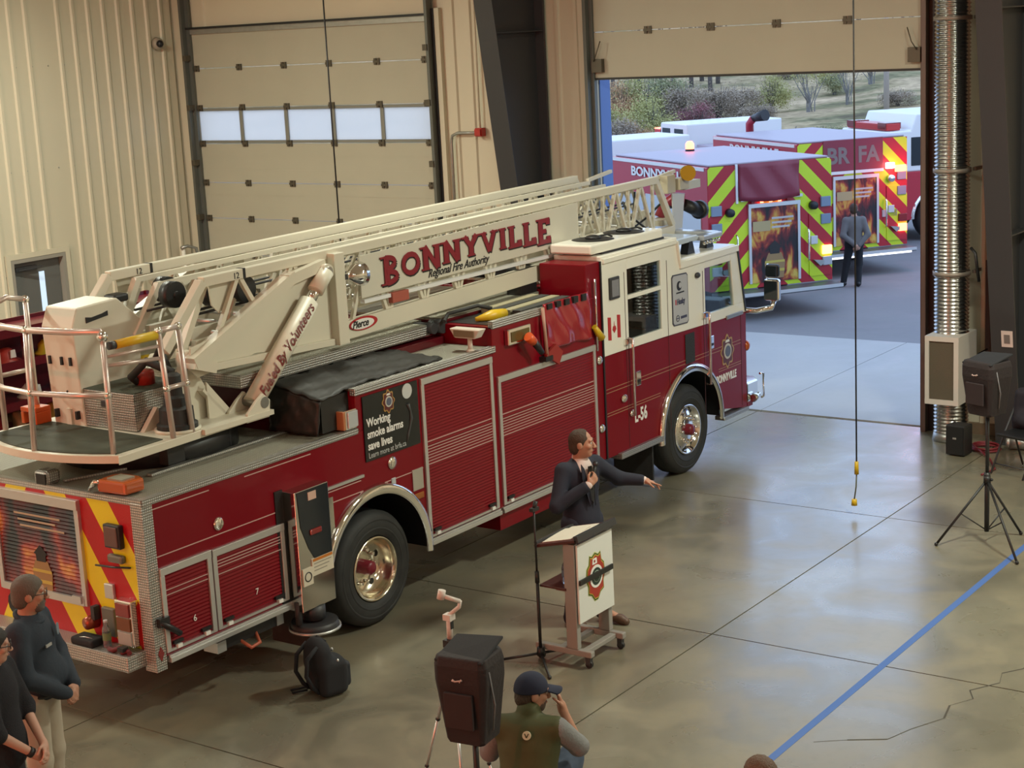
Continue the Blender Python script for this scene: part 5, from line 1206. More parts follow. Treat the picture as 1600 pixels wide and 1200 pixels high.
MB().tube([(16.6, 10.2, 3.2), (16.7, 10.1, 2.9), (17.0, 10.1, 2.98), (17.3, 10.1, 3.1), (17.6, 10.12, 3.02)], .014, 6).tube([(16.75, 10.12, 3.3), (16.66, 10.1, 3.0), (17.1, 10.08, 2.75)], .014, 6).build('tip_cable', BLACK, al)
MB().prism([(17.58, 2.75), (17.78, 2.75), (17.86, 3.16), (17.56, 3.2)], 'y', 10.08, 10.095).build('tip_plate', mat('grey_white_plate', (.55, .55, .54), .4), al)

# ------------------------------------------------------------------ turntable
TT = MB().prism([(8.36, 9.78), (9.98, 9.86), (10.02, 9.90), (10.02, 11.36), (9.98, 11.40), (8.36, 11.48)] +
                [(9.80 - 1.62 * math.cos(t), 10.63 + 1.62 * math.sin(t)) for t in [math.radians(30 - 60 * k / 14) for k in range(0, 15)]], 'z', 2.075, 2.14).build('turntable_platform', LC, TR, .004)
MB().prism([(8.40, 9.86), (8.92, 9.88), (8.98, 11.38), (8.40, 11.41)] + [(9.80 - 1.57 * math.cos(t), 10.63 + 1.57 * math.sin(t)) for t in [math.radians(29 - 58 * k / 14) for k in range(0, 15)]], 'z', 2.14, 2.147).build('platform_mat', MATGRN, TT)
MB().cyl((9.45, YC, 1.872), (9.45, YC, 2.08), .75, .75, 40).build('slew_ring', BLACK, TR)
MB().box(9.0, 9.72, 9.93, 10.2, 1.90, 2.08).build('slew_drive', BLACK, TR)
for s, o in ((10.16, -1), (11.10, 1)):
    q = MB().prism([(9.34, 2.085), (9.86, 2.085), (9.62, 2.50), (9.60, 2.72), (9.44, 2.74), (9.40, 2.45)], 'y', s - .03, s + .03).build('pivot_upright', LC, TR, .006)
    MB().prism([(9.62, 2.085), (9.95, 2.085), (9.62, 2.46)], 'y', s + o * .08, s + o * .10).bar((9.58, s, 2.40), (9.86, s, 2.10), .20, .025).build('gusset', LC, q)
    MB().cyl((9.52, s + o * .14, 2.66), (9.52, s - o * .06, 2.66), .05, .05, 16).build('pivot_pin', GALV, q); MB().cyl((9.52, s + o * .10, 2.66), (9.52, s - o * .05, 2.66), .085, .085, 18).build('pivot_boss', LC, q)
    yy = s + o * (-.0); cy = YN - .13 if o < 0 else YF + .13
    MB().prism([(9.80, 2.085), (10.08, 2.085), (10.10, 2.23), (10.02, 2.30), (9.92, 2.24), (9.82, 2.16)], 'y', cy - .125, cy - .095).build('cylinder_bracket', LC, q, .004); MB().prism([(9.80, 2.085), (10.08, 2.085), (10.10, 2.23), (10.02, 2.30), (9.92, 2.24), (9.82, 2.16)], 'y', cy + .095, cy + .125).build('cylinder_bracket', LC, q, .004)
    MB().box(9.3, 10.12, cy - .14, cy + .2 if o < 0 else cy + .14, 2.10, 2.142).build('bracket_base', LC, q)
cb = MB().box(9.0, 9.55, 10.28, 11.0, 2.145, 2.46).build('plate_step_box', PLATE, TR, .006); MB().box(9.0, 9.6, 10.28, 11.0, 2.46, 2.465).build('box_mat', MATGRN, cb)
MB().box(8.985, 9.0, 10.60, 10.66, 2.33, 2.38).build('box_latch', STEELD, cb)
MB().prism([(8.98, 2.085), (9.28, 2.085), (9.28, 2.30), (9.20, 2.32)], 'y', 10.22, 10.27).build('side_gusset', LC, TR, .004)
MB().box(8.96, 9.0, 11.02, 11.08, 2.085, 2.28).build('small_post', LC, TR)
# operator console
oc = MB().prism([(8.99, 2.1), (9.62, 2.1), (9.70, 2.95), (9.46, 3.16), (9.02, 3.14), (8.95, 2.98)], 'y', 10.88, 11.27).build('operator_console', LC, TR, .012)
MB().prism([(8.984, 2.3), (8.99, 2.3), (8.962, 2.88), (8.956, 2.88)], 'y', 10.93, 11.2).build('console_door', LC, oc, .004)
for z, y_ in ((2.66, 11.06), (2.66, 10.95), (2.66, 11.21), (2.2, 11.2), (2.2, 10.94)): MB().box(8.945, 8.985, y_ - .012, y_ + .012, z, z + .07).build('console_latch', INK, oc)
MB().ell((8.972, 11.05, 2.43), .010, 8).build('console_key', INK, oc)
MB().prism([(9.10, 3.0), (9.34, 3.03), (9.34, 3.07), (9.28, 3.055), (9.16, 3.04), (9.10, 3.05)], 'y', 10.872, 10.88).build('console_badge', INK, oc)
MB().box(9.50, 9.66, 10.95, 11.1, 3.1, 3.17).build('console_top_cap', BLACK, oc, .02)
# swivel boot, hose reel drum
MB().lathe([(.165, 2.145), (.17, 2.20), (.145, 2.215), (.14, 2.33), (.10, 2.35), (.095, 2.42), (.066, 2.44), (.062, 2.60), (.04, 2.62), (.0, 2.62)], (9.22, 10.02, 0), 'z', 26).build('swivel_boot', RUBBER, TR, smooth=False)
MB().lathe([(.18, 2.14), (.19, 2.14), (.19, 2.165), (.17, 2.165)], (9.22, 10.02, 0), 'z', 26).build('boot_ring', LC, TR)
MB().tube([(9.3, 10.1, 2.6), (9.2, 10.3, 2.7), (9.2, 10.5, 2.55), (9.35, 10.55, 2.45)], .035, 10).tube([(9.35, 10.2, 2.6), (9.45, 10.4, 2.75), (9.5, 10.55, 2.6)], .03, 10).build('hydraulic_hoses', RUBBER, TR)
MB().lathe([(.0, 2.46), (.08, 2.46), (.08, 2.56), (.07, 2.58), (.0, 2.58)], (9.35, 10.5, 0), 'z', 20).build('red_filter_canister', mat('canister_red', (.36, .03, .02), .4), TR)
MB().box(8.82, 8.98, 11.30, 11.50, 2.25, 2.29).box(8.82, 8.98, 11.30, 11.34, 2.147, 2.25).box(8.82, 8.98, 11.46, 11.50, 2.147, 2.25).build('orange_step_stool', ORANGE, TR, .006)
# guard rails
RAIL = mat('warm_satin_tube', (.62, .52, .47), .35, .6)
def rail(pts, r=.024, nm='guard_rail'): return MB().tube(pts, r, 12).build(nm, RAIL, TR)
def joint(p, par, r=.034): MB().ell(p, r, 12).build('rail_fitting', CHROME, par)
zr, zm, z0 = 3.10, 2.60, 2.10
P1, P2, P0 = (8.22, 10.60), (8.42, 9.90), (8.42, 11.38)
q = rail([(P1[0], P1[1], z0), (P1[0] + .06, P1[1] + .02, zr)]); joint((P1[0] + .06, P1[1] + .02, zr), q); joint((P1[0] + .03, P1[1] + .01, zm), q)
q = rail([(P2[0], P2[1], z0), (P2[0] + .04, P2[1] + .04, zr - .08)]); joint((P2[0] + .04, P2[1] + .04, zr - .04), q, .045); joint((P2[0] + .02, P2[1] + .02, zm), q)
q = rail([(P0[0], P0[1], z0), (P0[0] + .04, P0[1], zr)]); joint((P0[0] + .04, P0[1], zr), q)
rail([(8.52, 11.55, zr), (8.46, 11.38, zr), (8.34, 11.0, zr), (8.28, 10.62, zr), (8.34, 10.2, zr), (8.46, 9.96, zr), (8.47, 9.94, zr - .06)], .026, 'top_rail')
rail([(8.45, 11.38, zm), (8.30, 11.0, zm), (8.25, 10.61, zm), (8.32, 10.2, zm), (8.44, 9.92, zm)], .022, 'mid_rail')
for px, py, hh in ((9.0, 9.84, 3.02), (9.22, 9.85, 3.02)):
    q = rail([(px, py, z0), (px - .03, py + .03, hh)], .024); joint((px - .03, py + .03, hh), q, .036); joint((px - .012, py + .012, 2.55), q)
rail([(8.97, 9.87, 3.02), (9.19, 9.88, 3.02)], .024, 'top_rail'); rail([(8.99, 9.855, 2.55), (9.21, 9.86, 2.55)], .02, 'mid_rail')
for px, py in ((8.62, 11.46), (8.95, 11.44)):
    q = rail([(px, py, z0), (px - .0, py - .0, 3.20)], .024); joint((px, py, 3.2), q, .036)
rail([(8.62, 11.46, 3.2), (8.78, 11.47, 3.24), (8.95, 11.44, 3.2)], .024, 'top_rail'); rail([(8.62, 11.46, 2.6), (8.95, 11.44, 2.6)], .02, 'mid_rail')
yl = MB().tube([(8.50, 9.93, 2.98), (8.56, 9.92, 2.98)], .032, 14).build('gate_strut_end', STEELD, TR); MB().tube([(8.56, 9.92, 2.98), (8.95, 9.88, 2.99)], .036, 16).build('gate_strut_sleeve', YEL, yl)
rail([(8.46, 9.93, 2.90), (8.97, 9.87, 2.90)], .014, 'gate_bar'); rail([(8.46, 9.93, 2.83), (8.97, 9.87, 2.80)], .016, 'gate_bar')
# ------------------------------------------------------------------ engines standing in the yard
EM_RED = mat('lit_red_lamp', (.8, .05, .03), .3, emit=((1, .12, .06), 9)); EM_WHT = mat('lit_white_lamp', (.9, .9, .9), .3, emit=((1, .93, .9), 6))
EM_AMB = mat('lit_amber_lamp', (.9, .4, .1), .3, emit=((1, .45, .12), 5)); EM_STRIP = mat('lit_step_light', (.9, .9, .92), .3, emit=((.95, .95, 1), 2.2))
SKYSHEEN = mat('sky_sheen_cover', (.36, .31, .36), .5); VIN = mat('maroon_vinyl', (.22, .02, .04), .45, coat=.2); BR2 = mat('engine_red_paint', (.46, .012, .03), .3, coat=.5)  # engine covers: sky reflection painted in as pale lilac
FLAME2 = mat_flames('poster_flames', 3.6, .09)
def engine(loc, rz, label, name_left=True, brfa=False, gun=False, lit=True, rear=True, rf=7.15):
    T = thing('fire_engine', label, 'fire truck', loc, rz, None, True)
    B = lambda *a: MB().box(*a)
    # wheels
    for wx in (1.9, 7.35):
        for s in (-1, 1):
            yy = 1.22 * s
            t = MB().lathe([(.3, 0), (.42, .0), (.5, .04), (.53, .1), (.53, .28), (.48, .3), (.3, .3)] if s < 0 else [(.3, -.3), (.48, -.3), (.53, -.28), (.53, -.1), (.5, -.04), (.42, 0), (.3, 0)], (wx, yy, .53), 'y', 32).build('tyre', RUBBER, T)
            r = MB().lathe([(.3, .02 * -s), (.26, .07 * -s), (.15, .05 * -s), (.0, .04 * -s)], (wx, yy, .53), 'y', 24).build('rim', CHROME, T)
            for k in range(8): MB().cyl((wx + .16 * math.cos(k * PI / 4), yy - .06 * s, .53 + .16 * math.sin(k * PI / 4)), (wx + .16 * math.cos(k * PI / 4), yy + .0 * s, .53 + .16 * math.sin(k * PI / 4)), .03, .02, 6).build('lug_nut', CHROME, r)
    B(.2, 8.4, -.5, .5, .5, .8).build('chassis', MATS['chassis_black'], T)
    bd = [(0, .52), (1.25, .52)] + arc_pts(1.9, .53, .63, 180, 0, 14) + [(2.55, .52), (4.0, .52), (4.0, 2.72), (0, 2.72)]
    b_ = MB().prism(bd, 'y', -1.25, 1.25).build('body', BR2, T, .015)
    for s in (-1, 1):
        for (a, c, z0, z1) in ((.25, 1.2, .65, 2.1), (2.6, 3.85, .65, 2.1), (1.3, 2.5, 1.25, 2.1)):
            f = B(a, c, s * 1.25, s * 1.265, z0, z1).build('shutter', SATIN, T); 
        B(0.1, 3.95, s * 1.25, s * 1.262, 2.65, 2.71).build('white_band', DECALW, T)
        ring = MB().lathe([(.62, -.02), (.66, -.03), (.68, .02)] if s < 0 else [(.68, -.02), (.66, .03), (.62, .02)], (1.9, s * 1.25, .53), 'y', 24, (-PI / 2, PI / 2)); ring.build('fender', SATIN, T)
    # hose bed cover
    B(.02, 3.95, -1.2, 1.2, 2.72, 2.76).build('hose_bed_cover', SKYSHEEN, T, .03)
    B(4.0, 5.5, -1.18, 1.18, .55, 2.35).build('pump_house', SATIN, T, .02); B(4.05, 5.45, -1.0, 1.0, 2.35, 2.45).build('pump_deck', SKYSHEEN, T, .02)
    # cab with raised rear roof
    cl = [(5.5, .52), (6.7, .52)] + arc_pts(7.35, .53, .64, 180, 0, 14) + [(8.0, .52), (8.75, .45), (8.78, 1.62), (5.5, 1.62)]
    MB().prism(cl, 'y', -1.23, 1.23).build('cab_lower', BR2, T, .015)
    cu_ = MB().prism([(5.5, 1.62), (8.78, 1.62), (8.58, 2.55), (rf, 2.55), (rf - .15, 2.92), (5.5, 2.92)], 'y', -1.22, 1.22).build('cab_upper', WHITE, T, .03)
    for s in (-1, 1):
        for pts, nm in (([(6.95, 1.75), (6.45, 1.75), (6.45, 2.35), (6.95, 2.35)], 'cab_window'), ([(6.45, 2.48), (6.95, 2.48), (6.9, 2.80), (6.45, 2.80)], 'cab_window'), ([(7.3, 1.75), (8.05, 1.75), (8.05, 2.4), (7.3, 2.4)], 'cab_window'), ([(7.3, 2.48), (7.75, 2.48), (7.7, 2.80), (7.3, 2.80)] if rf > 7.5 else [(5.6, 1.75), (5.68, 1.75), (5.68, 2.35), (5.6, 2.35)], 'cab_window'),
                        ([(5.7, 1.75), (6.2, 1.75), (6.2, 2.35), (5.7, 2.35)], 'cab_window'), ([(5.7, 2.48), (6.2, 2.48), (6.2, 2.80), (5.7, 2.80)], 'cab_window'), ([(7.08, 2.58), (7.0, 2.80), (7.0, 2.58)], 'cab_window'), ([(8.2, 1.75), (8.62, 1.75), (8.48, 2.4), (8.2, 2.4)], 'cab_window')):
            w_ = MB().prism([(x, z) for x, z in pts], 'y', s * 1.215, s * 1.232).build(nm, GLASS, T, .012)
        MB().lathe([(.64, -.02), (.69, -.035), (.71, .02)] if s < 0 else [(.71, -.02), (.69, .035), (.64, .02)], (7.35, s * 1.24, .53), 'y', 28, (-PI / 2, PI / 2)).build('fender', CHROME, T)
        B(8.5, 8.9, s * 1.3, s * 1.5, 1.7, 2.15).build('mirror_head', CHROME, T, .03); B(8.6, 8.7, s * 1.2, s * 1.4, 1.85, 1.9).build('mirror_arm', CHROME, T)
        q = MB().tube([(6.3, s * 1.29, 1.0), (6.3, s * 1.29, 1.9)], .02, 8).build('grab_rail', CHROME, T)
    MB().prism([(8.79, 1.7), (8.62, 2.48), (8.6, 2.48), (8.76, 1.7)], 'y', -1.1, 1.1).build('windscreen', GLASS, T)
    B(8.78, 9.2, -1.2, 1.2, .5, .75).build('front_bumper', CHROME, T, .03); B(8.78, 8.82, -.7, .7, .8, 1.5).build('grille', CHROME, T)
    rb = max(0., rf - 7.45)
    lb = B(7.6 + rb, 7.95 + rb, -1.0, 1.0, 2.56, 2.72).build('light_bar', mat('red_bar_lens', (.5, .03, .03), .2), T, .02)
    B(7.58 + rb, 7.97 + rb, -.98, -.6, 2.6, 2.74).build('lit_bar_lamp', EM_RED if lit else LENSR, lb); B(7.58 + rb, 7.97 + rb, .6, .98, 2.6, 2.74).build('lit_bar_lamp', EM_RED if lit else LENSR, lb)
    # rear
    if rear:
        B(-.012, .0, -1.24, 1.24, .52, 2.72).build('rear_chevron_panel', CHEVO, T)
        st = B(-.42, -.01, -1.22, 1.22, .42, .50).build('rear_step', mat('dark_step', (.10, .11, .12), .4, .3), T, .01); B(-.425, -.41, -1.22, 1.22, .44, .50).build('step_edge', SATIN, st)
        if brfa: B(-.43, -.40, -1.1, 1.22, .40, .435).build('step_light_strip', EM_STRIP, st)
        fr = B(-.05, -.012, -.57, -.52, .60, 1.95).box(-.05, -.012, .42, .47, .60, 1.95).box(-.06, -.0121, -.571, .471, 1.95, 2.02).build('poster_frame', SATIN, T)
        B(-.03, -.012, -.52, .42, .60, 1.95).build('poster', FLAME2, fr)
        figure(fr, 0, -.05, .62, .80, -.03)
        for k in range(3): B(-.034, -.03, -.44 + .04 * k, .0, 1.72 - .08 * k, 1.755 - .08 * k).build('printed_text_line', mat('printed_white', (.5, .47, .46), .5), fr)
        B(-.034, -.03, .03, .38, 1.52, 1.70).build('printed_motto', mat('printed_straw', (.42, .33, .16), .5), fr)
        if brfa:
            cv = B(-.03, -.012, -.68, .68, 2.12, 2.75).build('vinyl_cover', VIN, T, .01)
            text('cover_lettering', 'BR', .45, mat('grey_lettering', (.20, .17, .155), .6), cv, (-.032, .60, 2.28), (0, -1, 0), (0, 0, 1), offset=.014, wscale=.95); text('cover_lettering', 'FA', .45, MATS['grey_lettering'], cv, (-.032, -.10, 2.28), (0, -1, 0), (0, 0, 1), offset=.014, wscale=.95)
            B(-.05, -.012, -.68, .68, 2.06, 2.12).build('white_rail', WHITE, T)
        else:
            cv = MB()
            cvs = sheet('vinyl_cover', lambda u, v: (-.05 - .05 * (1 - v) * math.sin(u * 3.1) - .015 * math.sin(u * 14 + v * 6), .66 - 1.22 * u, 2.10 + .64 * v + (-.05 * math.sin(u * 3.1)) * (1 - v)), 20, 8, VIN, T)
            B(-.06, -.012, -.62, .62, 2.08, 2.13).build('lamp_rail', SATIN, T)
            for k in range(5): B(-.07, -.05, -.36 + .18 * k, -.30 + .18 * k, 2.03, 2.08).build('red_rail_lamp', EM_RED if k in (1, 2, 3) else LENSR, T)
            B(-.04, -.012, .665, .705, 2.05, 2.74).build('edge_post', WHITE, T)
        for s in (-1, 1):
            pl = B(-.03, -.012, s * .76, s * 1.22, .62, 1.75).build('equipment_panel', CHEVO, T)
            for z in (1.86, 1.55): B(-.06, -.012, s * 1.0, s * 1.2, z, z + .18).build('square_lamp', mat('blue_grey_lens', (.20, .26, .34), .2), T, .01)
            B(-.07, -.012, s * 1.02, s * 1.21, 1.0, 1.16).build('turn_lamp', EM_AMB if (not brfa and s < 0) else LENSR, T, .01); B(-.07, -.012, s * 1.02, s * 1.21, .80, .96).build('tail_lamp', LENSC if not brfa else EM_RED if s < 0 else LENSR, T, .01)
            B(-.06, -.012, s * .78, s * .92, 1.2, 1.35).build('valve_plate', SATIN, T, .006)
            MB().lathe([(0, -.1), (.07, -.1), (.08, 0), (0, 0)], (-.012, s * .84, 1.9), 'x', 16).build('round_lamp', BLACK if not brfa else CHROME, T)
            MB().prism([(s * .95, .80), (s * 1.02, .84), (s * 1.02, .90), (s * .82, .92)], 'x', -.1, -.012).build('folding_step', GALV, T)
            MB().tube([(-.05, s * .72, .9), (-.09, s * .72, .95), (-.09, s * .72, 1.45), (-.05, s * .72, 1.5)], .018, 8).build('hand_rail', CHROME, T)
        if brfa:
            B(-.07, -.012, -1.2, -.95, 2.02, 2.16).build('red_flasher', EM_RED, T, .01); B(-.08, -.012, -.92, -.74, 2.1, 2.22).build('white_flasher', EM_WHT, T, .01)
            B(-.03, -.012, -1.0, -.66, 1.12, 1.26).build('licence_plate', mat('plate_white', (.6, .5, .5), .5), T)
    if name_left: text('town_name', 'BONNYVILLE', .24, DECALW, T, (3.1, 1.268, 2.42), (-1, 0, 0), (0, 0, 1), offset=.008, wscale=1.65)
    if gun:
        m = MB().tube([(4.5, .1, 2.4), (4.5, .1, 2.9), (4.4, .05, 3.02)], .09, 12).build('deck_gun', mat('gun_red', (.35, .02, .04), .4), T); MB().tube([(4.4, .05, 3.02), (4.0, -.05, 3.10)], [.08, .13], 14).build('gun_barrel', BLACK, m); MB().box(4.2, 4.9, -.4, .5, 2.40, 2.48).build('gun_deck', GALV, m)
    return T
fwd = lambda a: (math.cos(math.radians(a)), math.sin(math.radians(a)))
E1 = engine((26.75, 13.36, 0), math.radians(56), 'red fire engine with chevron rear and flame poster nearest the bay')
bq = MB().cyl((3.3, -.1, 2.76), (3.3, -.1, 2.80), .09, .09, 16).build('beacon_base', BLACK, E1); MB().lathe([(.085, 2.80), (.085, 2.90), (.05, 2.95), (0, 2.955)], (3.3, -.1, 0), 'z', 16).build('lit_beacon', EM_RED, bq)
E2 = engine((31.62, 13.94, 0), math.radians(53), 'red fire engine with BR FA lettered cover beside the walking person', True, True, True)
E3 = engine((43.45, 10.42, 0), math.radians(140), 'white-topped fire engine cab standing crosswise behind the other engines', False, False, False, False, False, 8.05)
text('unit_number', '11', .26, mat('gold_lettering', (.55, .25, .10), .4), E3, (7.75, 1.24, 1.27), (-1, 0, 0), (0, 0, 1), wscale=.9)
# red light thrown by the lit warning lamps
for nm, loc, pw in (('beacon_glow', (31.6, 20.6, 3.0), 30), ('flasher_glow', (32.15, 12.85, 2.05), 25)):
    l = bpy.data.lights.new(nm, 'POINT'); l.energy = pw; l.color = (1, .12, .06); l.shadow_soft_size = .15; o = bpy.data.objects.new(nm, l); COL.objects.link(o); o.location = loc
# ------------------------------------------------------------------ people
SKIN = mat('skin', (.42, .21, .135), .55, noise=(14, .35, (.38, .17, .11))); SKINP = mat('pale_skin', (.50, .28, .20), .55, noise=(14, .3, (.44, .22, .16)))
LIP = mat('lips', (.28, .09, .075), .5); EYEW = mat('eye_white', (.5, .48, .45), .3)
def nrm(v): v = np.array(v, float); return v / np.linalg.norm(v)
class Human:
    def __init__(s, label, loc, face, h=1.8, z=0., name='person'):
        s.k = h / 1.80; s.loc = np.array([loc[0], loc[1], z]); a = math.radians(face)
        s.F = np.array([math.cos(a), math.sin(a), 0]); s.R = np.array([math.sin(a), -math.cos(a), 0]); s.U = np.array([0, 0, 1.])
        s.o = thing(name, label, 'person', (loc[0], loc[1], z))
        s.J = dict(pelvis=(0, 0, .95), waist=(0, 0, 1.08), chest=(0, 0, 1.30), neck=(0, -.01, 1.50), head=(0, .03, 1.665),
                   shR=(.185, -.01, 1.44), shL=(-.185, -.01, 1.44), elR=(.25, -.02, 1.14), elL=(-.25, -.02, 1.14), wrR=(.24, .08, .88), wrL=(-.24, .08, .88),
                   hpR=(.095, 0, .93), hpL=(-.095, 0, .93), knR=(.105, .02, .50), knL=(-.105, .02, .50), anR=(.11, -.02, .09), anL=(-.11, -.02, .09), toR=(.13, .15, .045), toL=(-.13, .15, .045))
        s.hy, s.hp = 0., 0.
    def W(s, p): p = np.array(p, float) * s.k; return s.loc + s.R * p[0] + s.F * p[1] + s.U * p[2]
    def j(s, n): return s.W(s.J[n])
    def basis(s):
        a = math.radians(s.hy); f = s.F * math.cos(a) + s.R * math.sin(a); r = s.R * math.cos(a) - s.F * math.sin(a)
        b = math.radians(s.hp); f2 = f * math.cos(b) + s.U * math.sin(b); u = s.U * math.cos(b) - f * math.sin(b)
        return r, f2, u
    def H(s, p): r, f, u = s.basis(); c = s.j('head'); p = np.array(p, float) * s.k; return c + r * p[0] + f * p[1] + u * p[2]
    def RM(s): return np.stack(s.basis(), 1)
    def e(s, c, r, k=.02): return ('e', s.H(c), np.array(r) * s.k, s.RM(), k)
    def c(s, a, b, r0, r1, k=.02): return ('c', s.H(a), s.H(b), r0 * s.k, r1 * s.k, k)
    def head(s, jaw=1.0):
        return [s.e((0, -.012, .028), (.076, .098, .092)), s.e((0, .026, -.045), (.062 * jaw, .066, .080), .03), s.e((0, .055, -.098), (.034 * jaw, .030, .024)),
                s.c((0, .094, .012), (0, .116, -.030), .009, .0145, .012), s.e((.013, .106, -.034), (.010, .012, .009), .008), s.e((-.013, .106, -.034), (.010, .012, .009), .008),
                s.e((.079, -.010, -.008), (.011, .025, .034), .008), s.e((-.079, -.010, -.008), (.011, .025, .034), .008),
                s.c((-.042, .082, .030), (.042, .082, .030), .013, .013, .015), s.c((-.022, .088, -.064), (.022, .088, -.064), .009, .009, .008), s.e((.045, .065, -.02), (.022, .022, .02), .02), s.e((-.045, .065, -.02), (.022, .022, .02), .02),
                ('-', s.e((.031, .104, .008), (.015, .014, .010))), ('-', s.e((-.031, .104, .008), (.015, .014, .010))),
                ('c', s.H((0, -.02, -.06)), s.j('neck') + s.U * -.03 * s.k, .055 * s.k, .062 * s.k, .03)]
    def hand(s, side, d, n, curl=.5, spread=.0, thumb=.6, point=False):
        """palm + five fingers; d = direction of the hand, n = palm normal (side the fingers curl to)"""
        w = s.j('wr' + side); d = nrm(d); n = nrm(np.array(n) - d * np.dot(n, d)); t = np.cross(d, n) * (1 if side == 'R' else -1)   # t points to the thumb side
        k = s.k; P = [('c', w - d * .01 * k, w + d * .03 * k, .028 * k, .03 * k, .015)]
        for q in (-.026, 0, .024): P.append(('c', w + d * .02 * k + t * q * k * .7, w + d * .085 * k + t * q * k, .017 * k, .014 * k, .012))
        for i, (q, L) in enumerate(((.030, .075), (.011, .084), (-.009, .078), (-.028, .062))):
            a = w + d * .088 * k + t * q * k; dd = d + t * q * spread; cu = curl * (0.15 if (point and i == 0) else 1)
            for m, f in enumerate((.45, .32, .26)):
                ang = cu * (m + 1) * .8; v = nrm(nrm(dd) * math.cos(ang) + n * math.sin(ang)); b = a + v * L * f * k
                P.append(('c', a, b, (.0092 - .0008 * m) * k, (.0086 - .0008 * m) * k, .004)); a = b
        a = w + d * .03 * k + t * .030 * k; v = nrm(d * .75 + t * .8 + n * .25); b = a + v * .042 * k; P.append(('c', a, b, .0135 * k, .011 * k, .01))
        v2 = nrm(d * .9 + t * (.5 - thumb) + n * (.3 + thumb * .6)); P.append(('c', b, b + v2 * .05 * k, .0105 * k, .0085 * k, .005)); return P
    def body(s, skin, hands, jaw=1., res=.008):
        J = s.j; k = s.k; q = lambda p: s.W(p)
        ax = np.stack([s.R, s.F, s.U], 1)
        P = [('c', J('pelvis'), J('chest'), .115 * k, .13 * k), ('c', J('shR'), J('shL'), .055 * k, .055 * k, .05), ('c', J('chest'), J('neck'), .10 * k, .06 * k, .05), ('c', J('hpR'), J('hpL'), .09 * k, .09 * k, .05)]
        for sd in 'RL':
            P += [('c', J('sh' + sd), J('el' + sd), .050 * k, .041 * k, .03), ('c', J('el' + sd), J('wr' + sd), .041 * k, .028 * k, .02),
                  ('c', J('hp' + sd), J('kn' + sd), .082 * k, .056 * k, .04), ('c', J('kn' + sd), J('an' + sd), .055 * k, .040 * k, .03), ('c', J('an' + sd), J('to' + sd), .042 * k, .034 * k, .03)]
        P += s.head(jaw)
        for h in hands: P += s.hand(*h)
        b_ = blob('body', P, skin, s.o, res, .03)
        for sx in (1, -1):
            MB().ell(tuple(s.H((sx * .031, .0805, .008))), .0120 * k, 10).build('eye', EYEW, b_); MB().ell(tuple(s.H((sx * .031, .0885, .008))), .0055 * k, 8).build('iris', INK, b_)
        MB().tube([tuple(s.H((-.021, .0965, -.064))), tuple(s.H((0, .099, -.063))), tuple(s.H((.021, .0965, -.064)))], [.004 * k, .007 * k, .004 * k], 8).build('lips', LIP, b_)
        return b_
    def torso(s, g, low=None):
        """garment prims for the trunk, g = ease in metres"""
        J = s.j; k = s.k
        ax = np.stack([s.R, s.F, nrm(J('chest') - J('pelvis'))], 1); ax[:, 1] = nrm(np.cross(ax[:, 2], ax[:, 0])); ax[:, 0] = np.cross(ax[:, 1], ax[:, 2])
        P = [('e', J('chest') + s.F * .0 * k, np.array([.165 + g, .105 + g, .21]) * k, ax, .05), ('e', J('waist'), np.array([.150 + g, .110 + g, .19]) * k, ax, .06), ('c', J('shR') * .97 + J('shL') * .03, J('shL') * .97 + J('shR') * .03, (.058 + g * .5) * k, (.058 + g * .5) * k, .06), ('e', J('pelvis'), np.array([.158 + g, .112 + g, .13]) * k, ax, .06)]
        if low is not None: P.append(('c', J('pelvis') - s.U * 0, J('pelvis') - s.U * low * k, (.135 + g) * k, (.145 + g) * k, .05))
        P.append(('c', J('chest') + (J('neck') - J('chest')) * .6, J('neck') - s.U * .02 * k, (.085) * k, (.066 + g * .3) * k, .04)); return P
    def sleeve(s, sd, g, f=.95):
        J = s.j; k = s.k; e = J('el' + sd); w_ = e + (J('wr' + sd) - e) * f
        return [('c', J('sh' + sd), e, (.052 + g) * k, (.044 + g) * k, .035), ('c', e, w_, (.044 + g) * k, (.034 + g * .8) * k, .025)]
    def trousers(s, m, g=.018, name='trousers', top=.06):
        J = s.j; k = s.k; P = [('c', J('hpR') + s.U * .02 * k, J('hpL') + s.U * .02 * k, (.092 + g) * k, (.092 + g) * k, .05), ('e', J('pelvis') + s.U * top * .3 * k, np.array([.155 + g * .4, .11 + g * .4, .10]) * k, np.stack([s.R, s.F, s.U], 1), .05)]
        for sd in 'RL':
            P += [('c', J('hp' + sd), J('kn' + sd), (.086 + g) * k, (.058 + g) * k, .04), ('c', J('kn' + sd), J('an' + sd) - s.U * .025 * k, (.058 + g) * k, (.047 + g * .9) * k, .03)]
        return blob(name, P, m, s.o, .010, .03)
    def shoes(s, m):
        for sd in 'RL':
            a, t = s.j('an' + sd), s.j('to' + sd); k = s.k; d = nrm(t - a); up = np.array([0, 0, 1.])
            blob('shoe', [('c', a - d * .045 * k - up * .035 * k, t - up * .0 * k, .045 * k, .040 * k, .02), ('c', a - up * .02 * k, a + up * .03 * k, .047 * k, .045 * k, .02), ('c', t, t + d * .05 * k - up * .004 * k, .042 * k, .036 * k, .02)], m, s.o, .010, .02)
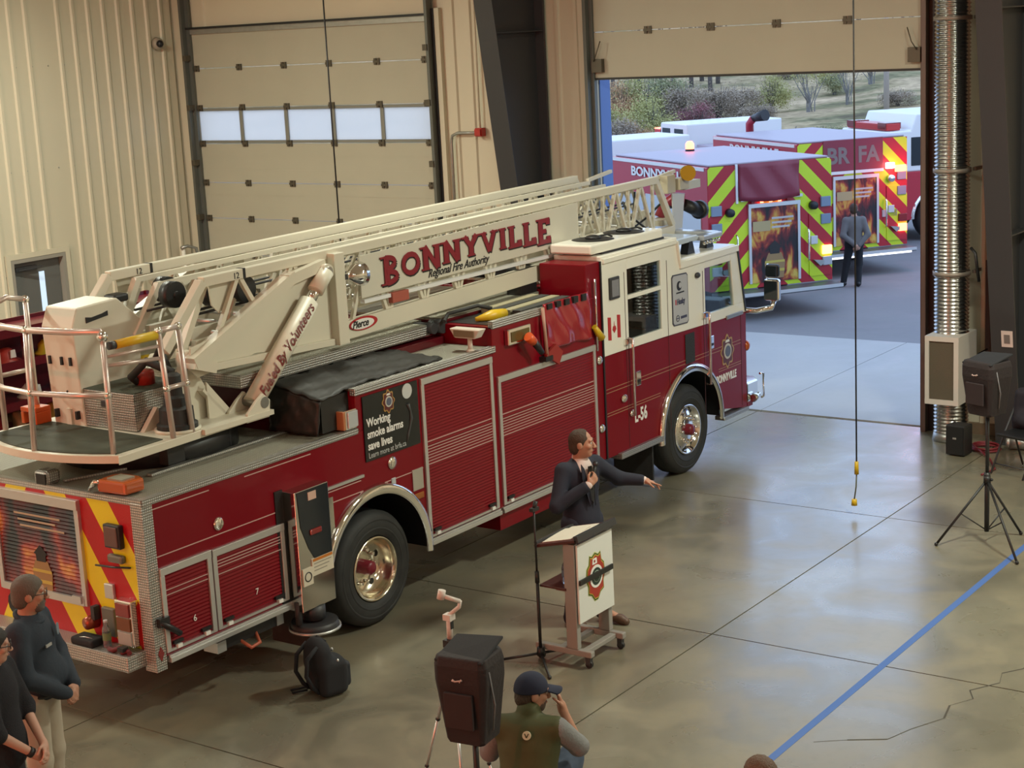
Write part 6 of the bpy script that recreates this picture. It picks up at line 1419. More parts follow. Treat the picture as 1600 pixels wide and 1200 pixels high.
    def hair(s, m, cut, name='hair', g=.006, res=.007, extra=(), amp=.0016):
        P = [s.e((0, -.014, .030), (.076 + g, .098 + g, .094 + g)), s.e((0, -.055, -.03), (.068 + g, .055 + g, .075), .02)] + list(extra)
        for c in cut: P.append(('-', c))
        o = blob(name, P, m, s.o, res, .015); c0 = Vector(s.j('head') - s.loc); n = len(o.data.vertices)
        for v in o.data.vertices:      # strands
            d = v.co - c0; a = math.atan2(d.y, d.x); v.co += d.normalized() * amp * (math.sin(a * 37 + d.z * 60) + .7 * math.sin(a * 71 - d.z * 110))
        return o
HAIRB = mat('brown_hair', (.055, .030, .016), .6, bump=('noise', 180, .6)); HAIRG = mat('grey_brown_hair', (.11, .085, .065), .6, bump=('noise', 180, .6)); HAIRK = mat('dark_hair', (.02, .014, .011), .55, bump=('noise', 180, .6))
NAVY = mat('navy_suit_wool', (.011, .012, .026), .8, bump=('noise', 250, .3)); NAVYS = mat('navy_uniform_cotton', (.020, .028, .042), .85, bump=('noise', 30, .3)); KHAKI = mat('khaki_trousers', (.40, .34, .26), .85, bump=('noise', 14, .4))
SHIRT = mat('white_shirt', (.62, .50, .47), .7); BROWNL = mat('brown_leather', (.09, .045, .025), .5); BLKL = mat('black_leather', (.014, .013, .013), .45)
# --- the speaker
p = Human('man in a navy suit speaking into a microphone behind the lectern', (11.79, 7.78), -106, 1.80)
p.J.update(elR=(.33, .06, 1.17), wrR=(.115, .235, 1.345), elL=(-.37, .09, 1.28), wrL=(-.52, .25, 1.26), head=(-.0, .04, 1.665), anL=(-.15, .08, .09), toL=(-.20, .24, .045), anR=(.13, -.06, .09), toR=(.15, .11, .045)); p.hy = -42; p.hp = 0
hd = (-.62, .25, .55)
hdir = lambda a, b_, c: p.R * a + p.F * b_ + p.U * c
p.body(SKIN, [('R', hdir(-.62, .10, .45), hdir(-.2, -.8, .1), .85, 0, .7), ('L', hdir(-.62, .62, -.25), hdir(.1, .1, -1), .38, .4, .3, True)])
jk = p.torso(.026, .16) + p.sleeve('R', .020, .90) + p.sleeve('L', .020, .88)
jk.append(('-', ('e', p.W((0, .155, 1.40)), np.array([.065, .09, .17]) * p.k, np.stack([p.R, p.F, p.U], 1))))
blob('suit_jacket', jk, NAVY, p.o, .009, .03)
blob('shirt', [('e', p.W((0, .030, 1.36)), np.array([.12, .092, .18]), np.stack([p.R, p.F, p.U], 1), .02), ('c', p.W((0, .0, 1.42)), p.W((0, .0, 1.525)), .088, .068, .03)], SHIRT, p.o, .008, .02)
for s in 'RL': blob('shirt_cuff', [('c', p.j('el' + s) * .11 + p.j('wr' + s) * .89, p.j('wr' + s) * 1.0, .043, .038)], SHIRT, p.o, .008, .02)
for s, nm in ((-1, 'lapel'), (1, 'lapel')):
    q = MB(); pts = [(s * .03, .152, 1.12), (s * .095, .132, 1.38), (s * .075, .100, 1.50), (s * .055, .118, 1.46), (s * .018, .158, 1.20)]; P3 = [Vector(p.W(c)) for c in pts]; n_ = Vector(p.F) * .008
    q.add([v for v in P3] + [v + n_ for v in P3], [(0, 1, 2, 3, 4), (9, 8, 7, 6, 5)] + [(i, (i + 1) % 5, (i + 1) % 5 + 5, i + 5) for i in range(5)]); q.build(nm, NAVY, p.o)
q = MB(); pts = [(-.018, .128, 1.475), (.018, .128, 1.475), (.03, .15, 1.20), (0, .155, 1.15), (-.03, .15, 1.20)]; P3 = [Vector(p.W(c)) for c in pts]; n_ = Vector(p.F) * .01
q.add(P3 + [v + n_ for v in P3], [(4, 3, 2, 1, 0), (5, 6, 7, 8, 9)] + [(i, (i + 1) % 5, (i + 1) % 5 + 5, i + 5) for i in range(5)]); q.build('tie', mat('dark_tie', (.012, .012, .014), .5), p.o)
p.trousers(NAVY, .02); p.shoes(BROWNL)
p.hair(HAIRB, [p.e((0, .085, -.02), (.10, .085, .085)), p.e((0, .10, .075), (.062, .07, .05))])
for sx in (1, -1): MB().tube([tuple(p.H((sx * .016, .0965, .030))), tuple(p.H((sx * .034, .096, .034))), tuple(p.H((sx * .050, .083, .028)))], [.003, .005, .003], 6).build('eyebrow', HAIRB, p.o)
# microphone held by the speaker
wr = p.j('wrR'); mo = p.H((0, .135, -.075)); hc = wr + nrm(hdir(-.62, .10, .45)) * .085 + nrm(hdir(-.2, -.8, .1)) * .028; ad = nrm(mo - hc)
t = thing('microphone', 'black handheld microphone in the suited speaker\'s hand', 'microphone', tuple(hc - ad * .11))
MB().tube([tuple(hc - ad * .11), tuple(hc + ad * .07), tuple(hc + ad * .10)], [.011, .017, .019], 14).build('handle', BLACK, t); MB().ell(tuple(hc + ad * .125), .027, 14).build('grille_ball', mat('mic_grille', (.05, .05, .055), .4, .6), t)
# --- man in navy uniform shirt on the left
p = Human('bearded man in navy uniform shirt and khaki trousers with folded hands', (6.75, 8.97), -62, 1.80)
p.J.update(elR=(.27, .06, 1.16), wrR=(.06, .245, .965), elL=(-.27, .06, 1.16), wrL=(-.05, .25, .99), chest=(0, .01, 1.30), waist=(0, .05, 1.08)); p.hy = -24; p.hp = -4
p.body(SKIN, [('R', p.R * -.8 + p.F * .3 + p.U * -.35, p.F * -.9 + p.U * -.2, .6), ('L', p.R * .75 + p.F * .35 + p.U * -.4, p.F * -.9 + p.U * -.2, .5)], 1.08)
blob('uniform_shirt', p.torso(.034) + p.sleeve('R', .022, .95) + p.sleeve('L', .022, .95) + [('e', p.W((0, .06, 1.10)), np.array([.165, .13, .13]), np.stack([p.R, p.F, p.U], 1), .06), ('-', ('b', p.W((0, 0, .78)), (.30, .30, .165), .01, np.stack([p.R, p.F, p.U], 1)))], NAVYS, p.o, .010, .03)
MB().tube([tuple(p.j('neck') + p.R * .085 * math.cos(a) + p.F * (.085 * math.sin(a) + .015) + p.U * (-.0 - .035 * math.sin(a))) for a in [2 * PI * k / 20 for k in range(21)]], .018, 8).build('collar', NAVYS, p.o)
p.trousers(KHAKI, .026); p.shoes(BROWNL)
MB().tube([tuple(p.j('pelvis') + p.R * .185 * math.cos(a) + p.F * (.15 * math.sin(a) + .01) + p.U * .03) for a in [2 * PI * k / 24 for k in range(25)]], .017, 8).build('belt', BLKL, p.o)
p.hair(HAIRG, [p.e((0, .090, -.035), (.10, .085, .10))], g=.011)
p.hair(mat('grey_beard', (.13, .10, .085), .7, bump=('noise', 180, .6)), [p.e((0, -.05, .06), (.12, .10, .12)), p.e((0, .075, .015), (.10, .07, .05))], 'beard', .004, .007, [p.e((0, .035, -.055), (.062, .066, .078), .02), p.e((0, .06, -.098), (.038, .032, .026), .02)])
gl = MB()
for sx in (1, -1):
    gl.tube([tuple(p.H((sx * .033 + .026 * math.cos(a), .112, .006 + .018 * math.sin(a)))) for a in [2 * PI * k / 16 for k in range(16)]], .0025, 6, True); gl.tube([tuple(p.H((sx * .059, .108, .010))), tuple(p.H((sx * .082, .0, .006)))], .0025, 6)
gl.tube([tuple(p.H((-.008, .115, .010))), tuple(p.H((.008, .115, .010)))], .0025, 6); gl.build('glasses', INK, p.o)
def onchest(p, x, z, w_, h_, nm, m, y=.172, rnd=False):
    c = p.W((x, y, z)); n_ = nrm(p.F + p.R * (x * 2.2)); r = nrm(np.cross(p.U, n_)) * -1
    if rnd:
        q = MB(); pts = [Vector(c + r * w_ * math.cos(a) + p.U * h_ * math.sin(a)) for a in [2 * PI * k / 16 for k in range(16)]]; q.add(pts + [v + Vector(n_) * .006 for v in pts], [tuple(range(15, -1, -1)), tuple(range(16, 32))] + [(i, (i + 1) % 16, (i + 1) % 16 + 16, i + 16) for i in range(16)]); return q.build(nm, m, p.o)
    return MB().obox(c, r * w_, p.U * h_, n_ * .004).build(nm, m, p.o)
onchest(p, -.085, 1.385, .036, .042, 'chest_emblem', mat('emblem_grey_blue', (.16, .20, .24), .7), .158, True); onchest(p, .085, 1.33, .032, .010, 'name_tag', mat('tag_grey', (.35, .35, .34), .4), .163)
# --- woman at the picture edge
p = Human('person in black cardigan and glasses with dark hair tied back', (6.20, 8.66), -62, 1.66)
p.J.update(elR=(.24, .08, 1.12), wrR=(.075, .26, .90), elL=(-.22, .10, 1.12), wrL=(-.02, .30, .93)); p.hy = -25; p.hp = -6
p.body(SKINP, [('R', p.R * -.6 + p.F * .5 + p.U * -.55, p.F * -.9 + p.R * -.2, .45), ('L', p.R * .6 + p.F * .4 + p.U * -.5, p.F * -.9 + p.U * -.2, .5)], .92)
blob('black_cardigan', p.torso(.036, .05) + p.sleeve('R', .028, .12) + p.sleeve('L', .028, .12), mat('black_knit', (.010, .009, .013), .9, bump=('noise', 120, .4)), p.o, .010, .03)
p.trousers(mat('charcoal_trousers', (.014, .014, .018), .85), .02); p.shoes(BLKL)
p.hair(HAIRK, [p.e((0, .088, -.035), (.10, .080, .10))], g=.016, extra=[p.e((0, -.12, .01), (.035, .04, .045), .02)])
gl = MB()
for sx in (1, -1): gl.tube([tuple(p.H((sx * .033 + .027 * math.cos(a), .112, .006 + .021 * math.sin(a)))) for a in [2 * PI * k / 16 for k in range(16)]], .0035, 6, True); gl.tube([tuple(p.H((sx * .06, .108, .010))), tuple(p.H((sx * .082, .0, .006)))], .003, 6)
gl.tube([tuple(p.H((-.008, .115, .010))), tuple(p.H((.008, .115, .010)))], .003, 6); gl.build('glasses', INK, p.o)
w_ = p.j('wrR'); d_ = nrm(p.j('wrR') - p.j('elR')); MB().tube([tuple(w_ - d_ * .04), tuple(w_ - d_ * .005)], .034, 12).build('watch', BLACK, p.o)
# --- crouching man with cap and olive vest
p = Human('crouching man in navy cap and olive green vest seen from behind', (8.04, 5.80), 22, 1.80)
p.J.update(pelvis=(0, -.02, .40), waist=(0, .01, .53), chest=(0, .05, .72), neck=(0, .09, .90), head=(.02, .14, 1.05), shR=(.195, .05, .85), shL=(-.195, .05, .85), elR=(.29, .22, .66), wrR=(.19, .24, .90), elL=(-.30, .20, .60), wrL=(-.12, .38, .72),
           hpR=(.10, 0, .40), hpL=(-.10, 0, .40), knR=(.20, .38, .50), knL=(-.16, .36, .10), anR=(.19, .26, .09), anL=(-.14, -.08, .09), toR=(.21, .42, .045), toL=(-.14, .08, .05)); p.hy = 58; p.hp = -8
p.J['anL'] = (-.14, -.10, .12); p.J['toL'] = (-.14, -.06, .045)
p.body(SKIN, [('R', p.R * -.25 + p.F * .1 + p.U * .95, p.R * -.7 + p.F * -.2, .5), ('L', p.R * .6 + p.F * .6 + p.U * .5, p.R * .5 + p.F * -.5, .6)], 1.05)
blob('olive_vest', p.torso(.040) + [('c', p.j('neck') - p.U * .03, p.j('neck') + p.U * .045, .085, .078, .02)], mat('olive_quilted_vest', (.060, .064, .020), .75, bump=('noise', 9, .5)), p.o, .010, .035)
blob('grey_shirt', p.sleeve('R', .022, .10) + p.sleeve('L', .022, .10) + [('e', p.j('chest'), np.array([.10, .07, .10]), None, .03)], mat('heather_grey_shirt', (.20, .20, .20), .9, bump=('noise', 60, .4)), p.o, .010, .03)
p.trousers(mat('blue_jeans', (.045, .065, .105), .85, noise=(14, .6, (.075, .10, .15))), .024, 'jeans'); p.shoes(BROWNL)
p.hair(HAIRB, [p.e((0, .088, -.03), (.10, .080, .12)), p.e((0, 0, .10), (.13, .14, .08))], g=.005)
p.hair(mat('dark_stubble', (.10, .065, .05), .8), [p.e((0, -.05, .06), (.12, .10, .125)), p.e((0, .075, .02), (.10, .07, .052))], 'stubble', .002, .007, [p.e((0, .030, -.055), (.062, .066, .078), .02), p.e((0, .058, -.100), (.036, .031, .025), .02)])
cp = p.hair(mat('navy_cap_cotton', (.014, .017, .040), .85), [p.e((0, .0, -.085), (.16, .18, .115))], 'cap', .016, amp=0)
q = MB(); n = 12; top = []; 
for k in range(n + 1):
    a = -1.15 + 2.3 * k / n; top.append((p.H((.085 * math.sin(a), .045 + .055 * math.cos(a), .048 - .012 * abs(math.sin(a)))), p.H((.078 * math.sin(a), .105 + .095 * math.cos(a), .030 - .025 * abs(math.sin(a)) ** 2))))
vs = [v for a, b_ in top for v in (a, b_)]; vs = [tuple(v) for v in vs] + [tuple(v - p.basis()[2] * .008) for v in vs]; m2 = 2 * (n + 1)
fs = [(2 * k, 2 * k + 2, 2 * k + 3, 2 * k + 1) for k in range(n)] + [(m2 + 2 * k + 1, m2 + 2 * k + 3, m2 + 2 * k + 2, m2 + 2 * k) for k in range(n)] + [(2 * k + 1, 2 * k + 3, m2 + 2 * k + 3, m2 + 2 * k + 1) for k in range(n)]
q.add(vs, fs, True); q.build('cap_peak', MATS['navy_cap_cotton'], cp)
ax3 = p.R; c0 = p.W((.02, -.072, .845)); n0 = nrm(p.F * -1 + p.U * .35); u0 = nrm(p.U - n0 * (p.U @ n0)); r0 = np.cross(u0, n0)
pts = [Vector(c0 + n0 * .0 + r0 * .028 * math.cos(a) + u0 * .028 * math.sin(a)) for a in [2 * PI * k / 20 for k in range(20)]]; q = MB(); q.add(pts + [v + Vector(n0) * .012 for v in pts], [tuple(range(19, -1, -1)), tuple(range(20, 40))] + [(i, (i + 1) % 20, (i + 1) % 20 + 20, i + 20) for i in range(20)])
em = q.build('round_emblem', mat('pale_emblem', (.55, .55, .38), .6), p.o)
q = MB(); a_ = [Vector(c0 + n0 * .014 + r0 * x + u0 * y) for x, y in ((.013, .012), (0, -.014), (-.013, .012))]; q.bar(a_[0], a_[1], .006, .003, tuple(n0)); q.bar(a_[1], a_[2], .006, .003, tuple(n0)); q.build('emblem_mark', mat('olive_mark', (.06, .065, .02), .7), em)
# --- person walking in the yard
p = Human('person in grey sweater and black trousers standing in the yard hands behind back', (30.15, 13.27), 38, 1.62)
p.J.update(elR=(.27, -.10, 1.13), wrR=(.05, -.17, .90), elL=(-.27, -.10, 1.13), wrL=(-.03, -.18, .92), knL=(-.16, .06, .50), anL=(-.24, .04, .09), toL=(-.32, .18, .045), anR=(.06, -.08, .09), toR=(.08, .08, .045)); p.hy = 15; p.hp = -10
p.body(SKINP, [('R', p.R * -.7 + p.F * -.1 + p.U * -.5, p.F * .8, .6), ('L', p.R * .7 + p.F * -.1 + p.U * -.5, p.F * .8, .6)], 1, .010)
blob('grey_sweater', p.torso(.03) + p.sleeve('R', .022, .93) + p.sleeve('L', .022, .93), mat('grey_sweater_knit', (.155, .145, .14), .9), p.o, .012, .03)
p.trousers(mat('black_trousers', (.012, .012, .014), .85), .02); p.shoes(BLKL); p.hair(HAIRB, [p.e((0, .09, -.035), (.10, .085, .10))], g=.012, res=.01)
# --- seated onlooker of whom only the crown shows
p = Human('seated onlooker with light brown hair', (7.45, 3.82), 62, 1.75)
p.J.update(pelvis=(0, -.02, .52), waist=(0, -.02, .66), chest=(0, 0, .88), neck=(0, 0, 1.08), head=(0, .04, 1.24), shR=(.185, -.01, 1.02), shL=(-.185, -.01, 1.02), elR=(.24, .06, .76), elL=(-.24, .06, .76), wrR=(.13, .28, .66), wrL=(-.13, .28, .66), hpR=(.10, 0, .52), hpL=(-.10, 0, .52), knR=(.13, .42, .52), knL=(-.13, .42, .52), anR=(.13, .42, .09), anL=(-.13, .42, .09), toR=(.14, .58, .045), toL=(-.14, .58, .045))
p.body(SKINP, [('R', p.F * .9 + p.U * -.2, -p.U, .4), ('L', p.F * .9 + p.U * -.2, -p.U, .4)], 1, .011)
blob('plaid_shirt', p.torso(.03) + p.sleeve('R', .02, .9) + p.sleeve('L', .02, .9), mat('brown_shirt', (.10, .06, .045), .9), p.o, .013, .03); p.trousers(MATS['blue_jeans'], .02, 'jeans'); p.shoes(BLKL)
p.hair(mat('light_brown_hair', (.105, .055, .030), .6, bump=('noise', 120, .8)), [p.e((0, .09, -.035), (.10, .085, .10))], g=.014)
SEATP = p
# ------------------------------------------------------------------ loose things in the hall
GREYP = mat('grey_lectern_metal', (.27, .25, .225), .5); MAH = mat('mahogany_laminate', (.075, .018, .014), .35, noise=(10, .5, (.05, .012, .01)))
# lectern
t = thing('lectern', 'rolling lectern with a white crest panel and dark wooden top', 'lectern', (11.17, 7.42, 0))
for x in (10.90, 11.40):
    MB().box(x - .03, x + .03, 7.27, 7.38, .15, 1.06).build('upright', GREYP, t, .008)
    MB().box(x - .03, x + .03, 7.14, 7.70, .095, .15).build('base_rail', GREYP, t, .01)
    for y in (7.18, 7.66):
        q = MB().cyl((x - .015, y, .032), (x + .015, y, .032), .032, .032, 16).build('caster_wheel', BLACK, t); MB().box(x - .022, x + .022, y - .02, y + .025, .03, .10).build('caster_fork', STEELD, q)
for y in (7.24, 7.46): MB().box(10.90, 11.40, y - .03, y + .03, .10, .14).build('cross_rail', GREYP, t, .006)
sp = MB().box(10.885, 11.425, 7.245, 7.262, .375, 1.055).build('crest_panel', mat('white_sign_panel', (.66, .66, .62), .4), t, .002)
cx, cz = 11.145, .715
def shield(r, k=1.0):
    pts = [(0, 1.0), (.30, .88), (.52, .95), (.60, .60), (.82, .45), (.90, 0), (.72, -.30), (.74, -.62), (.42, -.72), (.16, -.98), (-.16, -.98), (-.42, -.72), (-.74, -.62), (-.72, -.30), (-.90, 0), (-.82, .45), (-.60, .60), (-.52, .95), (-.30, .88)]
    return [(cx + a * r * .78, cz + b_ * r) for a, b_ in pts]
for i, (r, c) in enumerate(((.215, ('crest_halo', (.50, .55, .20))), (.208, ('crest_green_edge', (.035, .06, .015))), (.195, ('crest_yellow_edge', (.55, .42, .05))), (.186, ('crest_red_field', (.36, .035, .02))))):
    MB().prism(shield(r), 'y', 7.243 - .0018 * i, 7.246).build('crest_layer', mat(*c, .5), sp)
MB().prism(arc_pts(cx, cz + .005, .098, 0, 348, 30), 'y', 7.234, 7.24).build('crest_ring', DECALW, sp); MB().prism(arc_pts(cx, cz + .005, .075, 0, 348, 30), 'y', 7.232, 7.236).build('crest_centre', mat('crest_black_green', (.018, .035, .028), .5), sp)
MB().lathe([(.045, 0), (.052, 0), (.052, -.002), (.045, -.002)][::-1], (cx, 7.232, cz + .005), 'y', 22).build('crest_inner_ring', mat('crest_sage', (.22, .27, .22), .5), sp)
MB().prism([(cx - .055, cz + .115), (cx + .02, cz + .115), (cx + .015, cz + .165), (cx - .045, cz + .165)], 'y', 7.235, 7.24).build('crest_flag', DECALW, sp); MB().prism(arc_pts(cx - .02, cz + .14, .012, 0, 340, 10), 'y', 7.233, 7.236).build('crest_leaf', mat('leaf_red', (.3, .02, .02), .5), sp)
MB().box(10.87, 11.385, 7.215, 7.232, .715, .762).build('black_band', BLACK, sp, .004)
dk = Vector((0, .42, -.10)); c0 = Vector((11.15, 7.44, 1.055)); n_ = Vector((0, .10, .42)).normalized()
MB().obox(c0, Vector((.30, 0, 0)), dk / 2, n_ * .014).build('slanted_top', MAH, t, .004)
MB().obox(c0 - dk * .5 + n_ * .012, Vector((.30, 0, 0)), dk.normalized() * .02, n_ * .03).build('front_lip', mat('dark_lip', (.03, .032, .036), .35), t, .004)
MB().obox(c0 + dk * .48 + n_ * .02, Vector((.28, 0, 0)), dk.normalized() * .015, n_ * .015).build('paper_stop', STEELD, t)
MB().box(10.86, 11.44, 7.36, 7.62, .655, .675).build('shelf', MAH, t, .003); MB().box(10.92, 11.38, 7.38, 7.50, .625, .655).build('shelf_bracket', GREYP, t)
# papers on the lectern
t = thing('papers', 'sheets of notes lying open on the lectern top', 'papers', tuple(c0 + n_ * .014))
for i, (a, b_) in enumerate(((0, 0), (.03, .008), (-.05, .004))): MB().obox(c0 + n_ * (.0150 + .003 * i) + dk.normalized() * (.0 + .02 * i) + Vector((a, 0, 0)), Vector((.20, .012 * i, 0)), dk.normalized() * .145, n_ * .0015).build('sheet', mat('cream_paper', (.66, .60, .50), .8), t)
# water bottle on the shelf
def bottle(loc, label, lab=(.10, .16, .22), cap=(.5, .5, .52)):
    t = thing('water_bottle', label, 'bottle', loc)
    x, y, z = loc
    MB().lathe([(0, z), (.03, z), (.033, z + .01), (.033, z + .135), (.028, z + .16), (.013, z + .19), (.013, z + .205)], (x, y, 0), 'z', 18).build('bottle', CLEAR, t)
    MB().lathe([(.0338, z + .06), (.0338, z + .12)], (x, y, 0), 'z', 18).build('label', mat('bottle_label_%d' % int(lab[1] * 100), lab, .5), t); MB().cyl((x, y, z + .20), (x, y, z + .222), .016, .016, 12).build('cap', mat('bottle_cap', cap, .5), t)
bottle((10.99, 7.44, .675), 'clear plastic water bottle on the lectern shelf')
# microphone stand
t = thing('microphone_stand', 'black straight microphone stand beside the lectern', 'stand', (10.83, 7.62, 0))
MB().cyl((10.83, 7.62, .08), (10.83, 7.62, .72), .014, .014, 10).build('lower_tube', BLACK, t); MB().cyl((10.83, 7.62, .70), (10.83, 7.62, .80), .02, .018, 12).build('clutch', BLACK, t); MB().cyl((10.83, 7.62, .78), (10.83, 7.62, 1.33), .009, .009, 10).build('upper_tube', BLACK, t)
MB().box(10.79, 10.88, 7.60, 7.64, 1.32, 1.35).cyl((10.83, 7.62, 1.33), (10.85, 7.61, 1.40), .016, .02, 10).build('mic_clip', BLACK, t); MB().cyl((10.83, 7.62, .06), (10.83, 7.62, .13), .035, .03, 14).build('hub', BLACK, t)
for ex, ey in ((10.68, 7.92), (10.54, 7.34), (11.20, 7.54)): MB().tube([(10.83, 7.62, .076), (ex, ey, .015)], .012, 8).ell((ex, ey, .014), .018, 8).build('leg', BLACK, t)
# backpack on the floor
t = thing('backpack', 'black backpack standing on the floor beside the rear wheel', 'backpack', (9.42, 8.80, 0))
bx, by = 9.43, 8.80; ang = math.radians(-18); fx = np.array([math.cos(ang), math.sin(ang), 0]); fy = np.array([-math.sin(ang), math.cos(ang), 0]); up = nrm(np.array([0, 0, 1.]) - fx * .22); RB = np.stack([fx, fy, np.array([0, 0, 1.])], 1)
o3 = np.array([bx, by, 0.]); B3 = lambda a, b_, c: o3 + fx * a + fy * b_ + np.array([0, 0, 1.]) * c
blob('pack_body', [('b', B3(.02, 0, .16), (.13, .16, .15), .06, RB), ('e', B3(-.05, 0, .34), (.10, .15, .16), RB, .06), ('e', B3(.10, 0, .17), (.09, .13, .14), RB, .04)], BLACKF, t, .012, .06)
blob('front_pocket', [('b', B3(.14, 0, .15), (.06, .11, .11), .04, RB)], mat('black_ripstop', (.016, .017, .022), .7), t, .010, .03)
MB().tube([tuple(B3(-.10, .06, .44)), tuple(B3(-.04, .0, .50)), tuple(B3(.0, -.06, .46))], .012, 8).build('top_loop', BLACKF, t)
for s in (.09, -.08): MB().tube([tuple(B3(-.09, s, .44)), tuple(B3(-.19, s, .36)), tuple(B3(-.21, s, .22)), tuple(B3(-.15, s, .10)), tuple(B3(-.10, s, .05))], .018, 8).build('shoulder_strap', BLACKF, t)
MB().tube([tuple(B3(-.10, .12, .02)), tuple(B3(-.22, .16, .015)), tuple(B3(-.20, .22, .015)), tuple(B3(-.08, .18, .02))], .010, 8).build('waist_strap', BLACKF, t)
for a, b_, c in ((.12, .06, .33), (.16, .13, .06), (.06, -.13, .30)): MB().ell(tuple(B3(a, b_, c)), (.012, .012, .016), 8).build('buckle', SATIN, t)
# tripod with pale gimbal
tx, ty = 8.14, 6.45
t = thing('camera_tripod', 'slim silver tripod with a pale phone gimbal on top', 'tripod', (tx, ty, 0))
for k, (ex, ey) in enumerate(((tx + .02, ty + .40), (tx + .36, ty - .1), (tx - .30, ty - .28))):
    a, b_ = Vector((tx, ty, 1.16)), Vector((ex, ey, .0)); m1, m2 = a.lerp(b_, .38), a.lerp(b_, .70)
    l = MB().cyl(a, m1, .014, .014, 10).build('leg', SATIN, t); MB().cyl(m1, m2, .011, .011, 8).cyl(m2, b_, .008, .008, 8).build('leg_extension', SATIN, l); MB().ell(m1, .018, 8).ell(m2, .016, 8).ell(b_ + Vector((0, 0, .012)), .013, 8).build('leg_lock', BLACK, l)
MB().cyl((tx, ty, .95), (tx, ty, 1.28), .012, .012, 10).build('centre_post', SATIN, t); MB().cyl((tx, ty, 1.12), (tx, ty, 1.20), .035, .03, 12).box(tx - .05, tx + .05, ty - .025, ty + .025, 1.27, 1.32).tube([(tx, ty, 1.25), (tx - .07, ty + .07, 1.20)], .010, 8).cyl((tx, ty, 1.2), (tx, ty, 1.28), .022, .022, 10).build('pan_head', BLACK, t)
GIM = mat('pale_gimbal_plastic', (.62, .55, .50), .4)
MB().cyl((tx, ty, 1.32), (tx, ty, 1.47), .022, .020, 14).box(tx - .03, tx + .03, ty - .03, ty + .03, 1.45, 1.49).build('gimbal_handle', GIM, t); MB().tube([(tx, ty, 1.48), (tx + .05, ty - .05, 1.53), (tx + .05, ty - .06, 1.575)], .014, 10).tube([(tx + .05, ty - .06, 1.57), (tx - .03, ty + .02, 1.62)], .015, 10).cyl((tx - .04, ty + .03, 1.60), (tx - .03, ty + .02, 1.66), .026, .026, 14).build('gimbal_arm', GIM, t); MB().box(tx - .015, tx + .015, ty - .024, ty - .02, 1.39, 1.44).build('gimbal_buttons', INK, t)
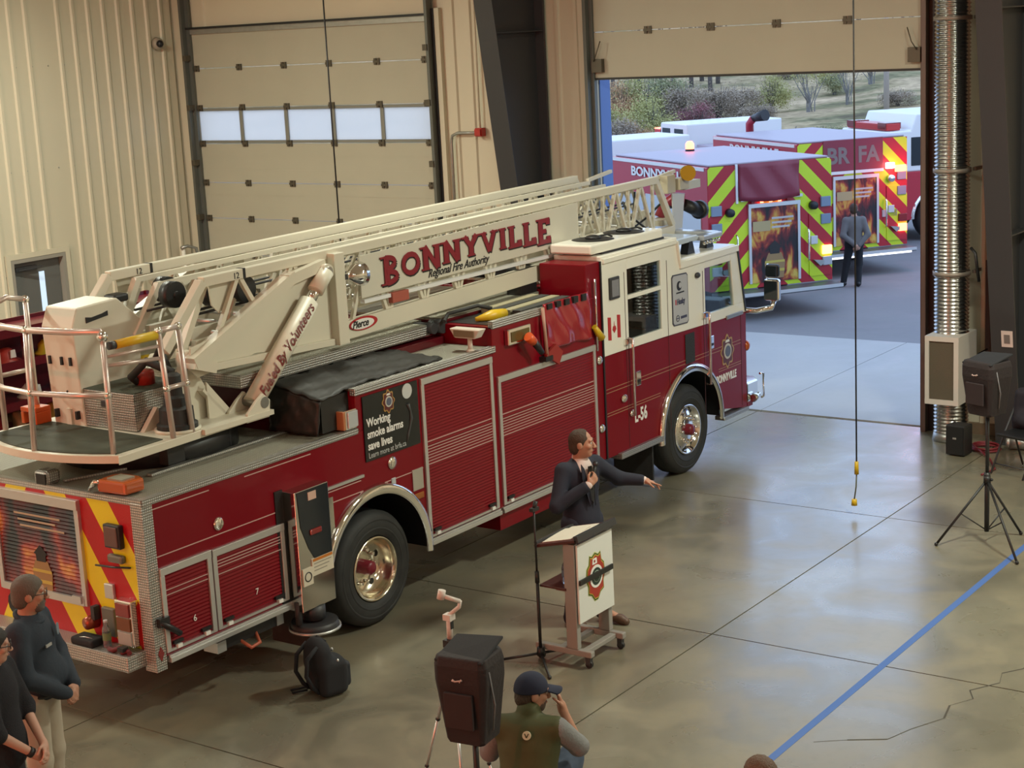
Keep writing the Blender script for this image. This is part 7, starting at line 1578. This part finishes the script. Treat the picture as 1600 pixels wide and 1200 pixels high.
# covered loudspeakers on stands
def covered_speaker(loc, rz, zb_, h, label, legs, wide=(.40, .36)):
    t = thing('loudspeaker', label, 'speaker', (loc[0], loc[1], zb_))
    a = math.radians(rz); ex = np.array([math.cos(a), math.sin(a), 0]); ey = np.array([-math.sin(a), math.cos(a), 0]); ez = np.array([0, 0, 1.]); RR = np.stack([ex, ey, ez], 1); o = np.array([loc[0], loc[1], zb_])
    w_, d_ = wide; Q = lambda a_, b_, c: o + ex * a_ + ey * b_ + ez * c
    m = MB(); z0, z1 = 0, h
    def ring(sc, z): return [tuple(Q(x * w_ / 2 * sc[0], y * d_ / 2 * sc[1], z)) for x, y in ((-1, -.8), (-.8, -1), (.8, -1), (1, -.8), (1, .6), (.6, 1), (-.6, 1), (-1, .6))]
    lv = [ring((.66, .72), 0), ring((.74, .80), .015), ring((1, 1), h * .72), ring((1.0, 1), h * .90), ring((.93, .92), h)]
    vs = [v for r in lv for v in r]; n = 8; fs = [tuple(range(7, -1, -1))] + [(i * n + k, i * n + (k + 1) % n, (i + 1) * n + (k + 1) % n, (i + 1) * n + k) for i in range(4) for k in range(n)] + [tuple(range(4 * n, 5 * n))]
    m.add(vs, fs); m.build('padded_cover', mat('maroon_black_cover', (.016, .010, .011), .75, bump=('noise', 40, .35)), t, .012)
    m = MB(); P_ = [Q(-w_ * .46, -d_ * .47, h * .93), Q(w_ * .46, -d_ * .47, h * .95), Q(w_ * .46, d_ * .40, h + .045), Q(-w_ * .46, d_ * .40, h + .02)]; P_ = [Vector(v) for v in P_]; P2 = [v + Vector((0, 0, .02)) for v in P_]
    m.add(P_ + P2, [(3, 2, 1, 0), (4, 5, 6, 7)] + [(i, (i + 1) % 4, (i + 1) % 4 + 4, i + 4) for i in range(4)]); m.build('cover_flap', BLACKF, t, .012)
    MB().obox(Q(0, -d_ * .52, h * .42), ex * w_ * .27, ez * h * .20, ey * .012).build('front_pocket', mat('cover_pocket', (.022, .012, .013), .75), t, .006)
    MB().tube([tuple(Q(-.035, -d_ * .53, h * .76)), tuple(Q(-.012, -d_ * .535, h * .755)), tuple(Q(.012, -d_ * .535, h * .765)), tuple(Q(.035, -d_ * .53, h * .775))], .005, 6).tube([tuple(Q(-.03, -d_ * .535, h * .775)), tuple(Q(-.01, -d_ * .537, h * .752))], .004, 6).tube([tuple(Q(.03, -d_ * .535, h * .785)), tuple(Q(.018, -d_ * .537, h * .75))], .004, 6).build('cover_logo', mat('pale_logo', (.55, .40, .36), .5), t)
    MB().tube([tuple(Q(w_ * .50, -d_ * .3, h * .85)), tuple(Q(w_ * .505, -d_ * .15, h * .45)), tuple(Q(w_ * .42, -d_ * .1, h * .15))], .006, 6).build('zip', mat('grey_zip', (.16, .16, .17), .5), t)
    s = thing('speaker_stand', legs[0], 'stand', (loc[0], loc[1], 0))
    MB().cyl((loc[0], loc[1], .12), (loc[0], loc[1], zb_ * .55), .024, .024, 14).build('lower_pole', BLACK, s); MB().cyl((loc[0], loc[1], zb_ * .5), (loc[0], loc[1], zb_ + .02), .019, .019, 12).build('upper_pole', BLACK, s)
    MB().cyl((loc[0], loc[1], zb_ * .5), (loc[0], loc[1], zb_ * .5 + .06), .032, .03, 14).build('clamp', BLACK, s)
    zk = legs[2]; MB().cyl((loc[0], loc[1], zk), (loc[0], loc[1], zk + .07), .036, .034, 14).ell((loc[0], loc[1] - .045, zk + .035), .016, 8).build('collar', BLACK, s)
    for x, y in legs[1]:
        b_ = Vector((x, y, .018)); a_ = Vector((loc[0], loc[1], zk + .03)); md = a_.lerp(b_, .52)
        l = MB().tube([a_, b_], .013, 8).ell(b_, .02, 8).build('leg', BLACK, s); MB().tube([Vector((loc[0], loc[1], .13)), md], .007, 6).build('brace', BLACK, l)
covered_speaker((15.55, 5.46), -112, 1.32, .54, 'black padded covered loudspeaker on the stand by the blue tape', ('black tripod speaker stand planted near the blue tape line', [(15.24, 5.86), (15.03, 4.98), (15.95, 5.25)], .62), (.40, .36))
covered_speaker((7.58, 5.86), -82, .97, .57, 'black padded covered loudspeaker beside the crouching man', ('black speaker stand beside the silver camera tripod', [(7.86, 5.50), (7.50, 6.28), (7.2, 5.70)], .62), (.36, .34))
# monitor speaker on the floor
t = thing('floor_speaker', 'small black loudspeaker box on the floor by the duct', 'speaker', (18.66, 6.92, 0))
a = math.radians(-8); 
MB().obox((18.72, 6.92, .19), Vector((.11, -.01, 0)), Vector((.012, .12, 0)), Vector((0, 0, .18))).build('cabinet', BLACK, t, .012); MB().obox((18.60, 6.93, .19), Vector((.006, 0, 0)), Vector((.012, .105, 0)), Vector((0, 0, .165))).build('grille', mat('speaker_grille', (.008, .007, .007), .8, bump=('noise', 300, .6)), t); MB().obox((18.592, 6.93, .22), Vector((.003, 0, 0)), Vector((.003, .022, 0)), Vector((0, 0, .010))).build('badge', SATIN, t)
# coiled red hose, grey canister, chair
t = thing('hose_coil', 'coiled dark red air hose on the floor beside the small speaker', 'hose', (18.98, 6.78, 0))
MB().tube([(19.01 + (.16 + .01 * math.sin(k * .7)) * math.cos(k * .42), 6.69 + (.16 + .01 * math.sin(k * .7)) * math.sin(k * .42), .014 + .0022 * k * .5) for k in range(50)] + [(18.6, 6.5, .014), (18.2, 6.3, .014), (17.9, 6.35, .014)], .012, 8).build('hose', mat('dark_red_rubber', (.16, .012, .02), .5), t)
t = thing('metal_canister', 'grey metal canister lying on the floor behind the stand', 'canister', (19.22, 6.28, 0))
MB().cyl((19.17, 6.46, .085), (19.27, 6.2, .085), .085, .085, 20).build('barrel', GALV, t); MB().cyl((19.27, 6.2, .085), (19.285, 6.16, .085), .085, .07, 20).build('green_cap', mat('teal_cap', (.05, .10, .08), .5), t); MB().cyl((19.155, 6.5, .085), (19.17, 6.46, .085), .05, .08, 16).build('neck', SATIN, t)
def stack_chair(loc, rz, label, group=None, seat=BLACK):
    t = thing('folding_chair', label, 'chair', loc, rz, group, True)
    MB().box(-.21, .21, -.2, .2, .44, .475).build('seat', seat, t, .012); MB().prism([(-.2, .62), (.2, .62), (.2, .88), (.15, .92), (-.15, .92), (-.2, .88)], 'y', -.25, -.225).build('backrest', seat, t, .008)
    for s in (-1, 1):
        MB().tube([(s * .22, -.30, .012), (s * .22, -.12, .46), (s * .22, -.06, .46)], .012, 8).build('leg', STEELD, t); MB().tube([(s * .22, .26, .012), (s * .22, .02, .46), (s * .215, -.24, .88)], .012, 8).build('leg', STEELD, t)
    MB().tube([(-.22, .2, .12), (.22, .2, .12)], .008, 6).build('stretcher', STEELD, t); return t
stack_chair((18.18, 5.985, 0), math.radians(70), 'black folding chair by the steel column behind the covered speaker')
t = thing('jacket', 'dark purple-black jacket draped over the folding chair', 'jacket', (18.4, 6.05, .48))
blob('coat', [('b', (18.396, 5.944, .70), (.17, .06, .24), .05, np.array([[math.cos(1.2), -math.sin(1.2), 0], [math.sin(1.2), math.cos(1.2), 0], [0, 0, 1]])), ('e', (18.436, 6.024, .58), (.16, .14, .12), None, .06), ('c', (18.39, 6.08, .88), (18.41, 6.13, .5), .06, .05)], mat('aubergine_cloth', (.016, .014, .022), .85), t, .014, .05)
p = SEATP; sc_ = stack_chair((p.loc[0] - p.F[0] * .04, p.loc[1] - p.F[1] * .04, 0), math.radians(62 - 90), 'black folding chair under the seated onlooker'); sc_.scale = (1, 1, .91)
# hanging power cords
t = thing('drop_cord', 'black drop cord with yellow connectors hanging in the open bay', 'cord', (15.92, 7.0, .1))
MB().tube([(15.92, 7.0, 7.05), (15.925, 7.0, 4.0), (15.92, 7.0, .56)], .009, 8).build('cord', BLACK, t); MB().cyl((15.92, 7.0, .44), (15.92, 7.0, .58), .024, .02, 12).build('upper_connector', YEL, t); MB().tube([(15.92, 7.0, .45), (15.915, 7.005, .30), (15.90, 7.02, .16)], .008, 8).build('pigtail', mat('olive_cord', (.10, .10, .05), .6), t); MB().cyl((15.90, 7.02, .10), (15.90, 7.02, .17), .032, .026, 12).build('plug', YEL, t)
t = thing('hanging_cord', 'thin dark cord hanging in front of the shut bay door', 'cord', (17.5, 15.39, 1.6))
MB().tube([(17.5, 15.39, 7.05), (17.5, 15.39, 1.7)], .011, 8).build('cord', BLACK, t); MB().cyl((17.5, 15.39, 1.6), (17.5, 15.39, 1.74), .025, .02, 10).build('plug', YEL, t)
# things on the rear step of the truck
t = thing('pouch', 'black zipped pouch lying on the truck rear step', 'pouch', (8.1, 10.0, .67)); blob('pouch_body', [('b', (8.08, 10.02, .70), (.075, .13, .032), .02, None)], BLACKF, t, .008, .02); MB().tube([(8.03, 10.1, .725), (8.05, 10.02, .735), (8.06, 9.94, .728)], .004, 6).build('zip', SATIN, t)
bottle((8.1, 9.82, .67), 'water bottle with green label on the truck rear step', (.16, .22, .10), (.12, .08, .14))
t = thing('red_strap', 'bunched dark red strap on the truck rear step corner', 'strap', (8.12, 9.62, .67)); MB().tube([(8.045, 9.74, .688), (8.03, 9.68, .69), (8.07, 9.64, .705), (8.035, 9.58, .688), (8.075, 9.56, .69), (8.05, 9.52, .688)], .02, 8).build('webbing', mat('dark_red_webbing', (.12, .012, .015), .7), t); MB().box(8.02, 8.08, 9.56, 9.62, .695, .725).build('clasp', BLACK, t)
# gear rack between the truck and the left wall
t = thing('gear_rack', 'red steel turnout gear rack standing beyond the ladder truck', 'rack', (11.9, 15.9, 0))
RX0, RX1, RY0, RY1 = 10.9, 14.6, 15.6, 16.2
for x in (10.9, 12.1, 13.35, 14.56): 
    for y in (RY0, RY1): MB().box(x, x + .05, y - .025, y + .025, 0, 2.18).build('post', DRED, t)
for z in (.12, 1.25, 1.72, 2.10): MB().box(RX0, RX1, RY0, RY1, z, z + .035).box(RX0, RX1, RY0 - .02, RY0, z - .03, z + .07).build('shelf', DRED, t)
MB().box(RX0, RX1, RY1, RY1 + .02, 0, 2.18).build('back_panel', DRED, t)
cols = ((.46, .30, .06), (.10, .14, .30), (.28, .20, .10), (.20, .02, .03), (.40, .36, .10), (.05, .05, .06)); nm = ('yellow', 'blue', 'tan', 'red', 'straw', 'black')
for k in range(14):
    x = RX0 + .18 + .255 * k; c = k * 5 % 6
    q = thing('turnout_coat', nm[c] + ' turnout coat hanging in the red gear rack', 'coat', (x, RY0 + .24, .45), 0, nm[c] + ' coats in the gear rack')
    blob('coat', [('c', (x, RY0 + .24, 1.08), (x, RY0 + .24, .55), .06, .10), ('c', (x, RY0 + .24, 1.10), (x + .02, RY0 + .42, 1.04), .05, .05), ('c', (x, RY0 + .17, 1.05), (x - .01, RY0 + .12, .62), .045, .04)], mat('coat_' + nm[c], cols[c], .9), q, .03, .05)
    MB().box(x - .085, x + .085, RY0 + .07, RY0 + .345, .62, .66).build('reflective_band', mat('band_lime', (.5, .52, .16), .6), q); MB().tube([(x, RY0 + .24, 1.12), (x, RY0 + .24, 1.255)], .008, 6).build('hanger', STEELD, q)
for k in range(12):
    x = RX0 + .22 + .30 * k; c = (k * 3) % 5; cc = ((.55, .38, .03), (.5, .2, .03), (.55, .52, .45), (.04, .04, .05), (.35, .04, .03))[c]; z = 1.755 if k % 2 else 1.285; hn = ('yellow', 'orange', 'white', 'black', 'red')[c]
    q = thing('fire_helmet', hn + ' fire helmet on the ' + ('upper' if k % 2 else 'lower') + ' shelf of the gear rack', 'helmet', (x, RY0 + .22, z), 0, hn + ' helmets in the gear rack ' + ('upper' if k % 2 else 'lower'))
    MB().lathe([(.0, z + .17), (.06, z + .16), (.11, z + .11), (.12, z + .04), (.17, z + .012), (.17, z), (.12, z)][::-1], (x, RY0 + .22, 0), 'z', 18).build('shell', mat('helmet_' + hn, cc, .4), q); MB().prism([(x - .04, z + .06), (x + .04, z + .06), (x + .03, z + .15), (x - .03, z + .15)], 'y', RY0 + .085, RY0 + .10).build('badge', DECALW, q)
